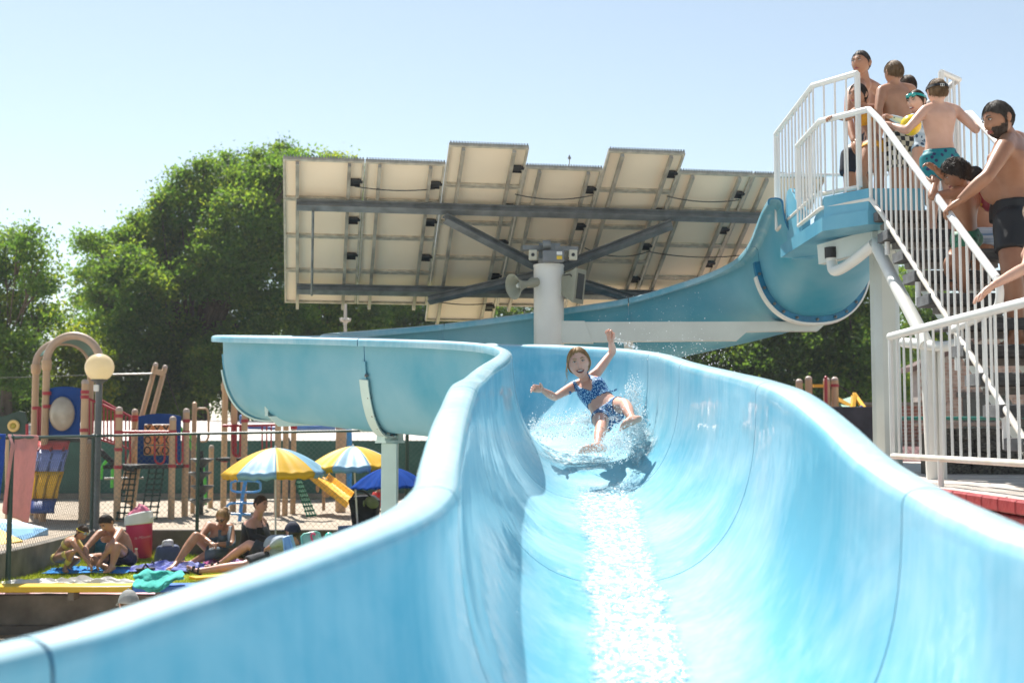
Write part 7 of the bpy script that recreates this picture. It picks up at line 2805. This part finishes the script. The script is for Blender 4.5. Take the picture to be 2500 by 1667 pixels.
l5.cloth(lambda t, x, y, co: (t > .05) & (t < .99), 'tshirt', M_SHIRT, .012)
cap(l5, mat('navy_cap', (.006, .011, .035), rough=.8, var=.2, bump=.2, scale=20))
for an_, to_ in (('anB', 'toeB'), ('anA', 'toeA')):
    a, b = l5.J[an_], l5.J[to_]
    d_ = (b - a).normalized()
    mbs = MB()
    mbs.bar(a - d_ * .05 + Vector((0, 0, -.055)), b + d_ * .02 + Vector((0, 0, -.03)), .09, .022, bev=.008)
    for t in (.1, .55):
        c_ = a.lerp(b, t)
        mbs.tube([c_ + Vector((0, .045, -.03)), c_ + Vector((0, .03, .035)), c_ + Vector((0, -.03, .035)), c_ + Vector((0, -.045, -.03))], .012, 6)
    mbs.build('sandal', M_BLK, l5.o)
l6 = Person('person', 'child in a grey-teal cap standing below the terrace wall, seen from behind', dict(
    head=P(314, 1473, 10.2), neck=P(322, 1512, 10.2), pelvis=P(330, 1640, 10.2), shA=P(284, 1530, 10.2), shB=P(358, 1524, 10.25), elA=P(276, 1590, 10.2), wrA=P(280, 1640, 10.1), elB=P(376, 1585, 10.25), wrB=P(372, 1640, 10.1), knA=P(318, 1730, 10.2), knB=P(344, 1730, 10.2), anA=P(318, 1800, 10.2), anB=P(344, 1800, 10.2)),
    skin='pink', s=.72, head_s=.84, thin=.95, fwd=(-.5, .85, 0), face=(-.55, .82, -.15), hair='light', hair_style='short', seed=17)
l6.shorts(M_NAVY, length=.6)
l6.cloth(lambda t, x, y, co: (t > .05) & (t < .97), 'tshirt', mat('print_shirt', (.30, .25, .27), rough=.9, scale=20, col2=(.12, .10, .12)), .01)
cap(l6, mat('grey_teal_cap', (.16, .21, .21), rough=.85, scale=5, col2=(.30, .29, .28), bump=.2))
k10 = Person('person', 'small child in red playing on the sand behind the dark blue parasol', dict(
    head=P(925, 1186, 24), neck=P(925, 1200, 24), pelvis=P(926, 1232, 24), shA=P(915, 1205, 24), shB=P(936, 1205, 24), elA=P(908, 1220, 23.9), wrA=P(912, 1232, 23.8), elB=P(942, 1220, 23.9), wrB=P(938, 1232, 23.8), knA=P(912, 1228, 23.7), knB=P(940, 1228, 23.7), anA=P(915, 1240, 23.6), anB=P(937, 1240, 23.6)),
    skin='tan', s=.66, head_s=.76, fwd=(0, -1, 0), hair='brown', hair_style='short', seed=18)
k10.cloth(lambda t, x, y, co: (t > -.1) & (t < .97), 'tshirt', mat('red_shirt', (.62, .03, .03), rough=.9), .012)
# ================================================================== WATER
def foam_material():
    m = bpy.data.materials.new('foam_water')
    m.use_nodes = True
    t = m.node_tree
    L = t.links.new
    b = t.nodes['Principled BSDF']
    tc = t.nodes.new('ShaderNodeTexCoord')
    n = t.nodes.new('ShaderNodeTexNoise')
    n.inputs['Scale'].default_value = 26
    n.inputs['Detail'].default_value = 6
    n.inputs['Roughness'].default_value = .7
    L(tc.outputs['Object'], n.inputs['Vector'])
    r = t.nodes.new('ShaderNodeValToRGB')
    e = r.color_ramp.elements
    e[0].position, e[1].position = .44, .60
    e[0].color = (.30, .56, .66, 1)
    e[1].color = (.80, .86, .88, 1)
    L(n.outputs['Fac'], r.inputs['Fac'])
    L(r.outputs[0], b.inputs['Base Color'])
    b.inputs['Roughness'].default_value = .2
    b.inputs['IOR'].default_value = 1.33
    b.inputs['Specular IOR Level'].default_value = .5
    v = t.nodes.new('ShaderNodeTexVoronoi')
    v.inputs['Scale'].default_value = 55
    L(tc.outputs['Object'], v.inputs['Vector'])
    bp = t.nodes.new('ShaderNodeBump')
    bp.inputs['Strength'].default_value = .32
    bp.inputs['Distance'].default_value = .02
    L(v.outputs['Distance'], bp.inputs['Height'])
    L(bp.outputs['Normal'], b.inputs['Normal'])
    # lacy edges: foam breaks up where the sheet thins out
    at = t.nodes.new('ShaderNodeAttribute')
    at.attribute_name = 'foam'
    n2 = t.nodes.new('ShaderNodeTexNoise')
    n2.inputs['Scale'].default_value = 34
    n2.inputs['Detail'].default_value = 5
    n2.inputs['Roughness'].default_value = .65
    L(tc.outputs['Object'], n2.inputs['Vector'])
    ad = t.nodes.new('ShaderNodeMath'); ad.operation = 'ADD'
    L(at.outputs['Fac'], ad.inputs[0])
    L(n2.outputs['Fac'], ad.inputs[1])
    mr = t.nodes.new('ShaderNodeMapRange')
    mr.inputs['From Min'].default_value = .70
    mr.inputs['From Max'].default_value = 1.25
    mr.inputs['To Max'].default_value = .93
    L(ad.outputs[0], mr.inputs['Value'])
    L(mr.outputs[0], b.inputs['Alpha'])
    return m


def set_foam(o, vals):
    a = o.data.attributes.new('foam', 'FLOAT', 'POINT')
    a.data.foreach_set('value', np.array(vals, np.float32))


M_FOAM = foam_material()
M_DROP = mat('water_drops', (.90, .93, .94), rough=.08, var=.03, spec=.9, transl=.55)


def stream():
    """the rushing sheet of water down the trough, from the girl to the foreground"""
    U0, U1 = 18.45, 26.5
    nu, nv = 420, 46
    vs, fs = [], []
    c0 = lambda u: PI / 2 + np.interp(u, [18.3, 19, 20, 21, 22, 23.5, 25, 26.5], [-.05, -.08, -.04, .0, .02, .035, .05, .06])
    hw = lambda u: np.interp(u, [18.3, 18.8, 19.4, 20.2, 21, 22, 23.5, 25, 26.5], [.40, .36, .30, .25, .25, .25, .25, .26, .27])
    for i in range(nu + 1):
        u = U0 + (U1 - U0) * i / nu
        c, x, up, t, wd, d = slide_frame(u)
        k = 1 + .22 * mnoise.noise(Vector((u * 2.3, 0, 3))) + .10 * mnoise.noise(Vector((u * 9, 0, 3)))
        k2 = 1 + .22 * mnoise.noise(Vector((u * 2.1, 5, 8))) + .10 * mnoise.noise(Vector((u * 8, 5, 8)))
        for j in range(nv + 1):
            q = j / nv * 2 - 1
            a = c0(u) + hw(u) * q * (k if q < 0 else k2)
            px, pz, nx, nz = trough(a, wd, d)
            e = max(0, 1 - q * q) ** .6
            pp = Vector((u * 7.0, q * 3.4, 0))
            h = .006 + e * (.012 + .010 * mnoise.noise(pp) + .010 * mnoise.noise(pp * 2.7) + .007 * mnoise.noise(pp * 6.1))
            if e == 0:
                h = .0005
            vs.append(c + x * (px - nx * h) + up * (pz - nz * h))
    w_ = nv + 1
    for i in range(nu):
        for j in range(nv):
            fs.append((i * w_ + j, (i + 1) * w_ + j, (i + 1) * w_ + j + 1, i * w_ + j + 1))
    o = MB().add(vs, fs).build('water_stream', M_FOAM, label='sparkling white stream of water running down the slide', cat='water', kind='stuff', angle=180)
    set_foam(o, [min(1, 3.2 * min(j / nv, 1 - j / nv)) * min(1, i / 40) for i in range(nu + 1) for j in range(nv + 1)])


stream()


def drops(pts, rads, name, label, parent=None):
    """many small droplets as octahedra-like blobs in one mesh"""
    bm = bmesh.new()
    bmesh.ops.create_icosphere(bm, subdivisions=1, radius=1)
    base = np.array([v.co[:] for v in bm.verts])
    bf = np.array([[v.index for v in f.verts] for f in bm.faces])
    bm.free()
    n = len(pts)
    rng = np.random.default_rng(5)
    st = 1 + rng.uniform(-.3, .8, (n, 1, 3)) * np.array([.5, .5, .8])
    v = (np.array(pts)[:, None, :] + base[None] * np.array(rads)[:, None, None] * st).reshape(-1, 3)
    f = (bf[None] + (np.arange(n) * len(base))[:, None, None]).reshape(-1, 3)
    me = bpy.data.meshes.new(name)
    me.vertices.add(len(v))
    me.vertices.foreach_set('co', v.astype(np.float32).ravel())
    me.loops.add(len(f) * 3)
    me.loops.foreach_set('vertex_index', f.astype(np.int32).ravel())
    me.polygons.add(len(f))
    me.polygons.foreach_set('loop_start', np.arange(0, len(f) * 3, 3, dtype=np.int32))
    me.update(calc_edges=True)
    me.polygons.foreach_set('use_smooth', [True] * len(f))
    me.materials.append(M_DROP)
    o = bpy.data.objects.new(name, me)
    link(o, None, label, 'water', kind='stuff')


rw_ = np.random.default_rng(21)
PT, RD = [], []


def spray(path, n, sig, r0, r1, up=0.0):
    """droplets scattered round a pixel path (px, py, depth)"""
    for _ in range(int(n * 1.35)):
        k = rw_.uniform(0, len(path) - 1.001)
        i = int(k)
        f = k - i
        a, b = path[i], path[i + 1]
        p = P(lerp(a[0], b[0], f), lerp(a[1], b[1], f), lerp(a[2], b[2], f))
        o = rw_.normal(0, sig, 3)
        p += Vector((o[0], o[1] * .7, o[2] + abs(o[2]) * up))
        PT.append(p[:])
        RD.append(.62 * r0 * (r1 / r0) ** (rw_.uniform(0, 1) ** 2.4))


# wave behind and left of her, plume on the right, spray from the feet, drops in the air
spray([(1300, 1046, 8.9), (1360, 1034, 8.95), (1420, 1028, 8.95), (1460, 1030, 8.9)], 1500, .026, .0022, .010, .7)
spray([(1290, 1060, 8.8), (1380, 1052, 8.85), (1450, 1050, 8.8)], 1300, .04, .002, .009, .3)
spray([(1545, 940, 9.05), (1548, 985, 9.0), (1556, 1030, 8.8), (1560, 1075, 8.5)], 1900, .035, .002, .010, .2)
spray([(1535, 985, 8.9), (1545, 1040, 8.6), (1530, 1090, 8.3), (1490, 1110, 8.1)], 1700, .045, .002, .010, .1)
spray([(1440, 1105, 8.05), (1500, 1080, 8.1), (1540, 1050, 8.2)], 1200, .04, .002, .009, .2)
spray([(1440, 1085, 8.15), (1400, 1108, 8.05)], 300, .03, .002, .007, .2)
spray([(1500, 828, 8.95), (1520, 838, 8.95), (1542, 846, 8.95), (1560, 850, 8.9)], 160, .014, .0018, .008, .0)
spray([(1330, 960, 8.6), (1350, 1000, 8.6), (1380, 1030, 8.7)], 90, .05, .0015, .004, .0)
spray([(1560, 840, 8.8), (1640, 855, 8.6), (1720, 870, 8.4), (1780, 880, 8.2)], 230, .07, .0018, .0065, .3)
spray([(1420, 760, 8.9), (1520, 740, 8.9), (1640, 740, 8.8), (1740, 780, 8.6)], 130, .16, .0015, .004, .0)
spray([(1470, 1020, 8.3), (1520, 1010, 8.3)], 260, .05, .0018, .006, .2)
drops(PT, RD, 'water_splash', 'white spray and droplets thrown up around the sliding girl')

# foamy water thrown up the outer wall beside and behind her
def wall_foam(u0, u1, a0, a1, seed, name, label, h0=.02):
    nu, nv = 90, 60
    vs, fs, keep = [], [], []
    for i in range(nu + 1):
        u = lerp(u0, u1, i / nu)
        c, x, up, t, wd, d = slide_frame(u)
        for j in range(nv + 1):
            v = j / nv
            k = mnoise.noise(Vector((i / nu * 5, seed, 2))) * .10 + mnoise.noise(Vector((i / nu * 15, seed, 2))) * .05
            a = lerp(a0, a1 * (1 + k), v)
            px, pz, nx, nz = trough(a, wd, d)
            e = max(0, math.sin(PI * v)) * max(0, math.sin(PI * i / nu)) ** .7
            pp = Vector((i / nu * 9, v * 8, seed))
            h = .001 + e * h0 * (.8 + .6 * mnoise.noise(pp) + .3 * mnoise.noise(pp * 2.5) + .15 * mnoise.noise(pp * 6))
            vs.append(c + x * (px - nx * h) + up * (pz - nz * h))
    w_ = nv + 1
    for i in range(nu):
        for j in range(nv):
            fs.append((i * w_ + j, (i + 1) * w_ + j, (i + 1) * w_ + j + 1, i * w_ + j + 1))
    o = MB().add(vs, fs).build(name, M_FOAM, label=label, cat='water', kind='stuff', angle=180)
    set_foam(o, [min(.85, 2.6 * min(j / nv, 1 - j / nv, i / nu, 1 - i / nu)) for i in range(nu + 1) for j in range(nv + 1)])


wall_foam(16.3, 18.45, PI * .36, PI * .74, 4, 'water_wave', 'churning white water on the slide floor behind the girl', .03)
wall_foam(17.6, 18.75, PI * .18, PI * .36, 9, 'water_wave', 'sheet of white water riding up the slide wall right of the girl', .03)
# ================================================================== HAZE
hz = MB().box((0, 105, 6.7), (400, 290, 17.0)).build('haze', None, smooth=False, label='thin summer haze in the air over the whole grounds', cat='haze', kind='stuff')
hm_ = bpy.data.materials.new('summer_haze')
hm_.use_nodes = True
ht = hm_.node_tree
ht.nodes.remove(ht.nodes['Principled BSDF'])
pv = ht.nodes.new('ShaderNodeVolumePrincipled')
pv.inputs['Color'].default_value = (.86, .92, .97, 1)
pv.inputs['Density'].default_value = .0005
pv.inputs['Anisotropy'].default_value = .35
ht.links.new(pv.outputs[0], ht.nodes['Material Output'].inputs['Volume'])
hz.data.materials.clear()
hz.data.materials.append(hm_)
